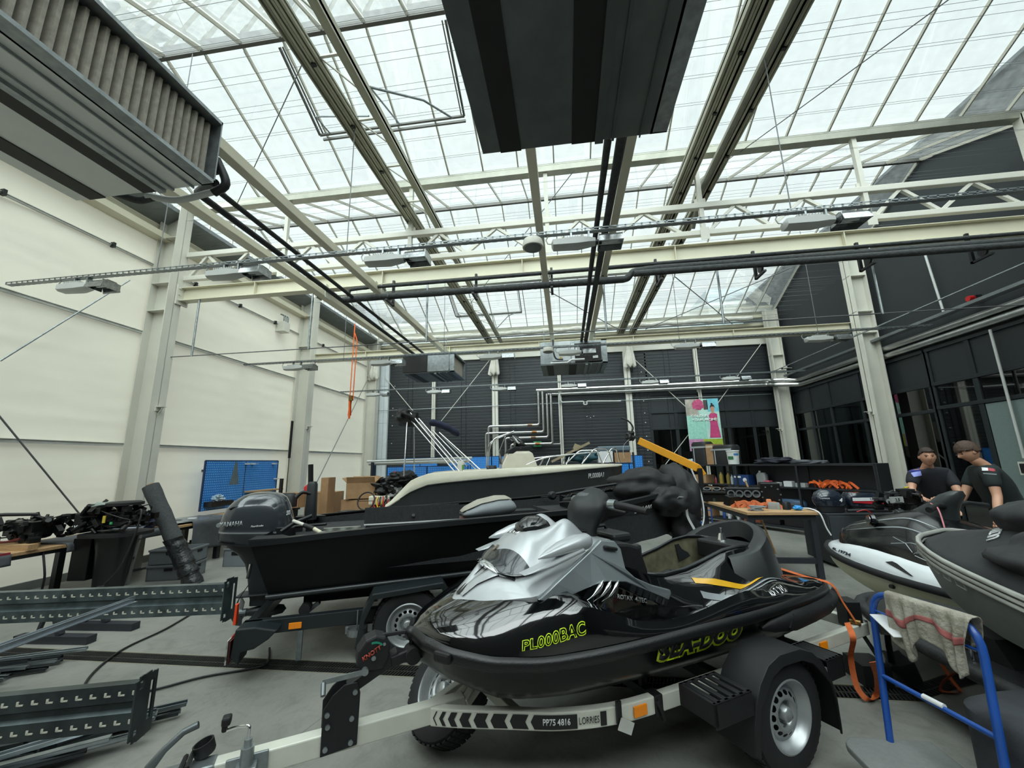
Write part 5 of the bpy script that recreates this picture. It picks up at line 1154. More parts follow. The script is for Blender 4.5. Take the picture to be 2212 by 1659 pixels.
MB().loft([[(p[0], .85+(p[1]-.85)*1.012, p[2]) for p in r] for r in s]).build('chrome_line', mat('silver_line', '#a7acb0', .3, .6), cw_, smooth=60)
MB().loft([[(p[0]-.003, .85+(p[1]-.85)*1.02, p[2]) for p in sqloop(-.51, .13, .205, z, 28, 3.0, .85, -.12)] for z in (.93, .945)]).build('cowl_seam', BLACKM, cw_, smooth=60)
text('YAMAHA', .062, flat((-.365, .64, 1.115), (1, 0, .02), (0, 0, 1)), mat('silver_lettering', '#a9aeb0', .4, .3), cw_, sx=.78, bold=.0015, depth=.004)
MB().lathe([(.017, 0), (.02, 0), (.02, .004), (.017, .004)], 20, (-.475, .645, 1.112), (0, -1, 0)).box((-.475, .643, 1.112), (.006, .004, .03)).box((-.475, .643, 1.112), (.03, .004, .006), Matrix.Rotation(.5, 3, 'Y')).build('round_emblem', mat('silver_lettering', '#a9aeb0'), cw_)
text('FourStroke', .024, flat((-.14, .637, 1.085), (1, 0, .03), (0, 0, 1)), LETW, cw_, shear=.4, bold=.0005, depth=.004)
text('50', .06, flat((.118, .69, 1.19), (.35, .94, 0), (-.1, 0, 1)), LETW, cw_, bold=.003, shear=.15)
MB().prism([(-.42, 1.255), (-.38, 1.275), (-.32, 1.28), (-.38, 1.262)], (0, .672, 0), u=(1, 0, 0), v=(0, 0, 1), d=(0, .03, 0)).build('air_vent', BLACKM, cw_)
s = [sqloop(x0, x1, w, z, 20, 2.8, .85) for x0, x1, w, z in ((-.48, .12, .15, .93), (-.44, .14, .14, .88), (-.34, .14, .11, .80), (-.27, .12, .085, .70), (-.24, .1, .07, .58), (-.22, .1, .06, .45), (-.20, .08, .05, .36), (-.2, .06, .045, .30))]
MB().loft(s).build('midsection', OBD, ob, smooth=50)
MB().box((-.12, .85, .41), (.36, .19, .02)).build('cavitation_plate', OBD, ob, bev=.008)
MB().lathe([(0, -.2), (.03, -.17), (.05, -.05), (.052, .1), (.04, .17), (0, .2)], 20, (-.06, .85, .24), (1, 0, 0)).prism([(-.12, .2), (.02, .2), (-.05, .06), (-.12, .08)], (0, .84, 0), u=(1, 0, 0), v=(0, 0, 1), d=(0, .02, 0)).build('gearcase', OBD, ob, smooth=50)
pr = MB()
for k in range(3):
    a = 2*pi*k/3; R = Matrix.Rotation(a, 3, 'X')
    pr.add([V((-.27, .85, .24))+R @ V(p) for p in ((.02, -.02, .02), (-.02, .03, .03), (-.035, .07, .12), (.0, .0, .14), (.04, -.05, .11))], [(0, 1, 2, 3, 4)])
pr.cyl((-.32, .85, .24), (-.22, .85, .24), .035, 14).build('propeller', GALVD, ob, smooth=None, solid=.006)
MB().bx(-.06, .12, .72, .98, .62, .98).bx(-.03, .2, .66, .72, .7, 1.06).bx(-.03, .2, .98, 1.04, .7, 1.06).build('clamp_bracket', BLACKM, ob, bev=.01)
MB().tube([(.1, .55, 1.03), (.2, .6, 1.1), (.36, .62, 1.16)], .02, 8).tube([(.12, .7, 1.05), (.5, .62, 1.07)], .014, 8).build('steering_link', BLACKM, ob, smooth=60)
# trim motor standing behind the cowl: black tiller head with handle
t = thing('shallow_water_anchor', 'tall black anchor pole unit standing beside the outboard on the black boat', 'anchor pole', onb2(.27, 1.0, .96), A2)
s = [sqloop(-.055, .06, .07, z, 16, 3.5) for z in (.12, .2)]+[sqloop(-.05, .05, .06, .5, 16, 3.5), sqloop(-.035, .035, .045, .53, 16, 3)]
MB().loft(s).build('body', mat('soft_black', '#202326'), t, smooth=40, bev=.004); MB().cyl((-.02, 0, .5), (-.035, 0, .72), .028, 14).build('tube', BLACKM, t, smooth=50)
MB().tube(catmull([(.0, -.05, .40), (-.08, -.07, .42), (-.14, -.08, .37)], 4), [.018]*8+[.024], 10).build('handle', BLACKP, t, smooth=60); MB().cyl((0, 0, 0), (0, 0, .13), .035, 12).build('foot', BLACKM, t)
t = thing('sealant_gun', 'white and black pipe fitting lying on the stern corner of the black boat', 'fitting', onb2(.33, .42, 1.0), A2)
MB().cyl((-.12, .1, .13), (.02, 0, .09), .016, 12).build('white_tube', WHITE, t, smooth=50); MB().cyl((.0, .01, .095), (.1, -.06, .065), .022, 12).build('black_collar', BLACKP, t, smooth=50); MB().cyl((.09, -.05, .07), (.17, -.1, .03), .019, 12).build('cream_nozzle', mat('cream_plastic', '#cfcab0', .5), t, smooth=50)
tag(MB().box(onb2(.62, .14, 1.045), (.22, .11, .006), Matrix.Rotation(A2-.15, 3, 'Z') @ Matrix.Rotation(.1, 3, 'Y')).build('metal_flap', ALU, bev=.002), 'pale metal flap on the near edge of the black boat by the outboard', 'plate')
# ---- trailer under it
t2 = thing('boat_trailer', 'black trailer with orange side marker carrying the black boat', 'trailer', (-2.70, 3.25, 0), A2)
TB = mat('trailer_black', '#1b2225', .45, .1, var=.15)
fr = MB().bx(.0, 4.2, .03, .1, .29, .40).bx(.0, 4.2, 1.7, 1.77, .29, .40).bx(.0, .07, .1, 1.7, .29, .38).bx(2.0, 2.07, .1, 1.7, .3, .38).bx(4.1, 4.2, .1, 1.7, .3, .38).bx(4.1, 5.9, .86, .94, .30, .40)
fr.build('frame', TB, t2, bev=.005)
bk = MB().bx(.4, 4.0, .28, .38, .43, .52).bx(.4, 4.0, 1.42, 1.52, .43, .52); bk.build('bunk', mat('bunk_black', '#101112'), t2, bev=.006)
MB().bar((.55, .2, .45), (.42, .2, .36), .06, .03).bar((.55, 1.6, .45), (.42, 1.6, .36), .06, .03).bx(1.0, 1.05, .28, .33, .38, .45).bx(3, 3.05, .28, .33, .38, .45).build('bunk_bracket', GALVD, t2)
MB().cyl((.45, .08, .43), (.45, .2, .43), .045, 18).build('keel_roller', RUBBER, t2, smooth=50)
MB().box((.40, .02, .335), (.10, .008, .05)).build('side_marker', AMBER, t2, bev=.004)
w2 = make_wheel('wheel', t2, (1.32, -.08, .29), (0, 0, pi)); make_wheel('wheel', t2, (1.32, 1.88, .29), (0, 0, 0))
b = MB(); s = []
for x, z in ((-.42, .18), (-.38, .42), (-.30, .58), (.30, .62), (.40, .46), (.44, .2)): s.append([(1.32+x, -.20, z), (1.32+x, .03, z), (1.32+x*.96, .03, z-.02), (1.32+x*.96, -.18, z-.02), (1.32+x*.92, -.20, z-.05)])
b.loft(s); b.build('mudguard', TB, t2, bev=.008)
lt = MB().prism([(.0, .40), (.14, .40), (.30, .36), (.24, .30), (.14, .24), (.05, .23), (.04, .14), (-.02, .20)], (0, -.12, 0), u=(1, 0, 0), v=(0, 0, 1), d=(0, .2, 0)); lt.build('lamp_bracket', TB, t2, bev=.01)
MB().box((-.03, .0, .24), (.015, .24, .16)).build('tail_lamp', mat('lamp_red', '#3a0f10', .2), t2); MB().box((-.045, .0, .24), (.012, .25, .17)).build('lamp_edge', CHROME, t2)
MB().bx(.42, .46, .03, .06, .06, .29).build('prop_foot', GALVD, t2); MB().lathe([(.08, 0), (.085, .0), (.085, .05), (.08, .05)], 20, (.9, .0, .22), cap=False).bx(.8, 1.15, .02, .06, .22, .28).build('wheel_clamp', GALV, t2); MB().cyl((.9, -.03, .26), (.9, -.03, .42), .006, 6).build('tie_bolt', GALV, t2)
q = MB(); ribbon(q, [(-.08, .4, .62), (-.14, .34, .5), (-.16, .3, .36)], .03, (0, 1, 0)); q.build('tie_strap', BLACKM, t2)
MB().box((-.13, .28, .40), (.02, .05, .16)).build('orange_tag', mat('signal_orange', '#f04a1c', .5), t2)
MB().tube([(-.09, .4, .78), (-.10, .38, .66)], .014, 8).build('strap_hook', CHROME, t2)
for sg in (.28, .62):
    c = MB().cyl((4.95, sg+.3, .08), (4.95, sg+.34, .08), .08, 20); jo = c.build('jockey_wheel', RUBBER, t2, smooth=50); MB().cyl((4.95, sg+.295, .08), (4.95, sg+.345, .08), .045, 16).build('wheel_rim', GALV, jo, smooth=50)
    MB().bar((4.95, sg+.28, .08), (4.9, sg+.28, .32), .03, .02).build('jockey_fork', GALV, t2)

# ================================================================ WHITE AND GREY MOTORBOAT
A3 = radians(14.4)
b3 = thing('motor_boat', 'white and charcoal motorboat marked PL0008A1 standing behind the black boat', 'boat', (-3.65, 8.0, 0), A3)
WG = mat('white_gelcoat', '#d6d1bf', .3, var=.05, coat=.4); CG = mat('charcoal_hull', '#24282b', .4, var=.1, coat=.2)
# x: gunwale half width, z gunwale, z of colour break, z chine, chine half width, keel z
B3 = [(-.05, [.93, .86, .80, .62, .8, .45]), (.2, [.96, 1.08, .94, .62, .82, .45]), (.45, [.98, 1.33, 1.10, .63, .84, .45]), (.8, [1.0, 1.46, 1.235, .64, .85, .46]), (1.5, [1.02, 1.50, 1.30, .66, .86, .47]), (2.4, [1.02, 1.53, 1.36, .70, .84, .5]), (3.3, [.98, 1.555, 1.41, .76, .76, .54]), (4.2, [.84, 1.575, 1.47, .86, .55, .62]), (4.8, [.60, 1.58, 1.50, .98, .3, .75]), (5.2, [.32, 1.575, 1.51, 1.15, .12, .95]), (5.42, [.05, 1.57, 1.53, 1.4, .02, 1.3])]
B3r = B3[::-1]; x3 = [-.05, .05, .15, .25, .35, .45, .6, .8, 1.1, 1.5, 2, 2.5, 3, 3.5, 4, 4.4, 4.7, 5.0, 5.2, 5.35, 5.42]
hu = MB(); bd = MB(); rb_ = MB(); S = [[], [], []]
for x in x3:
    g, gz, bz, cz, cw, kz = tabint(B3r, x)
    hw = g-.015-.0*(gz-bz)
    S[0].append([(x, 1-hw, bz), (x, 1-(hw*.6+cw*.4), (bz+cz)/2), (x, 1-cw, cz), (x, 1, kz), (x, 1+cw, cz), (x, 1+(hw*.6+cw*.4), (bz+cz)/2), (x, 1+hw, bz)])
hu.loft(S[0], closed=False); hu.quad(*S[0][0]); hu.build('hull', CG, b3, smooth=50)
for sg in (-1, 1):
    s = []
    for x in x3:
        g, gz, bz, cz, cw, kz = tabint(B3r, x); iy = max(g-.24, 0)
        s.append([(x, 1+sg*(g-.005), bz-.012), (x, 1+sg*(g+.012), bz+.01), (x, 1+sg*(g+.004), (bz+gz)/2), (x, 1+sg*(g-.015), gz-.01), (x, 1+sg*(g-.04), gz), (x, 1+sg*iy, gz+.004), (x, 1+sg*max(iy-.02, 0), gz-.2)])
    bd.loft(s, closed=False)
bd.build('deck_moulding', WG, b3, smooth=50)
q = MB()
for sg in (-1, 1):
    q.tube([(x, 1+sg*(tabint(B3r, x)[0]+.008), tabint(B3r, x)[2]-.005) for x in x3[3:]], .012, 6)
q.build('rub_rail', mat('rub_black', '#15171a', .4), b3, smooth=60)
MB().bx(.5, 3.4, .3, 1.7, 1.15, 1.18).build('cockpit_floor', WG, b3)
s = [[(x, 1-max(tabint(B3r, x)[0]-.2, .02), 1.5), (x, 1+max(tabint(B3r, x)[0]-.2, .02), 1.5)] for x in (3.4, 4, 4.5, 4.9, 5.2, 5.38)]
MB().loft(s, closed=False).build('foredeck', WG, b3)
MB().bx(-.45, -.02, .35, 1.0, .84, 1.02).build('swim_platform', WG, b3, bev=.02)
# console
s = [[(x0, y0, z), (x1, y0, z), (x1, y1, z), (x0, y1, z)] for x0, x1, y0, y1, z in ((2.38, 3.3, .62, 1.4, 1.18), (2.42, 3.24, .64, 1.38, 1.6), (2.55, 3.15, .66, 1.36, 1.86), (2.66, 3.06, .68, 1.34, 1.93))]
co = MB().loft(s).build('console', WG, b3, bev=.03, bseg=3)
MB().prism([(2.50, 1.72), (2.60, 1.95), (2.72, 2.02), (3.10, 2.02), (3.16, 1.93), (2.78, 1.93), (2.62, 1.80)], (0, .66, 0), u=(1, 0, 0), v=(0, 0, 1), d=(0, .7, 0)).build('dash', BLACKM, b3, bev=.01)
SCR = glassmat('windscreen', '#3d4448', .5, .05)
s = []
for k in range(9):
    a = -pi/2+pi*k/8; s.append([(2.86+.26*cos(a), 1.01+.35*sin(a), 1.98), (2.68+.16*cos(a), 1.01+.28*sin(a), 2.28-.0)])
MB().loft(s, closed=False).build('windscreen', SCR, b3, smooth=60, solid=.008)
MB().tube(catmull([(2.1, .62, 1.55), (2.14, .62, 1.95), (2.25, .64, 2.2), (2.5, .66, 2.3), (2.72, .7, 2.38)], 4), .016, 8).tube(catmull([(2.1, 1.4, 1.55), (2.14, 1.4, 1.95), (2.25, 1.4, 2.2), (2.5, 1.38, 2.3), (2.72, 1.35, 2.38)], 4), .016, 8).tube([(2.25, .64, 2.2), (2.25, 1.4, 2.2)], .016, 8).tube([(2.42, .65, 1.62), (2.36, .65, 1.9), (2.52, .66, 2.28)], .014, 8).build('console_rail', CHROME, b3, smooth=60)
MB().tube([(2.42+.0, 1.0+.16*cos(2*pi*k/20), 1.80+.16*sin(2*pi*k/20)) for k in range(20)], .014, 8, closed=True).build('steering_wheel', BLACKM, b3, smooth=60)
s = [sqloop(2.08, 2.32, .26, z, 16, 3, .95) for z in (1.2, 1.55)]+[sqloop(2.1, 2.3, .24, 1.60, 16, 3, .95)]
MB().loft(s).build('helm_seat', mat('smoke_black', '#26282b', .5), b3, smooth=50)
# bow rail
q = MB()
for sg in (-1, 1):
    P = [(x, 1+sg*max(tabint(B3r, x)[0]-.1, .05), z) for x, z in ((2.9, 1.6), (3.3, 1.74), (3.7, 1.79), (4.3, 1.84), (4.7, 1.87))]
    q.tube(catmull(P, 4), .014, 8)
    q.tube(rnd([(4.2, 1+sg*.74, 1.6), (4.55, 1+sg*.6, 1.93), (4.95, 1+sg*.4, 1.93), (5.05, 1+sg*.35, 1.6)], .08, 3), .016, 8)
    for x in (3.3, 3.8, 4.3): q.cyl((x-.1, 1+sg*max(tabint(B3r, x)[0]-.12, .05), 1.57), (x, 1+sg*max(tabint(B3r, x)[0]-.1, .05), 1.75+.02*(x-3.3)), .012, 8)
q.tube(rnd([(4.9, .85, 1.6), (5.15, .9, 1.95), (5.32, 1, 1.95), (5.38, 1, 1.6)], .08, 3), .016, 8)
q.build('bow_rail', CHROME, b3, smooth=60)
MB().bx(4.98, 5.12, .62, .66, 1.60, 1.62).cyl((5.0, .64, 1.57), (5.0, .64, 1.61), .01, 6).cyl((5.1, .64, 1.57), (5.1, .64, 1.61), .01, 6).build('cleat', CHROME, b3)
def b3side(x, y):
    X = 4.55+x; r = tabint(B3r, X); t = (.16-y)/(r[2]-r[3]); hw = r[0]-.015; lw = r[4]; Y = 1-(hw*(1-t)+(lw*.55+hw*.45)*t)-.006
    return V((X, Y, r[2]-.16+y)), V((.3, -1, -.15)).normalized()
text('PL0008A1', .15, b3side, LETW, b3, sx=.72, bold=.003, depth=.004)
# folded bimini: poles, black bag, blue bag
bm_ = MB()
for (a, c) in (((.30, .12, 1.42), (.30, .35, 2.62)), ((.30, 1.88, 1.42), (.30, 1.65, 2.62)), ((1.45, .06, 1.50), (.35, .35, 2.80)), ((1.35, .1, 1.50), (.30, .4, 2.72)), ((1.45, 1.94, 1.50), (.35, 1.65, 2.80)), ((1.55, .08, 1.5), (.55, .35, 2.66)), ((1.9, .1, 1.52), (1.0, .4, 2.35)), ((1.85, 1.9, 1.52), (1.0, 1.6, 2.35)), ((1.62, .4, 1.6), (.85, .5, 2.4))):
    bm_.cyl(a, c, .014, 8)
bm_.cyl((.3, .35, 2.62), (.3, 1.65, 2.62), .014, 8)
bm_.build('bimini_pole', CHROME, b3, smooth=50)
blob(0, (.25, .85, 2.72), (.24, .75, .2), 4, .35, 2).build('bimini_bag', CLOTH, b3, smooth=180)
q = MB().tube(catmull([(.75, .75, 2.62), (.95, .78, 2.58), (1.15, .8, 2.5), (1.35, .85, 2.38), (1.42, .88, 2.3)], 4), [.05, .08, .085, .075, .08, .085, .075, .08, .085, .08, .075, .08, .085, .07, .06, .05, .03], 12)
q.build('sunshade_bag', mat('navy_cloth', '#131a38', .8, var=.3, bump=.4, bs=20), b3, smooth=180)
t = thing('deck_lantern', 'small white lantern with green side on the rim of the white motorboat', 'lantern', Matrix.Translation((-3.65, 8.0, 0)) @ Matrix.Rotation(A3, 4, 'Z') @ V((1.48, .12, 1.51)), A3)
s = [sqloop(-.07, .07, .05, z, 16, 3) for z in (0, .16)]+[sqloop(-.05, .05, .04, .2, 16, 3)]
MB().loft(s).build('body', WHITE, t, smooth=50); MB().bx(.03, .075, -.054, .05, .02, .12).build('green_panel', mat('green_label', '#5d8f3a', .5), t)
# small engine well parts hanging at the stern
t = thing('stern_wiring', 'tangle of black parts and coloured wires over the stern of the white motorboat', 'wiring', Matrix.Translation((-3.65, 8.0, 0)) @ Matrix.Rotation(A3, 4, 'Z') @ V((.0, .7, .9)), A3)
blob(0, (-.05, .1, .25), (.33, .4, .24), 9, .6, 3).build('engine_parts', BLACKP, t, smooth=None); blob(0, (.22, .0, .48), (.28, .34, .14), 14, .5, 3).build('black_bag', CLOTH, t, smooth=180)
for k, (c, n) in enumerate((('#b0202a', 'red'), ('#d8b41c', 'yellow'), ('#1b1b1b', 'black'), ('#b0202a', 'red'), ('#1b1b1b', 'black'))):
    MB().tube(catmull([(-.3+.05*k, -.35, .1), (-.34+.07*k, -.42, -.02+.03*k), (-.26+.05*k, -.45, -.12), (-.2+.06*k, -.4, .05)], 5), .014, 6).build(n+'_wire', mat('wire_'+n, c, .5), t, smooth=60)
t3 = thing('boat_trailer', 'dark trailer under the white motorboat', 'trailer', (-3.65, 8.0, 0), A3)
MB().bx(.2, 5.2, .3, .4, .36, .46).bx(.2, 5.2, 1.6, 1.7, .36, .46).bx(.6, .7, .3, 1.7, .36, .44).bx(3.4, 3.5, .3, 1.7, .36, .44).bx(5.2, 6.6, .96, 1.04, .38, .46).bx(.7, 4.4, .45, .55, .48, .62).bx(.7, 4.4, 1.45, 1.55, .48, .62).build('frame', TB, t3)
make_wheel('wheel', t3, (1.9, .08, .3), (0, 0, pi)); make_wheel('wheel', t3, (1.9, 1.92, .3), (0, 0, 0))
# charcoal strip board lying along the far gunwale of the black boat
# ================================================================ RIGHT-HAND SIDE
def obj_at(x, y, deg): return (x, y, 0), radians(deg)
def tabs(tab, x): return tabint(tab, x)
# ---------------------------------------------------------------- white and black jet ski
jb = thing('jet_ski', 'white jet ski with black hood marked PL 19734, low on the floor at the right', 'jet ski', (3.1, 5.42, 0), radians(113))
WJ = mat('white_jet_gelcoat', '#d3d8da', .2, var=.04, coat=.6); YH = mat('yellowed_hull', '#bdbfae', .35, var=.12, vs=2, col2='#a9a680')
BJ = [(.06, [.02, .64]), (.0, [.14, .63]), (-.12, [.27, .605]), (-.3, [.39, .58]), (-.55, [.48, .555]), (-.9, [.55, .53]), (-1.3, [.58, .515]), (-1.8, [.58, .51]), (-2.4, [.55, .51]), (-2.8, [.48, .51])]
jx = [.06, .03, -.02, -.08, -.15, -.25, -.38, -.52, -.7, -.9, -1.1, -1.3, -1.5, -1.7, -1.9, -2.1, -2.3, -2.55, -2.8]
hm = MB(); S = []
for x in jx:
    w, z = tabs(BJ, x); k = min(1, (.1-x)/.9); cz = .34+.22*(1-k)**2; kz = .17+.36*(1-k)**2
    S.append([(x, w, z), (x, w*.93, z-.07), (x, w*.80, cz), (x, w*.5, (cz+kz)/2-.01), (x, 0, kz), (x, -w*.5, (cz+kz)/2-.01), (x, -w*.80, cz), (x, -w*.93, z-.07), (x, -w, z)])
hm.loft(S, closed=False); hm.quad(*S[-1]); hm.build('hull', YH, jb, smooth=50)
DJ = [(.05, [(.02, .645), (.018, .65), (.015, .655), (0, .66)]), (-.05, [(.20, .63), (.18, .665), (.12, .69), (0, .70)]), (-.2, [(.33, .60), (.31, .655), (.24, .70), (0, .73)]), (-.45, [(.45, .575), (.43, .65), (.36, .73), (0, .78)]), (-.8, [(.53, .545), (.51, .62), (.45, .72), (0, .8)]), (-1.2, [(.57, .53), (.55, .59), (.5, .66), (0, .8)]), (-1.8, [(.57, .52), (.55, .56), (.50, .60), (0, .8)]), (-2.8, [(.47, .52), (.45, .55), (.40, .57), (0, .6)])]
def djp(x, s):
    P = tabs(DJ, x); i = min(int(s), 2); t = s-i; return V((x, P[i][0]*(1-t)+P[i+1][0]*t, P[i][1]*(1-t)+P[i+1][1]*t))
dm = MB()
for sg in (1, -1): dm.loft([[V((p.x, p.y*sg, p.z)) for p in [djp(x, s) for s in (0, .5, 1, 1.5, 2, 2.5, 3)]] for x in jx], closed=False)
dm.build('deck', WJ, jb, smooth=60)
q = MB(); P = [V((x, tabs(BJ, x)[0], tabs(BJ, x)[1])) for x in jx[::-1]]; P = P+[V((p.x, -p.y, p.z)) for p in P[::-1]]; q.tube(P, .035, 8); q.build('bumper', RUBBER, jb, smooth=60)
# black hood
HJ = [(-.10, [.80, .02, .775, .02]), (-.16, [.86, .16, .72, .1]), (-.3, [.93, .29, .70, .2]), (-.5, [1.0, .37, .69, .3]), (-.75, [1.08, .43, .685, .3]), (-.95, [1.12, .46, .67, .3]), (-1.15, [1.05, .47, .66, .3]), (-1.4, [.98, .44, .66, .3]), (-1.7, [.95, .36, .66, .3])]
def hj(x, t):
    zc, ye, ze, _ = tabs(HJ, x); a = min(abs(t), 1); b_ = ze+(zc-ze)*(1-a**2.6)**.8; groove = -.006*math.exp(-((a-.80)/.09)**2)*(x < -.25)*min(1, (-.25-x)*5)
    return V((x, (ye+groove)*t, b_))
hm = MB().grid(lambda u, v: hj(-.10-1.6*u, -1+2*v), 36, 36); hd = hm.build('hood', mat('satin_black_hood', '#0b0d0e', .22, var=.05, coat=.25, spec=.5), jb, smooth=70)
MB().lathe([(0, .0), (.055, .0), (.06, -.03), (.03, -.06), (0, -.06)], 20, (-.62, .30, 1.0), (.55, .8, .1)).build('mirror', mat('mirror_dark', '#16181a', .15, coat=.5), hd, smooth=50)
MB().lathe([(0, 0), (.045, 0), (.045, .006), (0, .006)], 20, (-.615, .308, 1.0), (.55, .8, .1)).build('mirror_glass', mat('mirror_glass_grey', '#6d7272', .08, .8), hd)
for a, w in ((.55, .008), (.72, .006)):
    q = MB(); s = []
    for k in range(17):
        x = -.3-.85*k/16; s.append([hj(x, a-.0+.0*k)+V((0, .0, .003)), hj(x, a-w*3*sin(pi*k/16)-.002)+V((0, 0, .004))])
    q.loft(s, closed=False).build('pinstripe', mat('silver_line', '#a7acb0'), hd)
def hjf(x0, t0):
    def f(x, y):
        p = hj(x0-x, t0-y*1.6); e = .01; n = (hj(x0-x+e, t0-y*1.6)-hj(x0-x-e, t0-y*1.6)).cross(hj(x0-x, t0-y*1.6+e)-hj(x0-x, t0-y*1.6-e)).normalized(); return p, (n if n.y > 0 else -n)
    return f
fz = hjf(-1.02, .90)
for st_k in ([(-.18, 0), (-.02, .025), (.15, .03)], [(-.17, .04), (-.06, .015), (0, -.02)], [(.01, -.025), (.08, .018), (.11, .02), (.03, -.02)], [(.02, -.03), (.12, -.04), (.22, -.045)], [(.06, -.02), (.21, -.033)]):
    P = [fz(*q)[0]+fz(*q)[1]*.003 for q in st_k]; MB().tube(P, .003, 5).build('emblem_stroke', mat('silver_line', '#a7acb0'), hd)
text('YAMAHA', .042, hjf(-1.22, .985), mat('silver_lettering', '#a9aeb0'), hd, bold=.001, depth=.003)
def djf(x0, s0):
    def f(x, y):
        X = x0-x; s_ = s0+y*6; p = djp(X, s_); n = (djp(X+.01, s_)-djp(X-.01, s_)).cross(djp(X, s_+.05)-djp(X, s_-.05)).normalized(); return p, (n if n.z > 0 else -n)
    return f
text('PL 19734', .085, djf(-.33, .85), mat('dark_lettering', '#262a38', .5), jb, bold=.002, shear=.2, depth=.004, sx=.85)
f = djf(-.92, 1.15); MB().quad(*[f(*p)[0]+f(*p)[1]*.006 for p in ((-.10, .03), (-.04, .07), (0, .06), (.14, -.06), (.12, -.07))]).build('air_grille', BLACKP, jb)
MB().cyl((-.85, .50, .44), (-.85, .53, .45), .018, 12).build('drain_plug', BLACKM, jb)
s = []
for x, y, z, rx, ry in ((-.95, 0, 1.02, .22, .14), (-1.02, 0, 1.12, .16, .12), (-1.10, 0, 1.20, .11, .10), (-1.16, 0, 1.27, .09, .09), (-1.2, 0, 1.31, .04, .05)): s.append([(x+rx*cos(a), y+ry*sin(a), z) for a in [2*pi*k/18 for k in range(18)]])
hbj = MB().loft(s).build('steering_cover', mat('cover_grey_black', '#2c3032', .4), jb, smooth=60)
for sg in (1, -1): MB().tube([(-1.12, sg*.08, 1.17), (-1.15, sg*.2, 1.19), (-1.19, sg*.40, 1.16)], [.03, .022, .026], 12).build('handle_grip', BLACKP, hbj, smooth=60)
MB().tube(catmull([(-1.1, .2, 1.2), (-1.2, .3, 1.17), (-1.26, .38, 1.05), (-1.27, .4, .98)], 5), .006, 6).build('pink_lanyard', mat('pink_cord', '#c47a84', .6), hbj)
s = [sqloop(-2.6, -1.35, .2, z, 20, 3) for z in (.7, .98)]+[sqloop(-2.55, -1.4, .14, 1.02, 20, 3)]
MB().loft(s).build('seat', mat('seat_black', '#141517', .6), jb, smooth=60)
MB().box((-1.22, .30, .96), (.14, .07, .01), Matrix.Rotation(-.5, 3, 'X')).build('white_sticker', LETW, hd)
c = thing('dolly', 'low dark dolly under the white jet ski', 'dolly', (3.1, 5.42, 0), radians(113))
MB().bx(-2.4, -.5, .2, .3, .1, .24).bx(-2.4, -.5, -.3, -.2, .1, .24).bx(-2.3, -2.2, -.3, .3, .1, .16).bx(-.8, -.7, -.3, .3, .1, .16).build('frame', BLACKM, c)
for x in (-2.25, -.75):
    for y in (.25, -.25): MB().cyl((x, y-.02, .05), (x, y+.02, .05), .05, 16).build('caster', RUBBER, c, smooth=50)
# ---------------------------------------------------------------- grey hull under its black cover
jd = thing('covered_jet_ski', 'grey-hulled jet ski under a black cover at the right edge', 'jet ski', (2.86, 3.58, 0), radians(88))
GH = mat('grey_hull', '#6b706c', .45, var=.08, vs=30); 
BD = [(.02, [.02, 1.05]), (-.06, [.22, 1.03]), (-.2, [.36, 1.01]), (-.42, [.46, .985]), (-.63, [.53, .965]), (-.81, [.56, .945]), (-.99, [.58, .925]), (-1.2, [.59, .90]), (-1.6, [.6, .89]), (-2.6, [.58, .90])]
dx = [.02, -.02, -.08, -.15, -.25, -.36, -.48, -.62, -.8, -1.0, -1.2, -1.5, -1.9, -2.3, -2.6]
S = []
for x in dx:
    w, z = tabs(BD, x); k = min(1, (.1-x)/1.1); cz = .62+.22*(1-k)**1.5; kz = .50+.34*(1-k)**1.3
    S.append([(x, w, z-.01), (x, w*.95, z-.12), (x, w*.82, cz), (x, 0, kz), (x, -w*.82, cz), (x, -w*.95, z-.12), (x, -w, z-.01)])
hm = MB().loft(S, closed=False); hm.quad(*S[-1]); hm.build('hull', GH, jd, smooth=50)
for k, (dz, r_, mm) in enumerate(((0, .016, 'a'), (-.03, .016, 'a'), (.03, .016, 'a'), (.015, .012, 'b'), (-.015, .012, 'b'))):
    P = [V((x, tabs(BD, x)[0]+.012-.004*(mm == 'b'), tabs(BD, x)[1]+dz)) for x in dx[::-1]]; P = P+[V((p.x, -p.y, p.z)) for p in P[::-1]]
    MB().tube(P, r_, 6).build('bumper_rib', mat('rib_pale', '#9fa09a', .4) if mm == 'a' else BLACKM, jd, smooth=60)
for k in range(4):
    X = -.36-.12*k; MB().tube([V((X+a, tabs(BD, X+a)[0]+.004, tabs(BD, X+a)[1]-.05-b)) for a, b in ((.035, 0), (-.035, 0), (-.05, .03), (.02, .03))], .003, 5, closed=True).build('outline_mark', mat('rib_pale', '#9fa09a'), jd)
CLD = mat('cover_fabric', '#2a2c2e', .75, var=.2, vs=8, bump=.35, bs=6)
CV = [(.03, [.03, 1.06, 1.065]), (-.1, [.26, 1.035, 1.09]), (-.3, [.40, 1.01, 1.13]), (-.55, [.50, .98, 1.19]), (-.8, [.54, .96, 1.24]), (-1.1, [.56, .94, 1.2]), (-1.6, [.57, .92, 1.15]), (-2.5, [.55, .92, 1.1])]
def cvp(u, v):
    x = .03-2.5*u; w, z0, z1 = tabs(CV, x); t = -1+2*v; a = min(1, abs(t)); n_ = .02*noise.noise(V((x*3, t*3, 1)))+.03*noise.noise(V((x*1.2, t*1.5, 7)))
    flap = 0
    return V((x, w*t, z0-.06*(a > .97)+(z1-z0)*(1-a**1.6)+n_*(1-a*.6)+(.0)))
MB().grid(cvp, 60, 36).build('cover', CLD, jd, smooth=180)
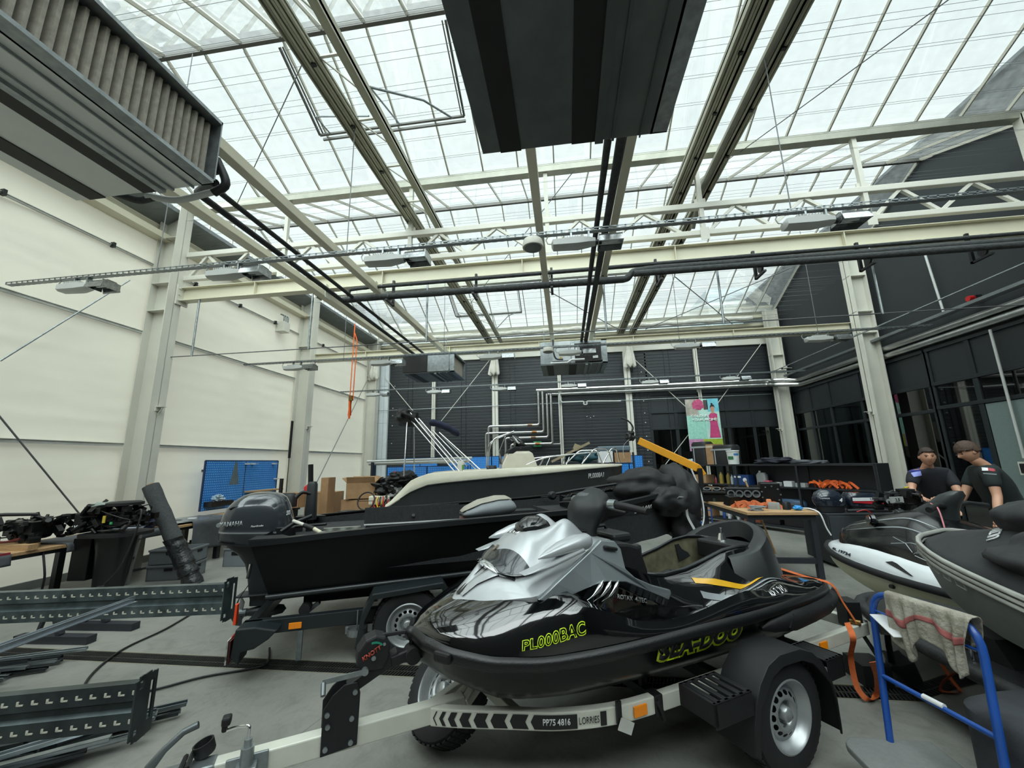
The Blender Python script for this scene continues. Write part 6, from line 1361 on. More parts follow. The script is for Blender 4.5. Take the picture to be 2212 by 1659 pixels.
def cvxy(x, y):
    u = (.03-x)/2.5; w = tabs(CV, x)[0]; p = cvp(u, (y/w+1)/2); return V((x, y, p.z+.004))
# raised hump over the handlebar and the slack valley fabric
blob(0, (-.75, -.12, 1.24), (.32, .36, .17), 21, .2, 1.3).build('cover_hump', CLD, jd, smooth=180)
blob(0, (-1.15, .1, 1.06), (.5, .42, .17), 31, .3, 1.6).build('cover_fold', CLD, jd, smooth=180)
text('ULTRA', .095, lambda x, y: (cvxy(-.60+x*.62+y*.55, .20-x*.72+y*.6), V((.1, .3, .9)).normalized()), LETW, jd, bold=.001, sx=.8, depth=.006)
# ---------------------------------------------------------------- low black hull carrying it
jc = thing('black_hull', 'low glossy black hull with rubber edge lying beneath the covered jet ski', 'boat', (2.55, 3.98, 0), radians(94))
BC = [(.05, [.02, .47]), (.0, [.14, .47]), (-.1, [.24, .465]), (-.3, [.33, .46]), (-.7, [.40, .45]), (-1.3, [.43, .445]), (-2.6, [.43, .44])]
cx = [.05, .02, -.03, -.1, -.2, -.35, -.6, -.9, -1.3, -1.8, -2.6]; S = []; TP = []
for x in cx:
    w, z = tabs(BC, x)
    S.append([(x, w, z), (x, w*.97, z-.12), (x, w*.9, .12), (x, w*.5, .03), (x, -w*.5, .03), (x, -w*.9, .12), (x, -w*.97, z-.12), (x, -w, z)]); TP.append([(x, w-.02*min(1, w*5), z+.01), (x, w*.6, z+.035), (x, -w*.6, z+.035), (x, -w+.02*min(1, w*5), z+.01)])
hm = MB().loft(S, closed=False); hm.quad(*S[-1]); hm.build('hull', GLOSSB, jc, smooth=50); MB().loft(TP, closed=False).build('deck', BLACKP, jc)
P = [V((x, tabs(BC, x)[0], tabs(BC, x)[1])) for x in cx[::-1]]; P = P+[V((p.x, -p.y, p.z)) for p in P[::-1]]; MB().tube(P, .045, 8).build('rubber_edge', mat('worn_rubber', '#26292a', .6, var=.4, vs=12, bump=.2), jc, smooth=60)
for x, y in ((-.55, .28), (-1.05, .33)): MB().cyl((x, y, .47), (x, y, .53), .012, 8).cyl((x-.04, y, .53), (x+.04, y, .53), .01, 8).build('cleat', CHROME, jc, smooth=50)
MB().prism([(-.3, .0), (.1, .0), (.02, .13), (-.22, .13)], (-.9, -.26, .475), u=(1, 0, 0), v=(0, 0, 1), d=(0, .52, 0)).build('hull_rest', BLACKP, jc)
bw = thing('trailer_winch_stand', 'black winch stand with brass bolt behind the end of the white trailer', 'winch', (2.13, 3.72, 0), 0)
MB().box((0, -.02, .45), (.10, .14, .2)).bar((-.07, .02, .62), (.12, -.12, .12), .05, .02).build('body', BLACKM, bw, bev=.006); MB().cyl((-.05, -.1, .42), (-.0, -.14, .42), .018, 10).build('brass_bolt', mat('brass', '#8a6a3c'), bw); MB().bx(-.05, .14, -.16, .06, 0, .14).build('foot', BLACKM, bw)
# ---------------------------------------------------------------- blue trolley
cb = thing('platform_trolley', 'blue tube platform trolley at the lower right', 'trolley', (0, 0, 0))
PA = V((1.60, 2.62, .19)); PB = V((1.70, 2.13, .2)); lean = V((.06, .04, .72)); dy = (PB-PA)
BLT = mat('blue_tube', '#1b4d9e', .35, var=.15, vs=6, coat=.2)
P = rnd([PA, PA+lean, PB+lean+V((0, 0, -.0)), PB], .13, 6)
MB().tube(P, .016, 12).build('handle_frame', BLT, cb, smooth=60)
m1 = PA+lean*.42; m2 = PB+lean*.40
MB().tube([m1, m2], .012, 10).build('cross_bar', BLT, cb, smooth=60); MB().tube([m1+dy*.42, m1+dy*.60], .0135, 10).build('bar_label', LETW, cb, smooth=60)
MB().tube([PA+lean*.86, PB+lean*.84], .006, 6).build('tray_edge', BLT, cb)
x0, x1, y0, y1 = 1.36, 1.80, 1.75, 2.64
pg = [(x1, y0), (x1, y1)]+[(x0+.09-.09*sin(a), y1-.09+.09*cos(a)) for a in [pi/2*k/6 for k in range(7)]]+[(x0, y0)]
MB().prism(pg, (0, 0, .16), u=(1, 0, 0), v=(0, 1, 0), d=(0, 0, .035)).build('platform', mat('platform_grey', '#6e716f', .7, var=.1, vs=40, bump=.15, bs=200), cb, bev=.008)
for x, y in ((1.46, 2.5), (1.68, 2.5), (1.46, 1.88), (1.68, 1.88)): MB().cyl((x, y-.02, .06), (x, y+.02, .06), .06, 16).box((x, y, .13), (.05, .06, .06)).build('caster', RUBBER, cb, smooth=50)
bk = thing('booklet', 'open red and white booklet tucked on the blue trolley bar beside the rag', 'booklet', PA+lean*.80+dy*.22)
MB().box((.0, .0, 0), (.12, .16, .004), Matrix.Rotation(.35, 3, 'X')).build('page', LETW, bk); MB().box((.02, -.005, -.006), (.12, .12, .004), Matrix.Rotation(.35, 3, 'X')).build('red_cover', mat('booklet_red', '#a32638', .5), bk)
# rag draped over the top bar
rg = thing('shop_rag', 'dirty grey rag with red stripes draped over the blue trolley handle', 'cloth', (0, 0, 0))
ta = PA+lean; tb = PB+lean; ud = (tb-ta).normalized(); od = V((-ud.y, ud.x, 0)); od = -od
RAG = mat('rag_cloth', '#a5a296', .95, var=.35, vs=9, bump=.5, bs=60, col2='#7b766a'); RGR = mat('rag_red', '#9c5a58', .95, var=.3, vs=20)
def rag(u, v, s0=0.10, L=.40, seed=0):
    a = (u-.5)*2                        # across: -1 front, 1 back
    s = s0+L*v; ctr = ta+ud*s
    Ln = .24+.05*sin(v*9+seed)+.03*noise.noise(V((v*3, seed, 0)))
    d = a*Ln*(1 if a < 0 else .55)
    r = .021; arc = r*pi/2
    if abs(d) < arc: th = d/r; p = ctr+od*(-sin(th)*r)+V((0, 0, cos(th)*r))
    else: p = ctr+od*(-math.copysign(r, d))-V((0, 0, abs(d)-arc))
    fold = .028*sin(v*17+seed+a*1.2)*min(1, abs(d)/.12); p = p+od*(-math.copysign(1, d))*(abs(fold)+.004)+ud*(.025*sin(v*11+seed)*min(1, abs(d)/.15)-.06*(v-.5)*min(1, abs(d)/.25))
    return p
MB().grid(lambda u, v: rag(u, v), 44, 60).build('cloth', RAG, rg, smooth=180, solid=.004)
for (ua, ub) in ((.24, .30), (.62, .65)): MB().grid(lambda u, v: rag(ua+(ub-ua)*u, v)+od*(-.0045 if ua > .5 else .0045)*(1 if ua > .5 else 1)+V((0, 0, .001)), 4, 60).build('red_stripe', RGR, rg, smooth=180, solid=.003)
# dark bag beside the trolley
t = thing('storage_bag', 'large dark grey fabric bag standing at the lower right corner', 'bag', (2.22, 2.12, 0), .2)
s = [sqloop(-.42, .42, .40, z, 32, 4.5) for z in (0, .2, .42, .50)]+[sqloop(-.38, .38, .36, .53, 32, 4)]
MB().loft(s).build('body', mat('bag_fabric', '#33363b', .9, var=.25, vs=8, bump=.5, bs=9), t, smooth=60)
MB().tube([(-.3, -.38, .53), (-.1, -.41, .545), (.2, -.38, .53)], .015, 8).build('piping', BLACKM, t); blob(0, (.1, -.22, .525), (.16, .1, .025), 5, .4).build('maroon_cloth', mat('maroon_cloth', '#3f2529', .9), t, smooth=180)
# ================================================================ LEFT-HAND SIDE
# ---------------------------------------------------------------- workbench along the wall
wb = thing('workbench', 'long workbench with cloths along the left wall', 'workbench', (0, 0, 0))
BT = .72
MB().bx(-7.45, -6.55, 3.4, 9.6, BT-.04, BT).build('bench_top', WOOD, wb, bev=.004)
for (y) in (3.6, 5.25, 7.2, 9.4):
    for x in (-7.38, -6.65): MB().bx(x-.04, x+.04, y-.04, y+.04, 0, BT-.04).build('leg', DARKW, wb)
MB().bx(-7.4, -6.6, 3.5, 9.5, BT-.09, BT-.045).build('bench_frame', DARKW, wb)
CB = mat('grey_bench_cloth', '#4d5054', .85, var=.2, vs=4, bump=.3, bs=12)
def drape(x0, x1, y0, y1, z, drop, name, m, par, seed=0):
    def g(u, v):
        y = y0+(y1-y0)*u; w = x1-x0; s = v*(w+drop)
        n_ = .012*noise.noise(V((y*4, s*4, seed)))
        if s < w: return V((x0+s, y, z+.008+abs(n_)))
        return V((x1+.012+n_+.02*sin(y*9+seed)*(s-w)/max(drop, .01), y, z-(s-w)))
    return MB().grid(g, 30, 30).build(name, m, par, smooth=180, solid=.006)
t = thing('bench_cloth', 'dark grey cloth spread over the near part of the left workbench', 'cloth', (0, 0, 0)); drape(-7.3, -6.54, 4.7, 6.0, BT, .10, 'cloth', CB, t, 2)
t = thing('bench_cloth', 'grey sheet hanging down the front of the left workbench behind the carpet roll', 'cloth', (0, 0, 0)); drape(-7.2, -6.53, 6.5, 7.5, BT+.02, .5, 'cloth', CB, t, 5)
MB().grid(lambda u, v: V((-7.35+.75*u, 6.2+1.2*v, BT+.035+.01*noise.noise(V((u*4, v*4, 3))))), 12, 12).build('plastic_film', mat('grey_film', '#6f757a', .25, var=.2), t, smooth=180)
tag(MB().box((-6.8, 6.75, BT+.06), (.12, .08, .01), Matrix.Rotation(.4, 3, 'Z')).build('paper_slip', LETW), 'white slip of paper on the grey sheet of the left workbench', 'paper')
t = thing('bench_cloth', 'grey cloth with red end folded over the nearest end of the left workbench', 'cloth', (0, 0, 0)); drape(-7.3, -6.52, 3.4, 4.15, BT+.0, .13, 'cloth', CB, t, 9); MB().bx(-6.53, -6.51, 3.98, 4.14, BT-.13, BT+.02).build('red_label', mat('label_red', '#8d2533', .6), t)
for k, (x, y) in enumerate(((-6.75, 4.35), (-6.95, 4.5))):
    tag(MB().bx(x-.3, x+.22, y-.05, y+.05, BT, BT+.07).build('wood_offcut', WOOD), 'pale wooden block on the left workbench, %s of the two' % ('front' if k == 0 else 'rear'), 'wood block')
t = thing('jacket', 'navy and white cloth heap on the left workbench beside the carpet roll', 'jacket', (-6.85, 5.75, BT+.03), 0)
blob(0, (0, 0, .08), (.26, .38, .14), 6, .4, 2, flatb=0).build('navy_part', mat('navy_cloth', '#131a38'), t, smooth=180); blob(0, (.16, -.18, .08), (.14, .2, .13), 16, .4, 2, flatb=0).build('white_part', mat('white_rag', '#b9c0cf', .9, var=.2, bump=.4, bs=20), t, smooth=180)
# outboard stripped of its cowl lying on the bench
def engine_heap(par, c, r, seed, n, m1, m2, cyls=14):
    rng = random.Random(seed); a = MB(); b_ = MB(); a.box(c, (r[0]*1.3, r[1]*1.3, r[2]*1.3))
    for k in range(n):
        p = V((c[0]+rng.uniform(-r[0], r[0]), c[1]+rng.uniform(-r[1], r[1]), c[2]+rng.uniform(-r[2], r[2])))
        R = Matrix.Rotation(rng.uniform(0, 3), 3, 'XYZ'[k % 3]); (a if k % 4 else b_).box(p, (rng.uniform(.03, .12), rng.uniform(.03, .1), rng.uniform(.02, .09)), R)
    for k in range(cyls):
        p = V((c[0]+rng.uniform(-r[0], r[0]), c[1]+rng.uniform(-r[1], r[1]), c[2]+rng.uniform(-r[2], r[2]))); d = V((rng.uniform(-1, 1), rng.uniform(-1, 1), rng.uniform(-1, 1))).normalized()*rng.uniform(.03, .09)
        (a if k % 3 else b_).cyl(p-d, p+d, rng.uniform(.012, .035), 10)
    for k in range(6):
        p = [V((c[0]+rng.uniform(-1.1, 1.1)*r[0], c[1]+rng.uniform(-1.1, 1.1)*r[1], c[2]+rng.uniform(-1, 1.2)*r[2])) for _ in range(4)]; a.tube(catmull(p, 4), .008, 6)
    a.build('engine_block', m1, par, bev=.004); b_.build('metal_parts', m2, par, bev=.003)
EB = mat('engine_black', '#121314', .4, .3, var=.3); EM = mat('engine_metal', '#6f7274', .35, .8, var=.3)
t = thing('outboard_powerhead', 'stripped black outboard powerhead with tiller lying on the near end of the left workbench', 'outboard motor', (-6.95, 4.55, BT+.08))
engine_heap(t, (0, .05, .15), (.34, .25, .13), 3, 50, EB, EB); MB().tube([(.1, .0, .32), (-.1, -.2, .34), (-.38, -.42, .33)], [.02, .022, .028], 10).build('tiller', BLACKP, t, smooth=60)
MB().tube(catmull([(-.25, -.2, .2), (-.15, -.25, .05), (.05, -.25, .02), (.2, -.2, .05)], 5), .015, 6).build('red_wire', mat('dark_red_wire', '#5d1c1c', .5), t)
# big outboard on a stand
t = thing('outboard_motor', 'big black outboard without its cowl on a floor stand in front of the left workbench', 'outboard motor', (-6.15, 4.95, 0), radians(8))
s = [sqloop(-.36, .42, .30, z, 28, 2.6) for z in (.80, .84)]
MB().loft(s).build('lower_pan', BLACKP, t, smooth=50); engine_heap(t, (.0, 0, 1.02), (.33, .22, .14), 12, 70, EB, EB, 26)
MB().lathe([(0, .03), (.16, .03), (.2, .015), (.2, -.02), (0, -.02)], 30, (.08, 0, 1.21)).build('flywheel_cover', BLACKP, t, smooth=50); MB().cyl((-.2, -.02, 1.2), (-.22, -.04, 1.225), .07, 20).build('filler_cap', BLACKP, t, smooth=50)
MB().box((-.36, -.02, .98), (.12, .3, .26)).build('side_cover', BLACKP, t, bev=.02); text('VE', .06, flat((-.36, -.175, .93), (1, 0, 0), (0, 0, 1)), LETW, t, shear=.2, bold=.002)
s = [sqloop(x0, x1, w, z, 20, 3) for x0, x1, w, z in ((-.20, .28, .17, .82), (-.16, .25, .14, .6), (-.15, .22, .12, .3), (-.14, .18, .10, .02))]
MB().loft(s).build('leg', mat('outboard_black_leg', '#0f1214', .35), t, smooth=50); MB().bx(-.42, -.18, -.12, .12, .25, .78).bx(-.5, -.42, -.1, .1, .7, .72).build('mount_bracket', EB, t, bev=.01)
MB().bx(-.5, .35, -.3, -.22, 0, .05).bx(-.5, .35, .22, .3, 0, .05).bx(-.3, -.22, -.3, .3, .05, .1).build('stand', DARKW, t)
MB().box((.05, -.235, 1.03), (.035, .01, .09)).build('yellow_label', mat('label_yellow', '#c9b23c', .5), t); MB().box((.15, -.235, .98), (.03, .01, .03)).build('green_plug', mat('plug_green', '#2fa36a', .5), t)
MB().tube(catmull([(.33, -.1, 1.1), (.45, -.15, 1.12), (.46, -.2, .85), (.38, -.25, .45), (.2, -.28, .2)], 6), .012, 8).build('hose', BLACKP, t, smooth=60)
blob(0, (-.15, -.02, 1.2), (.2, .14, .04), 8, .4).build('plastic_bag', mat('bag_film', '#8b9690', .3), t, smooth=180)
# carpet roll
t = thing('carpet_roll', 'tall roll of dark grey carpet leaning against the left workbench', 'carpet roll', (0, 0, 0))
pa = V((-5.42, 5.55, .0)); pb = V((-6.22, 5.40, 1.42)); dd = (pb-pa)
s = [pa+dd*k/14 for k in range(15)]
MB().tube(s[6:], [.105+.004*sin(k*2) for k in range(9)], 20).build('roll', mat('carpet_grey', '#4a4d4e', .95, var=.25, vs=40, bump=.5, bs=150), t, smooth=60)
MB().tube([pa+dd*k/30+V((.008*sin(k*2.3), 0, 0)) for k in range(15)], [.120+.006*sin(k*1.9)+.006*sin(k*3.7) for k in range(15)], 20).build('film_wrap', mat('black_film', '#26292b', .25, var=.35, vs=9, bump=.7, bs=18), t, smooth=80)
MB().cyl(pb-dd*.03, pb+dd.normalized()*.03, .045, 16).build('core', WOOD, t); MB().prism([(0, 0), (.11, -.10), (.09, -.62), (.0, -.66)], pb+V((.11, -.02, -.2)), u=(1, 0, -.1), v=(-.5, 0, 1), d=(0, .012, 0)).build('loose_flap', mat('carpet_grey', '#4a4d4e'), t)
MB().cyl(pa+dd*.11, pa+dd*.12, .135, 18).cyl(pa+dd*.2, pa+dd*.21, .13, 18).build('strap', BLACKM, t)
# crates and canisters
CRG = mat('grey_crate', '#6d7275', .55, var=.08)
def crate(x, y, z, w, d_, h, rz_, lab):
    t = thing('plastic_crate', lab, 'crate', (x, y, z), rz_, 'grey plastic crates')
    MB().bx(-w/2, w/2, -d_/2, d_/2, 0, .01).bx(-w/2, -w/2+.012, -d_/2, d_/2, 0, h).bx(w/2-.012, w/2, -d_/2, d_/2, 0, h).bx(-w/2, w/2, -d_/2, -d_/2+.012, 0, h).bx(-w/2, w/2, d_/2-.012, d_/2, 0, h).build('body', CRG, t)
    MB().bx(-w/2-.012, w/2+.012, -d_/2-.012, -d_/2+.01, h-.03, h).bx(-w/2-.012, w/2+.012, d_/2-.01, d_/2+.012, h-.03, h).bx(-w/2-.012, -w/2+.01, -d_/2, d_/2, h-.03, h).bx(w/2-.01, w/2+.012, -d_/2, d_/2, h-.03, h).build('rim', CRG, t, bev=.004)
    MB().bx(-.06, .06, -d_/2-.005, -d_/2, h*.62, h*.8).bx(w/2, w/2+.005, -.06, .06, h*.62, h*.8).build('hand_slot', BLACKM, t)
crate(-6.15, 5.95, 0, .6, .4, .22, .25, 'grey plastic crate under the left workbench, bottom of the near stack'); crate(-6.17, 5.97, .225, .6, .4, .22, .25, 'grey plastic crate under the left workbench, top of the near stack')
crate(-5.75, 6.75, .32, .4, .3, .32, .1, 'tall grey crate, upper of the pair right of the carpet roll'); crate(-5.75, 6.75, 0, .4, .3, .30, .1, 'tall grey crate, lower of the pair right of the carpet roll')
for k, (x, y, c, l) in enumerate(((-6.95, 6.55, '#b9b59f', 'pale'), (-6.9, 6.95, '#8d7650', 'brownish'))):
    t = thing('jerrycan', '%s plastic canister on the floor under the left workbench' % l, 'canister', (x, y, 0), .2)
    s = [sqloop(-.13, .13, .1, z, 20, 4) for z in (0, .28)]+[sqloop(-.1, .1, .07, .33, 20, 3)]
    MB().loft(s).build('body', mat('canister_'+l, c, .5, var=.3, vs=8), t, smooth=50); MB().cyl((-.06, 0, .33), (-.06, 0, .37), .025, 12).build('cap', BLACKM, t)
t = thing('leaning_board', 'grey framed board leaning behind the big stripped outboard', 'board', (-6.75, 5.55, 0), .1); MB().box((0, 0, .36), (.5, .03, .7), Matrix.Rotation(-.15, 3, 'X')).build('board', mat('board_grey', '#7c7b76', .7), t); MB().box((0, -.03, .37), (.52, .02, .03)).build('batten', DARKW, t)
tag(MB().bx(-7.55, -7.2, 3.9, 4.25, 0, .28).build('toolbox', mat('dark_blue_box', '#12294a', .5)), 'dark blue box on the floor at the left edge under the workbench', 'box')
tag(MB().tube(catmull([(-6.6, 4.5, .70), (-6.5, 4.5, .4), (-6.62, 4.62, .1), (-6.5, 4.9, .015)], 6), .012, 6).build('cable', BLACKP, smooth=60), 'black cable hanging from the near end of the left workbench', 'cable')
# ---------------------------------------------------------------- pegboards on the wall
def pegboard(o, u, w, h, lab, holes=(26, 13), m=PEG, hr=.0085):
    t = thing('pegboard', lab, 'pegboard', o); u = V(u); n = V((0, 0, 1)).cross(u); n = -n
    b = MB(); b.bar((0, 0, h/2), u*w+V((0, 0, h/2)), .02, h); b.build('panel', m, t)
    q = MB(); nx, nz = holes
    hm_ = MB()
    for i in range(nx):
        for j in range(nz):
            c = u*(w*(i+.7)/(nx+.4))+V((0, 0, h*(j+.7)/(nz+.4)))+n*.0115; hm_.quad(*[c+u*(hr*cx_)+V((0, 0, hr*cz_)) for cx_, cz_ in ((-1, -1), (1, -1), (1, 1), (-1, 1))])
    hm_.build('hole_pattern', mat('wall_seen_through', '#a9cdea', .8), t)
    e = MB().bar((0, 0, 0), (0, 0, h), .03, .03).bar(u*w, u*w+V((0, 0, h)), .03, .03).bar((0, 0, h), u*w+V((0, 0, h)), .03, .02).bar(u*(w/2), u*(w/2)+V((0, 0, h)), .03, .02); e.build('frame', mat('pegboard_edge', '#15355e', .5), t)
    for k in (.1, .9): MB().bar(u*(w*k)+V((0, 0, h*.8)), u*(w*k)+V((0, 0, h*.8))-n*(.5 if abs(u.x) > .5 else .29), .04, .04).build('wall_bracket', DARKW, t)
    return t
pg = pegboard((-7.5, 7.58, .80), (0, 1, 0), 2.15, 1.03, 'blue pegboard pair on the left wall above the workbench', (46, 20))
tag(MB().prism([(-.03, 0), (.03, 0), (.13, -.5), (-.13, -.5)], (-7.49, 8.37, 1.80), u=(0, 1, 0), v=(0, 0, 1), d=(.004, 0, 0)).build('fan_brush', mat('grey_bristle', '#5c6b70', .9)), 'grey wedge-shaped strip hanging on the left pegboard', 'tool')
tag(MB().bx(-7.495, -7.25, 8.7, 9.7, 1.10, 1.13).build('small_shelf', WOOD), 'narrow wooden shelf on the left pegboard', 'shelf')
for (y, z, l) in ((8.62, 1.74, 'first'), (8.8, 1.74, 'second'), (9.5, 1.74, 'third'), (9.62, 1.36, 'lowest')):
    tag(MB().bx(-7.495, -7.4, y, y+.06, z, z+.03).cyl((-7.4, y+.03, z+.01), (-7.3, y+.03, z+.02), .004, 6).build('peg_hook', WHITE), 'white hook on the left pegboard, %s' % ('the lowest one' if l == 'lowest' else l+' along the top'), 'hook')
t = thing('plastic_bag', 'clear crumpled plastic bag in the dark tray at the foot of the left pegboard', 'bag', (-7.36, 7.85, .98)); blob(0, (0, 0, .06), (.08, .13, .07), 4, .6, 3).build('film', mat('clear_film', '#9db4c4', .15), t, smooth=None); tag(MB().bx(-7.495, -7.3, 7.65, 8.2, .88, .98).build('parts_tray', BLACKP), 'dark tray on the lower part of the left pegboard', 'tray')
# back boards and the bench clutter in the far left
for (x, w, l) in ((-6.1, 1.35, 'leftmost board on the back wall, behind the bimini poles'), (-4.3, 1.6, 'middle board of the back wall'), (-2.7, .55, 'board behind the motorboat console')):
    pegboard((x, 14.6, 1.15), (1, 0, 0), w, .75, 'blue pegboard, '+l, (int(w*18), 12))
pegboard((1.7, 14.6, 1.2), (1, 0, 0), .95, .62, 'plain blue pegboard on the back wall right of the motorboat bow', (12, 8))
pegboard((-5.6, 12.2, .75), (1, 0, 0), 2.6, .85, 'blue pegboard with hanging tools behind the boxes', (44, 14))
tb_ = thing('workbench', 'dark workbench under the tool pegboard at the far left', 'workbench', (0, 0, 0)); MB().bx(-5.8, -2.6, 11.5, 12.15, .72, .77).build('bench_top', DARKW, tb_)
for x in (-5.7, -2.7):
    for y in (11.55, 12.1): MB().bx(x-.03, x+.03, y-.03, y+.03, 0, .72).build('leg', DARKW, tb_)
TOOL = ['hammer', 'spanner', 'screwdriver', 'pliers']
for k, (x, z, kind, c) in enumerate(((-5.35, 1.3, 'hook_wrench', '#d8462a'), (-4.85, 1.0, 'hammer', '#c04a2a'), (-5.1, 1.05, 'screwdriver', '#b9bcbe'), (-4.6, 1.12, 'tape_roll', '#1b1e22'), (-4.2, 1.2, 'saw', '#8b9093'), (-3.9, 1.15, 'pliers', '#b03a2e'), (-3.5, 1.2, 'spanner', '#a9adaf'))):
    b = MB()
    if kind == 'tape_roll': b.lathe([(.04, 0), (.08, 0), (.08, .04), (.04, .04), (.04, 0)], 20, (x, 12.16, z), (0, -1, 0))
    else: b.bar((x, 12.15, z-.18), (x+.02, 12.15, z+.12), .03, .02, up=(0, 1, 0)).box((x+.02, 12.15, z+.14), (.11, .03, .05), Matrix.Rotation(.3*k, 3, 'Y'))
    tag(b.build(kind, mat('tool_%d' % k, c, .5)), '%s %s hanging on the tool pegboard behind the boxes' % ({'#d8462a': 'red', '#c04a2a': 'rusty red', '#b9bcbe': 'steel', '#1b1e22': 'black', '#8b9093': 'grey', '#b03a2e': 'dark red', '#a9adaf': 'bright steel'}[c], kind.replace('_', ' ')), 'tool', 'tools on the far pegboard')
t = thing('flat_pipes', 'row of long thin tubes lying across the bench ends behind the boxes', 'pipes', (0, 0, 0))
MB().cyl((-5.1, 9.9, 1.76), (-2.4, 10.2, 1.80), .03, 10).cyl((-5.1, 10.0, 1.70), (-2.5, 10.3, 1.72), .04, 10).build('tube', LHOUS, t, smooth=50); MB().bx(-5.0, -4.95, 9.9, 10.1, 0, 1.74).bx(-2.7, -2.65, 10.1, 10.3, 0, 1.72).build('rack_leg', DARKW, t)
# cardboard boxes
def box(x, y, z, w, d_, h, rz_, lab, flaps=True, tilt=0, par=None):
    t = thing('cardboard_box', lab, 'box', (x, y, z), rz_, 'cardboard boxes'); t.rotation_euler[1] = tilt
    b = MB().bx(-w/2, w/2, -d_/2, d_/2, 0, .006).bx(-w/2, -w/2+.005, -d_/2, d_/2, 0, h).bx(w/2-.005, w/2, -d_/2, d_/2, 0, h).bx(-w/2, w/2, -d_/2, -d_/2+.005, 0, h).bx(-w/2, w/2, d_/2-.005, d_/2, 0, h)
    if not flaps: b.bx(-w/2, w/2, -d_/2, d_/2, h-.005, h)
    b.build('body', CARD, t)
    if flaps:
        for sg in (-1, 1):
            MB().box((sg*(w/2+.04), 0, h+.05), (.012, d_*.96, .16), Matrix.Rotation(sg*.8, 3, 'Y')).build('flap', CARD, t); MB().box((0, sg*(d_/2+.03), h+.06), (w*.96, .01, .15), Matrix.Rotation(-sg*.5, 3, 'X')).build('flap', CARD, t)
    return t
bb = box(-4.55, 8.7, .95, .62, .42, .34, .25, 'open cardboard box with a white label on top of the box pile'); MB().box((-.05, -.22, .40), (.24, .004, .08), Matrix.Rotation(.5, 3, 'X')).build('label', LETW, bb)
box(-4.6, 8.75, .5, .7, .5, .43, .1, 'crushed cardboard box in the middle of the pile', False); box(-4.5, 8.7, 0, .8, .6, .48, -.1, 'bottom cardboard box of the pile by the motorboat stern', False)
box(-3.95, 8.8, .55, .45, .4, .4, .6, 'small open cardboard box on the right of the pile'); box(-3.85, 8.9, 0, .55, .5, .5, .2, 'cardboard box at the right foot of the pile', False)
box(-5.15, 8.3, 0, .16, .35, 1.42, .15, 'tall narrow cardboard box standing at the left of the pile', False); box(-6.5, 9.1, .72, .5, .35, .34, 0, 'brown box on the left bench behind the big outboard', False); box(-5.9, 9.4, .0, .7, .5, 1.05, 0, 'large brown box between the bench and the pile', False)
t = thing('plastic_bags', 'heap of clear plastic bags spilling from the box pile', 'bags', (-3.75, 8.6, .95)); blob(0, (0, 0, .1), (.2, .18, .2), 12, .6, 3).build('film', mat('pale_film', '#a9aaa6', .25, var=.3), t, smooth=None)
t = thing('red_canister', 'bright red canister top between the outboard and the tall box', 'canister', (-5.15, 7.7, 0)); MB().loft([sqloop(-.12, .12, .1, z, 20, 3) for z in (1.12, 1.26)]+[sqloop(-.08, .08, .07, 1.3, 20, 3)]).build('lid', mat('signal_red', '#c01c22', .4), t, smooth=50); MB().cyl((0, 0, 0), (0, 0, 1.12), .05, 12).build('pole', mat('signal_red', '#c01c22'), t, smooth=50)
t = thing('small_outboard', 'small black outboard head in front of the cardboard boxes', 'outboard motor', (-5.45, 7.4, 0)); MB().loft([sqloop(-.16, .2, .13, z, 20, 2.8) for z in (.9, 1.1)]+[sqloop(-.1, .14, .09, 1.16, 20, 2.8)]).build('cowl', BLACKP, t, smooth=50); MB().bx(-.05, .05, -.05, .05, .1, .9).bx(-.25, .25, -.25, -.18, 0, .05).bx(-.25, .25, .18, .25, 0, .05).bx(-.04, .04, -.25, .25, .05, .1).build('stand', BLACKM, t); MB().box((-.12, -.02, 1.3), (.05, .05, .28)).build('bracket', BLACKM, t)
t = thing('steering_wheel', 'black steering wheel lying among the boxes by the motorboat stern', 'steering wheel', (-3.9, 7.6, .98)); MB().tube([(.17*cos(a), .06*sin(a), .16*sin(a)) for a in [2*pi*k/22 for k in range(22)]], .014, 8, closed=True).bar((-.16, 0, 0), (.16, 0, 0), .03, .01).build('rim', BLACKP, t, smooth=60); MB().bx(-.5, .4, -.12, .12, -.24, -.18).bx(-.48, -.42, -.1, .1, -.98, -.24).bx(.32, .38, -.1, .1, -.98, -.24).build('rest', DARKW, t)
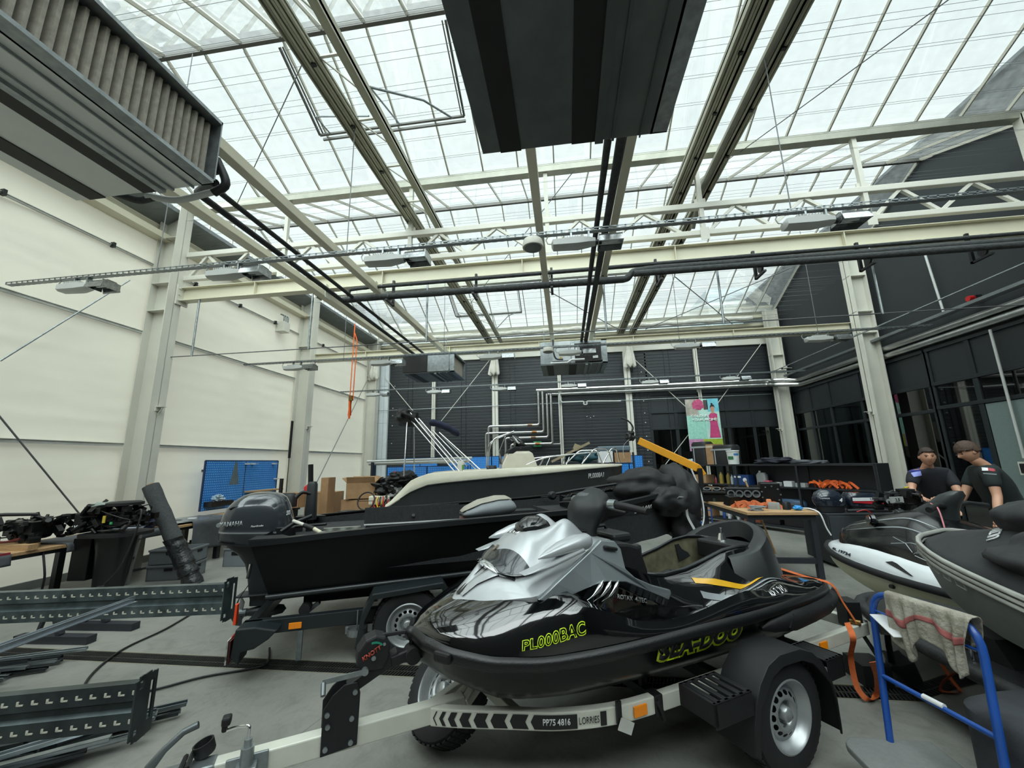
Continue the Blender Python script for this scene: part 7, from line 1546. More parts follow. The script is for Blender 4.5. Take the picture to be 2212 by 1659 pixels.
# ---------------------------------------------------------------- galvanised rack beams on a trestle
def rackbeam(pe, ang, L, sc, lab, dark, z):
    t = thing('rack_beam', lab, 'steel beam', (pe[0], pe[1], z), ang); m = dark
    h = .125*sc; prof = [(.0, h), (.03*sc, h), (.034*sc, h*.55), (.012*sc, h*.42), (.012*sc, h*.12), (.034*sc, h*-.02), (.034*sc, -h*.5), (.0, -h*.98), (-.03*sc, -h*.98), (-.03*sc, h)]
    prof = [(0.03*sc, h), (.034*sc, h*.25), (.010*sc, h*.12), (.010*sc, -h*.12), (.034*sc, -h*.25), (.03*sc, -h), (-.03*sc, -h), (-.03*sc, h)]
    b = MB(); b.prism([(-p[0], p[1]) for p in prof], (-L, 0, 0), u=(0, 1, 0), v=(0, 0, 1), d=(L, 0, 0)); b.build('profile', m, t)
    q = MB(); x = -.05*sc
    while x > -L:
        for zz in (.62, -.62): q.box((x, -.0335*sc, h*zz), (.012*sc, .003, .022*sc)).box((x+.014*sc, -.0335*sc, h*zz-.009*sc), (.03*sc, .003, .008*sc))
        x -= .075*sc
    q.build('slot_row', mat('slot_light', '#b7b6a8', .8), t)
    # end plate with long holes
    P = MB(); w_, hh = .19*sc, .185*sc
    out = [(-w_*.5, -hh), (w_*.32, -hh), (w_*.5, -hh*.8), (w_*.5, hh*.85), (w_*.36, hh), (-w_*.5, hh*.8)]
    holes_ = [((-.25*w_), (-.55*hh, .62*hh), .012*sc), ((.22*w_), (.66*hh, .72*hh), .011*sc), ((.22*w_), (-.72*hh, -.66*hh), .011*sc)]
    # plate built from strips round the openings
    def strip_(a, c, e, f): P.box((.003, -(a+c)/2-0.01, (e+f)/2), (.005, abs(c-a), abs(f-e)))
    hx0, hx1 = -.27*w_-.016*sc, -.27*w_+.016*sc
    strip_(-w_*.5, hx0, -hh, hh*.85); strip_(hx0, hx1, .62*hh, hh*.88); strip_(hx0, hx1, -hh, -.55*hh); gx0, gx1 = .24*w_-.018*sc, .24*w_+.018*sc
    strip_(hx1, gx0, -hh, hh*.95); strip_(gx0, gx1, -.6*hh, .58*hh); strip_(gx0, gx1, .82*hh, hh*.97); strip_(gx0, gx1, -hh*.96, -.78*hh); strip_(gx1, w_*.5, -hh*.84, hh*.88)
    pl_ = P.build('end_plate', m, t); return t
DG = mat('dark_galvanised', '#4d5657', .4, .75, var=.4, vs=7, col2='#2e3536'); LG = mat('spangled_galvanised', '#6d797c', .35, .8, var=.35, vs=8, col2='#414b4d')
rackbeam((-2.28, 2.62), radians(11), 3.1, .74, 'long galvanised rack beam with end plate pointing at the black boat trailer', LG, .80)
rackbeam((-1.44, 1.34), radians(17), 3.6, .54, 'nearest dark galvanised rack beam with slotted end plate at the lower left', DG, .885)
t = thing('steel_profile', 'bright bare steel channel lying diagonally over the long rack beam', 'steel profile', (0, 0, 0))
a, c = aZ(.90, 285, 1300), aZ(.93, -40, 1420); MB().bar(a, c, .06, .004).bar(a+V((-.02, .03, .012)), c+V((-.02, .03, .012)), .004, .024).bar(a+V((.02, -.03, .012)), c+V((.02, -.03, .012)), .004, .024).bar(a+V((0, 0, .01)), c+V((0, 0, .01)), .012, .012).build('channel', mat('bright_steel', '#c3ccd4', .25, .85, var=.15), t)
t = thing('trestle', 'black trestle under the left ends of the rack beams', 'trestle', (-4.65, 1.75, 0), radians(12))
MB().bx(-.04, .04, -1.0, .75, .60, .68).bx(-.04, .04, -.95, -.87, 0, .6).bx(-.04, .04, .55, .63, 0, .6).bx(-.3, .3, .55, .63, 0, .06).bx(-.3, .3, -.95, -.87, 0, .06).bar((-.35, .3, .8), (.35, .3, .8), .01, .01).build('frame', DARKW, t)
for (x, y, l) in ((-4.85, 4.05, 'farther'), (-4.95, 3.72, 'nearer')):
    t = thing('support_foot', 'black box-section foot of a floor stand near the drain, the %s one' % l, 'stand', (x, y, 0), .05); MB().bx(-.55, .25, -.045, .045, .0, .07).build('foot', DARKW, t); MB().bar((-.1, 0, .07), (-.25, 0, .42), .05, .05).bar((-.35, 0, .07), (-.25, 0, .42), .03, .03).build('strut', DARKW, t)
# pile of bright profiles on the floor
PFM = [mat('profile_bright', '#a9b1b5', .3, .85, var=.2), mat('profile_dull', '#767d80', .4, .8, var=.25), mat('profile_dark', '#3f4547', .45, .7, var=.3)]
def prof_obj(m, L=1.0):
    return MB().bx(-L/2, L/2, -.02, .02, 0, .002).bx(-L/2, L/2, -.02, -.018, 0, .022).bx(-L/2, L/2, .018, .02, 0, .022).bx(-L/2, L/2, -.02, -.012, .020, .022).bx(-L/2, L/2, .012, .02, .020, .022).build('steel_profile', m)
protos = [prof_obj(m) for m in PFM]; rng = random.Random(5); used = [False]*3
PILE = []
for k in range(46):
    lay = k % 6
    PILE.append((-3.3+rng.uniform(-.5, .25), 2.22+rng.uniform(-.34, .30), .012+.024*lay, rng.uniform(.30, .62), rng.uniform(-.05, .05)))
for k in range(16): PILE.append((-4.95+rng.uniform(-.25, .15), 3.0+rng.uniform(-.22, .25), .012+.024*(k % 4), rng.uniform(.05, .4), rng.uniform(-.04, .04)))
for k, (x, y, z, a, tl_) in enumerate(PILE):
    i = (0, 1, 0, 2, 1)[k % 5]; o = protos[i]
    if used[i]: o = protos[i].copy(); COL.objects.link(o)
    used[i] = True; o.location = (x, y, z+.012); o.rotation_euler = (rng.choice((0, pi, .2)), tl_, a+.15)
    if o.rotation_euler[0] == pi: o.location.z += .022
    near = k < 46
    tag(o, ('bright', 'dull grey', 'dark')[i]+(' steel channel in the loose heap on the floor at the lower left corner' if near else ' steel channel in the small bundle left of the drain'), 'steel profile', ('profiles in the corner heap, ' if near else 'profiles in the small bundle, ')+('bright', 'dull', 'dark')[i])
# cable across the floor
P = [aZ(.012, *p) for p in ((420, 1322), (355, 1360), (270, 1400), (215, 1440), (185, 1475), (188, 1492), (230, 1498), (322, 1492), (440, 1462), (560, 1441), (580, 1425), (582, 1400))]
tag(MB().tube(catmull(P, 5), .009, 8).build('floor_cable', BLACKP, smooth=60), 'black cable snaking over the floor and across the drain', 'cable')
# ================================================================ SHELVING, BENCH AND SMALL THINGS AT THE BACK RIGHT
def L2W(o, deg): 
    a = radians(deg); M = Matrix.Translation(o) @ Matrix.Rotation(a, 4, 'Z'); return lambda x, y, z: M @ V((x, y, z))
SO, SD = (3.6, 12.3, 0), -58
sh = thing('shelving', 'long black shelving unit with three boards at the back right', 'shelving', SO, radians(SD)); SW = L2W(SO, SD)
SHB = mat('shelf_black', '#1c1f24', .5, var=.1)
MB().bx(0, 4.4, -.22, .22, 1.46, 1.50).build('shelf_board', SHB, sh); MB().bx(0, 4.4, -.22, .22, .97, 1.0).build('shelf_board', SHB, sh); MB().bx(0, 4.4, -.22, .22, .55, .58).build('shelf_board', SHB, sh); MB().bx(0, 4.4, -.22, .22, .10, .14).build('shelf_board', SHB, sh)
MB().bx(1.6, 4.4, .2, .22, .14, 1.46).build('back_panel', mat('shelf_back', '#22252d', .5), sh)
for x in (0, 1.5, 2.95, 4.36): MB().bx(x, x+.04, -.22, -.18, 0, 1.46).bx(x, x+.04, .18, .22, 0, 1.46).build('post', SHB, sh)
MB().bx(4.38, 4.42, -.22, .22, 0, 1.5).build('side_panel', SHB, sh)
def put(name, lab, cat, x, y, z, rz_=0, group=None): return thing(name, lab, cat, SW(x, y, z), radians(SD)+rz_, group)
# top board
def case(x, w, d_, h, lab, white=False):
    t = put('soft_case', lab, 'bag', x, 0, 1.5); MB().loft([sqloop(-w/2, w/2, d_/2, z, 20, 5) for z in (0, h*.9)]+[sqloop(-w/2+.03, w/2-.03, d_/2-.03, h, 20, 4)]).build('body', CLOTH, t, smooth=50); MB().bx(-w/2-.004, w/2+.004, -d_/2-.006, -d_/2, h*.72, h*.8).bx(-w/2+.1, -w/2+.13, -d_/2-.006, -d_/2, 0, h*.8).build('reflective_band', mat('reflective_tape', '#9fa3a6', .4), t); return t
case(.42, .5, .4, .62, 'tall black case with a pale band at the left end of the top shelf'); case(1.15, .6, .42, .5, 'black quilted bag with pale piping behind the white bucket on the top shelf')
t = put('cardboard_box', 'brown carton squeezed between the two black cases on the top shelf', 'box', .78, 0.02, 1.5); MB().box((0, 0, .27), (.22, .4, .54)).build('body', CARD, t); MB().bx(-.112, .112, -.203, -.2, .44, .5).build('tape', mat('pale_tape', '#c9b9a5', .5), t)
t = put('bucket', 'white plastic bucket with green and blue label on the top shelf', 'bucket', 1.42, -.12, 1.5); MB().lathe([(0, 0), (.125, 0), (.145, .32), (.155, .32), (.155, .35), (0, .355)], 28).build('pail', mat('white_bucket', '#d5d9d6', .4), t, smooth=50)
MB().lathe([(.138, .12), (.142, .2)], 12, cap=False, a0=3.6, a1=4.6).build('green_label', mat('label_green', '#2c6b44', .5), t); MB().lathe([(.141, .22), (.144, .27)], 12, cap=False, a0=4.7, a1=5.6).build('blue_label', mat('label_blue', '#3b7db0', .5), t)
t = put('folded_cloths', 'dark folded clothes on the right part of the top shelf', 'cloth', 2.6, 0, 1.5); blob(0, (-.2, 0, .06), (.45, .18, .09), 7, .5, 2.5, flatb=0).build('cloth', mat('indigo_cloth', '#1c1d2b', .85, bump=.4, bs=14), t, smooth=180); blob(0, (.45, 0, .03), (.4, .17, .05), 17, .4, 2, flatb=0).build('white_edge_cloth', mat('grey_cloth', '#4a4c52', .85), t, smooth=180)
t = put('glove_pack', 'pale blue and purple packs at the left tip of the top shelf', 'pack', .05, -.1, 1.5); blob(0, (0, 0, .07), (.14, .12, .08), 3, .4, flatb=0).build('blue_pack', mat('pale_blue_pack', '#9fb9bd', .5), t, smooth=180); blob(0, (.14, -.03, .05), (.1, .1, .06), 13, .3, flatb=0).build('purple_pack', mat('purple_pack', '#6a6fb5', .5), t, smooth=180)
# second board
def sbox(x, y, z, w, d_, h, lab, m=CARD): t = put('cardboard_box', lab, 'box', x, y, z, group='cartons on the black shelving'); MB().bx(-w/2, w/2, -d_/2, d_/2, 0, h).build('body', m, t, bev=.004); MB().bx(-.03, .03, -d_/2-.002, d_/2+.002, h*.99, h+.003).build('tape', mat('pale_tape', '#c9b9a5'), t)
sbox(.35, 0, 1.0, .42, .32, .22, 'small carton on the second shelf, left end'); sbox(.25, 0, .58, .34, .34, .34, 'square carton on the third shelf, leftmost'); sbox(.75, 0, .58, .42, .34, .34, 'carton beside the leftmost one on the third shelf'); sbox(1.2, -.05, .58, .36, .3, .14, 'low flat carton on the third shelf', CARD); sbox(.4, 0, .14, .4, .34, .3, 'carton on the bottom shelf behind the blue cart')
def bottle(x, y, z, r, h, c, lab, cat='bottle', grp='bottles on the shelving'):
    t = put(cat if cat != 'bottle' else 'spray_bottle', lab, cat, x, y, z, group=grp); MB().lathe([(0, 0), (r, 0), (r, h*.6), (r*.8, h*.7), (r*.35, h*.8), (r*.35, h*.88), (0, h*.88)], 16).build('body', mat('bottle_'+c[1:], c, .35), t, smooth=50); MB().box((-.01, 0, h*.93), (r*1.2, r*.5, h*.12)).build('cap', mat('cap_dark', '#22262a', .5), t)
bottle(.95, -.05, 1.0, .05, .34, '#a08a3e', 'olive yellow bottle on the second shelf, left one', 'bottle'); bottle(1.12, .0, 1.0, .05, .32, '#8d7a38', 'olive yellow bottle on the second shelf, right one'); bottle(1.3, -.1, 1.0, .035, .26, '#a7b2b8', 'clear spray bottle on the second shelf'); bottle(.82, -.1, 1.0, .03, .2, '#7a3340', 'small dark red bottle on the second shelf')
t = put('paint_tin_box', 'blue and white carton showing a round white shape on the second shelf', 'box', 1.62, -.08, 1.0); MB().bx(-.2, .2, -.12, .12, 0, .24).build('body', mat('navy_carton', '#16386a', .5), t); MB().cyl((.1, -.125, .12), (.1, -.12, .12), .05, 16).bx(-.18, .0, -.124, -.12, .17, .21).build('white_print', LETW, t)
t = put('jerrycan', 'translucent white canister in the middle of the shelving', 'canister', 2.05, -.02, 1.0); MB().loft([sqloop(-.12, .12, .08, z, 20, 4) for z in (0, .24)]+[sqloop(-.08, .08, .05, .3, 20, 3)]).build('body', mat('canister_grey', '#86898a', .4), t, smooth=50); MB().cyl((-.05, 0, .3), (-.05, 0, .34), .025, 12).build('cap', LETW, t)
t = put('strap_heap', 'heap of bright orange straps on the right end of the middle shelf', 'strap', 3.6, -.03, 1.0); b = MB(); rg_ = random.Random(9)
for k in range(11):
    c = V((rg_.uniform(-.42, .42), rg_.uniform(-.1, .1), .04)); a = rg_.uniform(0, 3); ribbon(b, [c+V((.16*cos(a), .08*sin(a), -.03)), c+V((.08*cos(a+1), .06*sin(a+1), .06+.05*rg_.random())), c+V((-.1*cos(a), -.06*sin(a), .05)), c+V((-.2*cos(a), -.06*sin(a), -.03))], .045, (0, .3, 1))
b.build('webbing', ORANGE, t, smooth=60)
for k, (x, w, c, l) in enumerate(((2.45, .16, '#c3c7c9', 'white packet'), (2.72, .18, '#cfd2d4', 'white carton'), (2.98, .2, '#9da1a4', 'grey packet'), (2.25, .12, '#c8506a', 'pink packet'))):
    t = put('small_packet', '%s in the small goods on the middle shelf' % l, 'packet', x, -.12, 1.0); MB().bx(-w/2, w/2, -.06, .06, 0, .09+.03*(k % 2)).build('body', mat('packet_%d' % k, c, .5), t, bev=.004)
t = put('oil_container', 'dark blue flat container on the third shelf', 'container', 2.7, -.1, .58); MB().loft([sqloop(-.3, .3, .12, z, 24, 2.4) for z in (0, .1)]+[sqloop(-.24, .24, .08, .15, 24, 2.2)]).build('body', mat('blue_grey_plastic', '#2d4560', .4), t, smooth=50)
for k in range(3):
    t = put('storage_bin', 'black storage bin on the bottom shelf, %s of three' % ORD[k], 'bin', 2.2+.5*k, 0, .14); MB().bx(-.2, .2, -.15, .15, 0, .3).build('body', BLACKP, t, bev=.01); MB().bx(-.21, .21, -.16, .16, .3, .33).build('lid', BLACKP, t)
sbox(1.7, 0, .14, .5, .34, .38, 'reddish brown carton on the bottom shelf behind the wooden bench', mat('rust_carton', '#7d4028', .7))
for k, (x, c, l) in enumerate(((.95, '#2b4a8a', 'blue'), (1.1, '#c3c6c8', 'white'), (1.22, '#1a1c1e', 'black'), (1.35, '#b9bcbe', 'pale'))): bottle(x, -.1, .14, .04, .24, c, '%s bottle on the bottom shelf under the workbench end' % l)
# bright red canister with white tip
t = thing('fuel_tank', 'bright red fuel tank under the wooden workbench', 'fuel tank', (3.05, 8.6, .14)); s = []
for x, r in ((-.3, .03), (-.26, .12), (-.1, .16), (.12, .16), (.28, .12), (.32, .05)): s.append([(x, r*.8*cos(a), .16+r*sin(a)) for a in [2*pi*k/18 for k in range(18)]])
MB().loft(s).build('body', mat('fuel_red', '#b5101e', .25, coat=.4), t, smooth=60); MB().cyl((-.36, 0, .18), (-.28, 0, .18), .06, 14).build('white_cap', LETW, t, smooth=50); MB().bx(-.3, .4, -.2, .2, -.14, 0).build('rest_block', DARKW, t)
# ---------------------------------------------------------------- wooden bench
wk = thing('workbench', 'workbench with pale wooden top and dark steel legs beyond the jet ski stern', 'workbench', (0, 0, 0))
MB().bx(2.52, 3.47, 6.3, 8.4, .85, .89).build('bench_top', WOOD, wk, bev=.004)
for x in (2.58, 3.40):
    for y in (6.38, 8.3): MB().bx(x-.035, x+.035, y-.035, y+.035, 0, .85).build('leg', DARKW, wk)
MB().bx(2.58, 3.4, 6.35, 6.41, .20, .27).bx(2.58, 3.4, 6.35, 6.41, .78, .85).bx(2.55, 2.61, 6.4, 8.3, .78, .85).bx(3.37, 3.43, 6.4, 8.3, .78, .85).bx(2.55, 2.61, 6.4, 8.3, .2, .27).build('rails', DARKW, wk)
def onb(name, lab, cat, x, y, group=None, rz_=0): return thing(name, lab, cat, (x, y, .89), rz_, group)
t = onb('camshaft_block', 'long black engine block half with round bores on the far end of the wooden bench', 'engine part', 2.85, 7.85, rz_=-.4)
MB().bx(-.4, .4, -.1, .1, 0, .14).bx(-.4, .4, -.14, .14, .14, .18).build('block', EB, t, bev=.01); q = MB()
for k in range(5): q.lathe([(.045, 0), (.07, 0), (.07, .05), (.045, .05), (.045, 0)], 16, (-.32+.16*k, -.02, .18), (0, -.4, 1))
q.build('bearing_cap', EM, t, smooth=50)
t = onb('cylinder_block', 'black cylinder block standing on the middle of the wooden bench', 'engine part', 3.0, 7.3, rz_=-.3); MB().bx(-.35, .3, -.12, .12, .05, .28).bx(.15, .42, -.16, .16, 0, .36).build('block', EB, t, bev=.015); q = MB()
for k in range(4): q.lathe([(.04, 0), (.06, 0), (.06, .03), (.04, .03), (.04, 0)], 16, (-.28+.12*k, -.12, .18), (0, -1, .2))
q.build('port', EM, t, smooth=50); q = MB()
for k in range(9): q.cyl((.28+.13*cos(k*.7), -.165, .18+.13*sin(k*.7)), (.28+.13*cos(k*.7), -.175, .18+.13*sin(k*.7)), .012, 8)
q.build('bolt', GALV, t)
t = onb('crankcase', 'dark crankcase half leaning in front of the cylinder block on the wooden bench', 'engine part', 2.75, 7.25, rz_=.5); MB().box((0, 0, .08), (.4, .12, .16), Matrix.Rotation(.3, 3, 'X')).build('casting', EB, t, bev=.01)
t = onb('strap_heap', 'faded orange straps heaped on the wooden bench', 'strap', 2.85, 6.85); b = MB()
for k in range(13):
    c = V((rg_.uniform(-.25, .3), rg_.uniform(-.16, .16), .03)); a = rg_.uniform(0, 6); ribbon(b, [c+V((.14*cos(a), .1*sin(a), -.025)), c+V((.07*cos(a+1), .07*sin(a+1), .05)), c+V((-.12*cos(a), -.1*sin(a), -.02))], .04, (0, .3, 1))
b.build('webbing', mat('faded_orange', '#c9683a', .75, var=.25), t, smooth=60)
t = onb('wire_bundle', 'grey coiled wire bundle at the near edge of the wooden bench', 'wires', 2.72, 6.5); b = MB()
for k in range(5): b.tube([(.1*cos(a+k)+.01*k, .07*sin(a+k*2), .012+.012*k) for a in [2*pi*j/14 for j in range(14)]], .008, 6, closed=True)
b.build('wire', mat('grey_wire', '#7f8487', .4), t, smooth=60)
def small(x, y, kind, lab, c, sz, cat):
    t = onb(kind, lab, cat, x, y, rz_=x*7); w, d_, h = sz; MB().loft([sqloop(-w/2, w/2, d_/2, z, 14, 4) for z in (0, h*.85)]+[sqloop(-w/2*.8, w/2*.8, d_/2*.8, h, 14, 4)]).build('body', mat('small_'+c[1:], c, .5), t, smooth=50)
small(3.05, 6.65, 'drill', 'white and black power tool on the wooden bench', '#8e8f8c', (.16, .06, .1), 'tool'); small(3.2, 6.6, 'battery', 'black battery block on the wooden bench', '#17191b', (.1, .08, .11), 'battery'); small(3.12, 6.95, 'tape_roll', 'orange label block near the middle of the wooden bench', '#e08a5c', (.07, .05, .12), 'box'); small(3.35, 6.75, 'grinder', 'dark grey grinder at the right of the wooden bench', '#2a2c2f', (.2, .08, .07), 'tool')
small(2.62, 8.1, 'glove', 'pale glove on the far corner of the wooden bench', '#c9b59b', (.14, .07, .03), 'glove'); small(2.68, 7.9, 'rag', 'dark green rag on the far part of the wooden bench', '#1f3534', (.2, .14, .07), 'cloth'); small(2.75, 8.25, 'sponge', 'white sponge at the far end of the wooden bench', '#cfd0cb', (.12, .06, .04), 'sponge')
t = onb('plug_adapter', 'bright blue plug block on the wooden bench', 'plug', 3.3, 6.5); blob(0, (0, 0, .035), (.06, .05, .035), 2, .3).build('body', mat('bright_blue', '#2e8fd6', .4), t, smooth=60); MB().tube(catmull([(.05, 0, .03), (.12, -.1, .03), (.16, -.22, -.02), (.2, -.24, -.2), (.24, -.25, -.3)], 5), .01, 6).build('white_cable', LETW, t, smooth=60)
tag(MB().cyl((3.45, 7.7, 0.05), (3.2, 7.9, 1.25), .016, 8).build('broom_handle', WOOD), 'wooden broom handle leaning behind the workbench', 'broom')
t = thing('yellow_valve', 'small yellow part on the far shelving goods', 'part', SW(1.55, -.2, .62)); MB().loft([sqloop(-.04, .04, .03, z, 12, 3) for z in (0, .09)]).build('body', mat('bright_yellow', '#e0c81c', .4), t, smooth=50)
# far blue cart
t = thing('blue_sack_truck', 'blue tubular cart with side plate near the black shelving', 'cart', (3.0, 10.0, 0), -.3); MB().tube(rnd([(-.2, 0, .1), (-.2, 0, .86), (.22, 0, .82), (.22, 0, .1)], .08, 4), .015, 8).tube([(-.2, 0, .5), (.22, 0, .5)], .012, 8).build('frame', BLT, t, smooth=60)
MB().prism([(-.2, .1), (.12, .1), (.0, .25), (-.1, .42), (-.2, .48)], (0, -.02, 0), d=(0, .01, 0)).build('side_plate', BLT, t); MB().bx(-.22, .22, -.2, .2, .06, .09).build('base', BLT, t); MB().cyl((-.1, -.16, .62), (.05, -.1, .84), .05, 12).bx(-.2, .1, -.1, .0, .5, .54).build('white_bottle', LETW, t, smooth=50)
for x in (-.18, .18): MB().cyl((x, -.18, .06), (x, -.14, .06), .06, 14).build('wheel', RUBBER, t, smooth=50)
# poster on its post
po = thing('poster', 'tall colourful hanging poster reading COLOUR YOUR HOME', 'poster', (4.26, 14.6, 1.92))
MB().bx(0, 1.1, 0, .012, 0, 1.80).build('sheet', mat('poster_paper', '#8fc9bd', .5, var=.15, vs=3, col2='#c9dcd2'), po)
def pq(x0, x1, z0, z1, n, c, c2=None, vs=5): return MB().bx(x0, x1, -.004, -.001, z0, z1).build(n, mat('print_'+n, c, .5, var=.2, vs=vs, col2=c2), po)
pq(0, .42, 1.22, 1.80, 'stone_print', '#b5aea3', '#8d897e'); pq(.72, 1.1, 1.35, 1.80, 'sky_print', '#7cc3cf', '#5aa9bd'); pq(0, .48, 0, .40, 'pebble_print', '#a06a94', '#c78fb0', 9); pq(.48, 1.1, 0, .40, 'leaf_print', '#a9b83a', '#7f9a2a', 9); pq(.02, .62, .42, 1.2, 'palm_print', '#7fbfae', '#a8d8c6', 14); pq(.60, .74, 1.42, 1.76, 'door_print', '#4d4646')
blob(0, (.42, -.006, 1.60), (.17, .004, .17), 5, .5, 3).build('flower_print', mat('flower_pink', '#c8527e', .6, var=.3, vs=20), po, smooth=60)
blob(0, (.25, -.006, .2), (.16, .004, .13), 3, .1).build('pebble_shape', mat('pebble_pink', '#c795b5', .5), po, smooth=60)
# the printed dress figure: plain coloured shapes
MB().prism([(.70, .44), (1.06, .44), (1.0, .95), (1.02, 1.25), (.93, 1.30), (.82, 1.30), (.74, 1.22), (.76, .9)], (0, -.006, 0), d=(0, .004, 0)).build('dress_print', mat('dress_pink', '#c9447c', .6, var=.2, vs=10), po)
MB().prism([(.84, 1.28), (.92, 1.28), (.92, 1.36), (.95, 1.42), (.94, 1.5), (.88, 1.53), (.82, 1.5), (.81, 1.42), (.84, 1.36)], (0, -.0075, 0), d=(0, .004, 0)).prism([(.86, 1.08), (.98, 1.0), (1.02, 1.05), (.95, 1.16)], (0, -.0085, 0), d=(0, .004, 0)).build('face_print', mat('print_skin', '#b98a72', .6), po)
MB().prism([(.80, 1.46), (.82, 1.56), (.88, 1.60), (.94, 1.57), (.97, 1.48), (.93, 1.52), (.85, 1.52)], (0, -.009, 0), d=(0, .004, 0)).cyl((.87, -.009, 1.61), (.87, -.005, 1.61), .035, 12).build('hair_print', mat('print_hair', '#2e211d', .7), po)
text('COLOUR', .135, flat((.42, -.012, 1.19), (1, 0, 0), (0, 0, 1)), LETW, po, bold=.003, depth=.003, sx=1.05); text('YOUR HOME', .135, flat((.58, -.012, 1.06), (1, 0, 0), (0, 0, 1)), LETW, po, bold=.003, depth=.003, sx=1.05)
# boards and rolls on the far rack behind the bow, yellow crane arm
rk = thing('material_rack', 'rack with boards, tubes and blue sheets behind the motorboat bow', 'rack', (0, 0, 0))
MB().bx(-.6, 2.1, 12.9, 13.7, 1.0, 1.04).bx(-.6, -.55, 12.9, 13.0, 0, 1.9).bx(2.05, 2.1, 12.9, 13.0, 0, 1.9).bx(-.6, 2.1, 12.9, 13.7, 1.55, 1.58).build('rack_frame', DARKW, rk)
MB().bar((-.45, 12.8, 1.66), (.75, 12.8, 2.22), .25, .07).bar((.35, 12.78, 2.0), (.42, 12.78, 2.16), .27, .03, up=(0, 1, 0)).build('wrapped_board', mat('kraft_roll', '#9c8f74', .7), rk)
blob(0, (.5, 13.0, 1.80), (.45, .2, .18), 4, .4).build('teal_sheet', mat('teal_sheet', '#22525e', .6, var=.3), rk, smooth=180); MB().bx(1.0, 2.0, 12.9, 13.5, 1.95, 2.1).build('grey_case', mat('case_grey_blue', '#5d6e78', .5), rk, bev=.03); MB().bx(1.0, 1.45, 12.88, 13.3, 1.6, 1.95).build('white_box', LETW, rk); MB().bx(1.5, 2.0, 12.88, 13.3, 1.59, 1.9).build('brown_box', CARD, rk)
cr = thing('crane_arm', 'yellow loading arm with black strap end rising behind the motorboat bow', 'crane', (0, 0, 0))
MB().bar((1.80, 10.2, 2.12), (2.9, 9.5, 1.45), .06, .17).bar((2.9, 9.5, 1.50), (3.0, 9.45, 1.3), .05, .1).build('arm', mat('crane_yellow', '#e09a1c', .4, var=.06), cr, bev=.01); blob(0, (1.62, 10.3, 2.25), (.12, .08, .12), 6, .4).build('clamp_end', BLACKM, cr, smooth=None)
MB().tube(catmull([(1.62, 10.3, 2.3), (1.7, 10.3, 2.45), (1.6, 10.3, 2.62), (1.42, 10.3, 2.72)], 5), .02, 8).build('strap_hook', BLACKM, cr, smooth=60); MB().tube(catmull([(1.62, 10.25, 2.2), (1.42, 10.2, 2.0), (1.4, 10.1, 1.7)], 5), .006, 6).build('cable', GALV, cr); MB().bx(2.88, 2.96, 9.42, 9.5, 0, 1.45).bx(2.7, 3.2, 9.3, 9.6, 0, .06).build('mast', BLACKM, cr); MB().bar((2.4, 9.86, 1.71), (2.6, 9.73, 1.60), .065, .06).build('white_plate', LETW, cr)
# ---------------------------------------------------------------- outboards on the dark cabinet
cbn = thing('cabinet', 'dark grey metal cabinet pair carrying the outboards beside the bench', 'cabinet', (0, 0, 0))
MB().bx(3.95, 5.2, 7.0, 7.7, .04, .78).build('body', mat('cabinet_grey', '#2c3033', .5), cbn, bev=.008); MB().bx(3.97, 4.55, 6.985, 7.0, .08, .74).build('door', mat('cabinet_door', '#33383b', .5), cbn, bev=.004); MB().bx(4.58, 5.18, 6.985, 7.0, .08, .74).build('door', mat('cabinet_door', '#33383b'), cbn, bev=.004); MB().bx(4.45, 4.52, 6.975, 6.985, .5, .56).build('handle', BLACKM, cbn); q = MB()
for k in range(6): q.bx(4.6, 5.1, 6.98, 6.986, .60+.022*k, .61+.022*k)
q.build('vent_slots', BLACKM, cbn)
def smallob(x, y, z, lab, m, dark):
    t = thing('outboard_motor', lab, 'outboard motor', (x, y, z)); return t
t = smallob(4.12, 7.2, .8, 'small dark blue outboard with a 4 on its cowl on the cabinet', 0, 0)
MB().loft([sqloop(x0, x1, w, z, 24, 2.6) for x0, x1, w, z in ((-.19, .22, .12, .08), (-.22, .24, .135, .14), (-.22, .22, .135, .2), (-.18, .16, .11, .28), (-.12, .08, .07, .32), (-.08, .04, .02, .335))]).build('cowl', mat('navy_cowl', '#1b2430', .2, coat=.7), t, smooth=60); MB().loft([sqloop(-.18, .2, .11, z, 20, 2.6) for z in (-.01, .08)]).build('lower_cowl', BLACKP, t, smooth=50); text('4', .08, flat((.1, -.138, .17), (1, 0, 0), (0, 0, 1)), LETW, t, shear=.2, bold=.003); text('YAMAHA', .035, flat((-.12, -.132, .2), (1, 0, 0), (0, 0, 1)), LETW, t)
t = smallob(4.62, 7.25, .8, 'small outboard with white and red stripe on the cabinet', 0, 0)
MB().loft([sqloop(x0, x1, w, z, 24, 3.5, 0, -.04) for x0, x1, w, z in ((-.22, .3, .13, .07), (-.24, .3, .14, .1), (-.24, .26, .14, .22), (-.2, .18, .11, .28))]).build('cowl', mat('navy_cowl', '#1b2430'), t, smooth=50); MB().bx(-.2, .26, -.146, -.140, .155, .205).build('white_stripe', LETW, t); MB().prism([(-.2, .13), (.28, .09), (.27, .15), (-.2, .15)], (0, -.147, 0), d=(0, .006, 0)).build('red_stripe', mat('stripe_red', '#b01f2b', .4), t); text('YAMAHA', .045, flat((.13, -.149, .18), (1, 0, 0), (0, 0, 1)), BKD, t, bold=.001); MB().loft([sqloop(-.2, .24, .12, z, 20, 3) for z in (-.01, .07)]).build('lower_cowl', BLACKP, t, smooth=50)
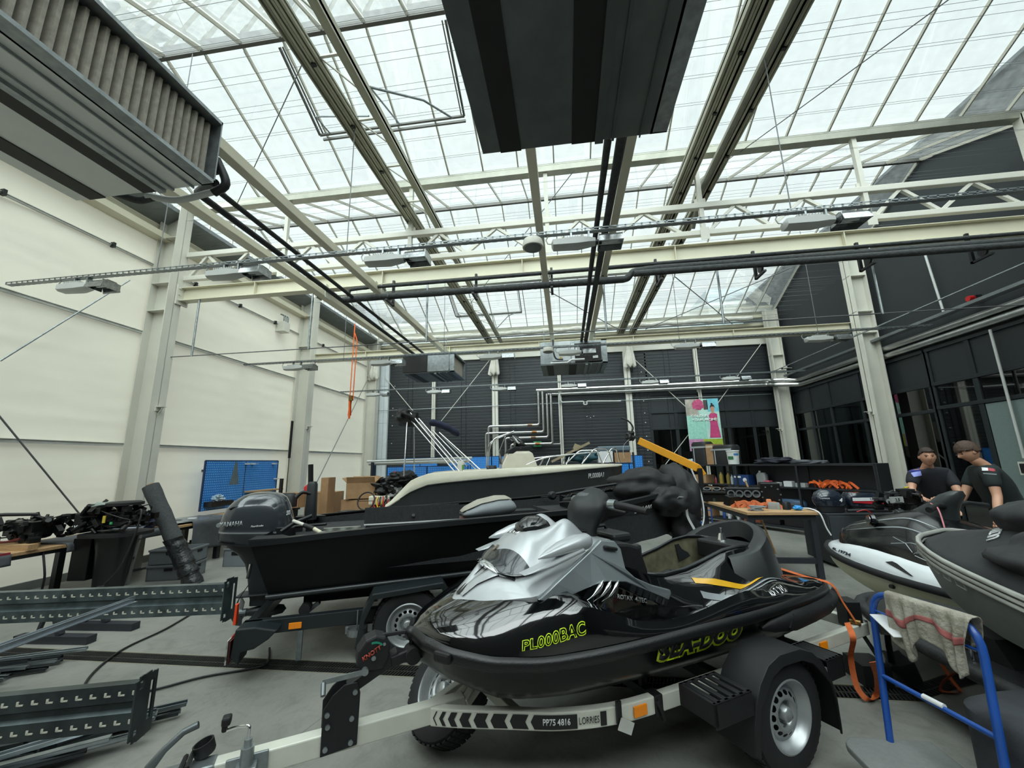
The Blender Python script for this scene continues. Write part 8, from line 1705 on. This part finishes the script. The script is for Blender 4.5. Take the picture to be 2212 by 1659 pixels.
q = thing('tiller_bundle', 'black tillers and cables between the two small outboards and the cabinet', 'parts', (4.4, 6.92, .79)); MB().tube([(-.2, 0, .04), (.1, -.03, .05), (.4, 0, .04)], .025, 8).build('tiller', BLACKP, q, smooth=50); MB().tube(catmull([(-.1, -.04, .03), (0, -.07, .06), (.1, -.05, .01)], 4), .006, 6).build('red_cord', mat('signal_red', '#c01c22'), q)
# powerhead on which the men are working, on a black stand
t = thing('outboard_powerhead', 'opened small outboard powerhead that the man in navy is working on', 'outboard motor', (4.12, 5.72, 0), .2); engine_heap(t, (0, 0, 1.08), (.24, .16, .11), 44, 45, EB, EM, 18); MB().bx(-.05, .05, -.05, .05, .05, .96).bx(-.25, .25, -.25, .25, 0, .05).build('stand', BLACKM, t); MB().box((-.24, -.15, 1.12), (.16, .02, .07)).build('white_plate', mat('dull_white_plate', '#9a9d9a', .5), t); text('2.5', .05, flat((-.24, -.162, 1.12), (1, 0, 0), (0, 0, 1)), BKD, t, bold=.001); MB().lathe([(0, .0), (.09, 0), (.09, .03), (0, .04)], 24, (.06, 0, 1.2)).build('flywheel', BLACKM, t, smooth=50); MB().tube([(.0, -.05, 1.25), (.04, -.05, 1.255), (.08, -.03, 1.25)], .008, 6).build('yellow_mark', mat('bright_yellow', '#e0c81c'), t)
# small red item and things on the floor behind the jet ski
t = thing('red_cap_can', 'small red-topped can on the floor beyond the jet ski', 'can', (1.55, 6.1, 0)); MB().cyl((0, 0, 0), (0, 0, .3), .07, 16).build('body', mat('navy_cloth', '#131a38'), t, smooth=50); MB().cyl((0, 0, .3), (0, 0, .38), .075, 16).build('red_lid', mat('signal_red', '#c01c22'), t, smooth=50)
t = thing('pulled_parts', 'chrome and black fittings lying on the stern of the silver jet ski beside the strap', 'parts', jw(.42, -.28, .735)); engine_heap(t, (0, 0, .06), (.14, .10, .05), 71, 18, EB, CHROME, 12)
t = thing('floor_jack', 'black wheeled jack under the bow of the black boat', 'jack', (1.9, 5.6, 0)); MB().cyl((-.1, 0, .1), (-.1, .05, .1), .1, 18).cyl((.15, 0, .1), (.15, .05, .1), .1, 18).build('wheel', RUBBER, t, smooth=50); MB().bar((-.1, .07, .1), (.1, .07, .5), .05, .05).build('body', GALV, t)
# ================================================================ THE TWO MEN
def skin_mesh(chains, sub=2):
    """chains: list of [(point, radius or (rx, ry)), ...] sharing equal points; first point is the root"""
    vs, es, rs, idx = [], [], [], {}
    for ch in chains:
        prev = None
        for p, r in ch:
            k = tuple(round(q, 4) for q in p)
            if k not in idx: idx[k] = len(vs); vs.append(k); rs.append(r)
            if prev is not None: es.append((prev, idx[k]))
            prev = idx[k]
    me = bpy.data.meshes.new('s'); me.from_pydata(vs, es, []); o = bpy.data.objects.new('s', me); COL.objects.link(o)
    m = o.modifiers.new('k', 'SKIN'); m.use_smooth_shade = True; sv = me.skin_vertices[0].data
    for i, r in enumerate(rs): sv[i].radius = r if hasattr(r, '__len__') else (r, r)
    sv[0].use_root = True
    u = o.modifiers.new('u', 'SUBSURF'); u.levels = u.render_levels = sub
    dg = bpy.context.evaluated_depsgraph_get(); out = bpy.data.meshes.new_from_object(o.evaluated_get(dg)); bpy.data.objects.remove(o); return out
def join_meshes(name, ms, m, parent):
    bm = bmesh.new()
    for q in ms: bm.from_mesh(q)
    me = bpy.data.meshes.new(name); bm.to_mesh(me); bm.free(); me.materials.clear(); me.materials.append(m)
    for p in me.polygons: p.use_smooth = True; p.material_index = 0
    o = bpy.data.objects.new(name, me); COL.objects.link(o); o.parent = parent; return o
def mbmesh(b):
    me = bpy.data.meshes.new('h'); me.from_pydata([tuple(p) for p in b.v], [], b.f); return me
HAIR = {}
def head(M):
    """head of 0.24 m, face towards +x, origin at the skull's centre"""
    def g(u, v):
        a = 2*pi*u; p = pi*(v-.5); d = V((cos(a)*cos(p), sin(a)*cos(p), sin(p)))
        rx, ry, rz_ = .098, .076, .118
        x, y, z = d.x*rx, d.y*ry, d.z*rz_
        if z < 0: k = 1-.30*(-z/rz_)**1.5; y *= k; x *= (1-.12*(-z/rz_)) if x > 0 else (1-.45*(-z/rz_)**1.3)
        if x > 0:
            fw = max(0, d.x)**3
            nz = math.exp(-((z+.012)/.022)**2)*math.exp(-(y/.012)**2); x += .024*nz*fw+.010*math.exp(-((z-.012)/.02)**2)*math.exp(-(y/.011)**2)*fw
            x -= .010*math.exp(-((z-.018)/.012)**2)*math.exp(-((abs(y)-.030)/.016)**2)*fw
            x += .005*math.exp(-((z-.038)/.010)**2)*math.exp(-((abs(y)-.028)/.025)**2)*fw
            x += .006*math.exp(-((z+.058)/.008)**2)*math.exp(-(y/.022)**2)*fw+.006*math.exp(-((z+.090)/.014)**2)*math.exp(-(y/.02)**2)
            x -= .004*math.exp(-((z+.050)/.004)**2)*math.exp(-(y/.02)**2)*fw
        return M @ V((x, y, z))
    b = MB().grid(g, 48, 40)
    for sg in (1, -1): b.lathe([(0, .006), (.018, .008), (.024, 0), (.018, -.006), (0, -.006)], 14, M @ V((-.004, sg*.077, -.005)), (M.to_3x3() @ V((.25, sg, .0))))
    return mbmesh(b)
def hand(M, curl=.6):
    """palm and five fingers: +x to the fingertips, +y the thumb side, -z the palm"""
    out = []
    c = lambda x, y, z: tuple(M @ V((x, y, z)))
    out.append(skin_mesh([[(c(-.02, 0, 0), (.026, .020)), (c(.03, .0, 0), (.036, .016)), (c(.075, 0, -.003), (.038, .014))]], 2))
    for k, (y, L) in enumerate(((.028, .072), (.009, .080), (-.010, .075), (-.028, .058))):
        P = [(.07, y, 0)]; a = 0; x, z = .07, 0.
        for s_ in (.42, .32, .26): a += curl; x += L*s_*cos(a); z -= L*s_*sin(a); P.append((x, y*1.05, z))
        out.append(skin_mesh([[(c(*q), r) for q, r in zip(P, (.0095, .009, .008, .0065))]], 1))
    out.append(skin_mesh([[(c(.01, .022, -.004), .013), (c(.035, .048, -.012), .012), (c(.06, .060, -.022), .010), (c(.08, .058, -.032), .008)]], 1))
    return out
def person(label, pts, face, shirt, hairc, hair_style, hands, trousers, group=None):
    t = thing('person', label, 'person', (pts['hip'][0], pts['hip'][1], 0)); o = V(t.location)
    L = lambda p: V(p)-o
    hd = L(pts['head']); nk = L(pts['neck']); ch = L(pts['chest']); hp = L(pts['hip']); ml = (ch+hp)/2
    chains = [[(hp, .11), (ml, .10), (ch, .115), (nk, .058), (hd+V((0, 0, -.07)), .055)]]
    sh, el, wr = {}, {}, {}
    for s_ in 'LR':
        sh[s_] = L(pts['sh'+s_]); el[s_] = L(pts['el'+s_]); wr[s_] = L(pts['wr'+s_])
        chains.append([(ch, .115), (sh[s_], .062), ((sh[s_]*.45+el[s_]*.55), .05), (el[s_], .043), ((el[s_]*.6+wr[s_]*.4), .042), (wr[s_], (.03, .024))])
        kn = L(pts['kn'+s_]); an = L(pts['an'+s_])
        chains.append([(hp, .11), (hp*.75+kn*.25+V((0, 0, 0)), .095), (kn, .06), (kn*.5+an*.5, .055), (an, .038)])
    ms = [skin_mesh(chains, 2), head(Matrix.Translation(hd) @ face)]
    for s_ in 'LR':
        if s_ in hands:
            d = (wr[s_]-el[s_]).normalized(); up = V(hands[s_]); y = up.cross(d).normalized(); z = d.cross(y)
            ms += hand(Matrix.Translation(wr[s_]+d*.015) @ Matrix((d, y, z)).transposed().to_4x4())
    body = join_meshes('body', ms, SKIN, t)
    # clothing
    chs = [[(hp+V((0, 0, -.06)), .165), (hp, .165), (ml, .158), (ch, .165), (ch*.35+nk*.65, .095)]]
    for s_ in 'LR': chs.append([(ch, .165), (sh[s_], .082), (sh[s_]*.55+el[s_]*.45, .072), (sh[s_]*.30+el[s_]*.70, .066)])
    join_meshes('shirt', [skin_mesh(chs, 2)], shirt, t)
    tr_ = [[(hp+V((0, 0, -.02)), .15), (hp+V((0, 0, -.1)), .15)]]
    for s_ in 'LR':
        kn = L(pts['kn'+s_]); an = L(pts['an'+s_]); tr_.append([(hp+V((0, 0, -.1)), .15), (hp*.62+kn*.38, .105), (kn, .078), (an+V((0, 0, .05)), .062)])
    join_meshes('trousers', [skin_mesh(tr_, 2)], trousers, t)
    for s_ in 'LR':
        an = L(pts['an'+s_]); f = face.to_3x3() @ V((1, 0, 0)); f.z = 0; f.normalize(); a = math.atan2(f.y, f.x); R = Matrix.Translation((an.x, an.y, 0)) @ Matrix.Rotation(a, 4, 'Z')
        b = MB().loft([[R @ V(p) for p in sqloop(-.08, .19, .05, z, 18, 2.6)] for z in (0, .04)]+[[R @ V(p) for p in sqloop(-.07, .12, .042, .09, 18, 2.4)]]); b.build('shoe', BLACKP, t, smooth=60)
    # hair
    def hr(u, v):
        a = 2*pi*u; p = pi*(v-.5); d = V((cos(a)*cos(p), sin(a)*cos(p), sin(p))); vol = hair_style['vol']; low = hair_style['low']
        nn = 1+.05*noise.noise(d*7)+.03*noise.noise(d*16)
        x, y, z = d.x*(.102+vol)*nn, d.y*(.081+vol)*nn, d.z*(.122+vol*1.3)*nn
        lim = (low if x < .0 else (.03+x*.4 if x < .06 else .080)-hair_style.get('fringe', 0)*max(0, x)/.1)
        if z < lim: z = lim; x *= .93; y *= .93
        return (Matrix.Translation(hd) @ face) @ V((x, y, z))
    MB().grid(hr, 44, 36).build('hair', hairc, body, smooth=80)
    F = Matrix.Translation(hd) @ face; ey = MB()
    for sg in (1, -1): ey.lathe([(0, .005), (.006, .004), (.009, 0)], 12, F @ V((.083, sg*.030, .016)), F.to_3x3() @ V((1, sg*.2, 0)))
    ey.build('eyes', mat('eye_dark', '#2a211c', .3), body)
    br = MB()
    for sg in (1, -1): br.bar(F @ V((.092, sg*.014, .036)), F @ V((.082, sg*.046, .038)), .006, .006)
    br.bar(F @ V((.092, -.018, -.050)), F @ V((.092, .018, -.050)), .004, .003)
    br.build('brows_and_mouth', mat('brow_brown', '#4a2f24', .8), body)
    return t
def face_to(yaw, pitch, roll=0): return Matrix.Rotation(radians(yaw), 4, 'Z') @ Matrix.Rotation(radians(pitch), 4, 'Y') @ Matrix.Rotation(radians(roll), 4, 'X')
BRN = mat('hair_brown', '#33251d', .7, var=.3, vs=60, bump=.4, bs=120); BRN2 = mat('hair_chestnut', '#4a3527', .65, var=.35, vs=50, bump=.4, bs=120)
TEE = mat('navy_black_tee', '#14161f', .85, var=.15, vs=6, bump=.25, bs=10); TEE2 = mat('black_tee', '#14201f', .85, var=.15, vs=6, bump=.25, bs=10)
TRS = mat('dark_trousers', '#15171c', .85, var=.2, bump=.3, bs=14)
m1 = person('man in black and navy t-shirt with short hair, hands on the opened outboard', dict(head=(4.70, 5.98, 1.615), neck=(4.73, 6.05, 1.50), chest=(4.78, 6.12, 1.34), hip=(4.92, 6.28, .93), shR=(4.56, 6.06, 1.41), shL=(4.97, 6.08, 1.39), elR=(4.43, 5.98, 1.19), elL=(4.88, 5.86, 1.14), wrR=(4.40, 5.80, 1.12), wrL=(4.50, 5.68, 1.13), knL=(5.0, 6.25, .48), knR=(4.78, 6.22, .48), anL=(5.02, 6.38, .08), anR=(4.78, 6.36, .08)),
    face_to(-115, 8), TEE, BRN, dict(vol=.004, low=.0), dict(L=(0, 0, 1), R=(0, 0, 1)), TRS)
MB().box((-.25, -.33, 1.41), (.11, .10, .11), Matrix.Rotation(.2, 3, 'Z')).xf(Matrix.Identity(4)) if 0 else None
def shirt_patch(t, c, n_, w, h_, m, name, k=None):
    n_ = V(n_).normalized(); u = V((0, 0, 1)).cross(n_).normalized(); v = n_.cross(u); b = MB(); c = V(c)
    b.grid(lambda a, d: c+u*(w*(a-.5))+v*(h_*(d-.5))-n_*(.10*((a-.5)**2)*w*4), 8, 4).build(name, m, t, smooth=60, solid=.003)
BL2 = mat('royal_blue_cloth', '#1f2a86', .85, var=.15)
m2 = person('man in black t-shirt with brown hair seen from behind, leaning over the white jet ski', dict(head=(4.70, 5.42, 1.665), neck=(4.79, 5.42, 1.545), chest=(4.87, 5.42, 1.38), hip=(5.02, 5.46, .93), shL=(4.70, 5.24, 1.45), shR=(4.88, 5.62, 1.44), elL=(4.66, 5.17, 1.18), elR=(4.72, 5.62, 1.16), wrL=(4.53, 5.08, .97), wrR=(4.50, 5.50, 1.02), knL=(5.0, 5.34, .48), knR=(5.03, 5.60, .48), anL=(5.1, 5.34, .08), anR=(5.14, 5.60, .08)),
    face_to(172, 26), TEE2, BRN2, dict(vol=.014, low=-.02, fringe=.03), dict(L=(0, 0, 1), R=(0, 0, 1)), TRS)
bpy.context.view_layer.update()
def printed(t, corners, name, m, nu=8, nv=6, off=.004):
    """a printed patch lying on the shirt"""
    sh_ = [c for c in t.children if c.name.startswith('shirt')][0]; o = CO-V(t.location); P = {}
    for i in range(nu+1):
        for j in range(nv+1):
            u, v = i/nu, j/nv; a, b_, c, d = corners; x = (a[0]*(1-u)+b_[0]*u)*(1-v)+(d[0]*(1-u)+c[0]*u)*v; y = (a[1]*(1-u)+b_[1]*u)*(1-v)+(d[1]*(1-u)+c[1]*u)*v
            ok, p, n_, _ = sh_.ray_cast(o, ray(x, y).normalized())
            if ok: P[i, j] = p+n_*off
    b = MB()
    for i in range(nu):
        for j in range(nv):
            q = [P.get(k) for k in ((i, j), (i+1, j), (i+1, j+1), (i, j+1))]
            if all(k is not None for k in q): b.quad(*q)
    if b.v: b.build(name, m, t, smooth=180)
printed(m1, [(1962, 1006), (1984, 1003), (1988, 1018), (1963, 1020)], 'blue_shoulder', BL2); printed(m1, [(1968, 1022), (1988, 1018), (1990, 1027), (1974, 1031)], 'chest_print', mat('pale_blue_print', '#8a93d6', .6), off=.007)
printed(m1, [(1955, 1015), (1959, 1015), (1959, 1021), (1955, 1021)], 'sleeve_print', LETW, 3, 3)
printed(m2, [(2121, 1010), (2134, 1011), (2135, 1017), (2122, 1017)], 'white_print', LETW); printed(m2, [(2134, 1011), (2148, 1013), (2150, 1019), (2135, 1017)], 'red_print', mat('print_red', '#9c2c3c', .6)); printed(m2, [(2124, 1022), (2152, 1024), (2153, 1026), (2125, 1024)], 'grey_print', mat('print_grey', '#7d8488', .6), 8, 2)
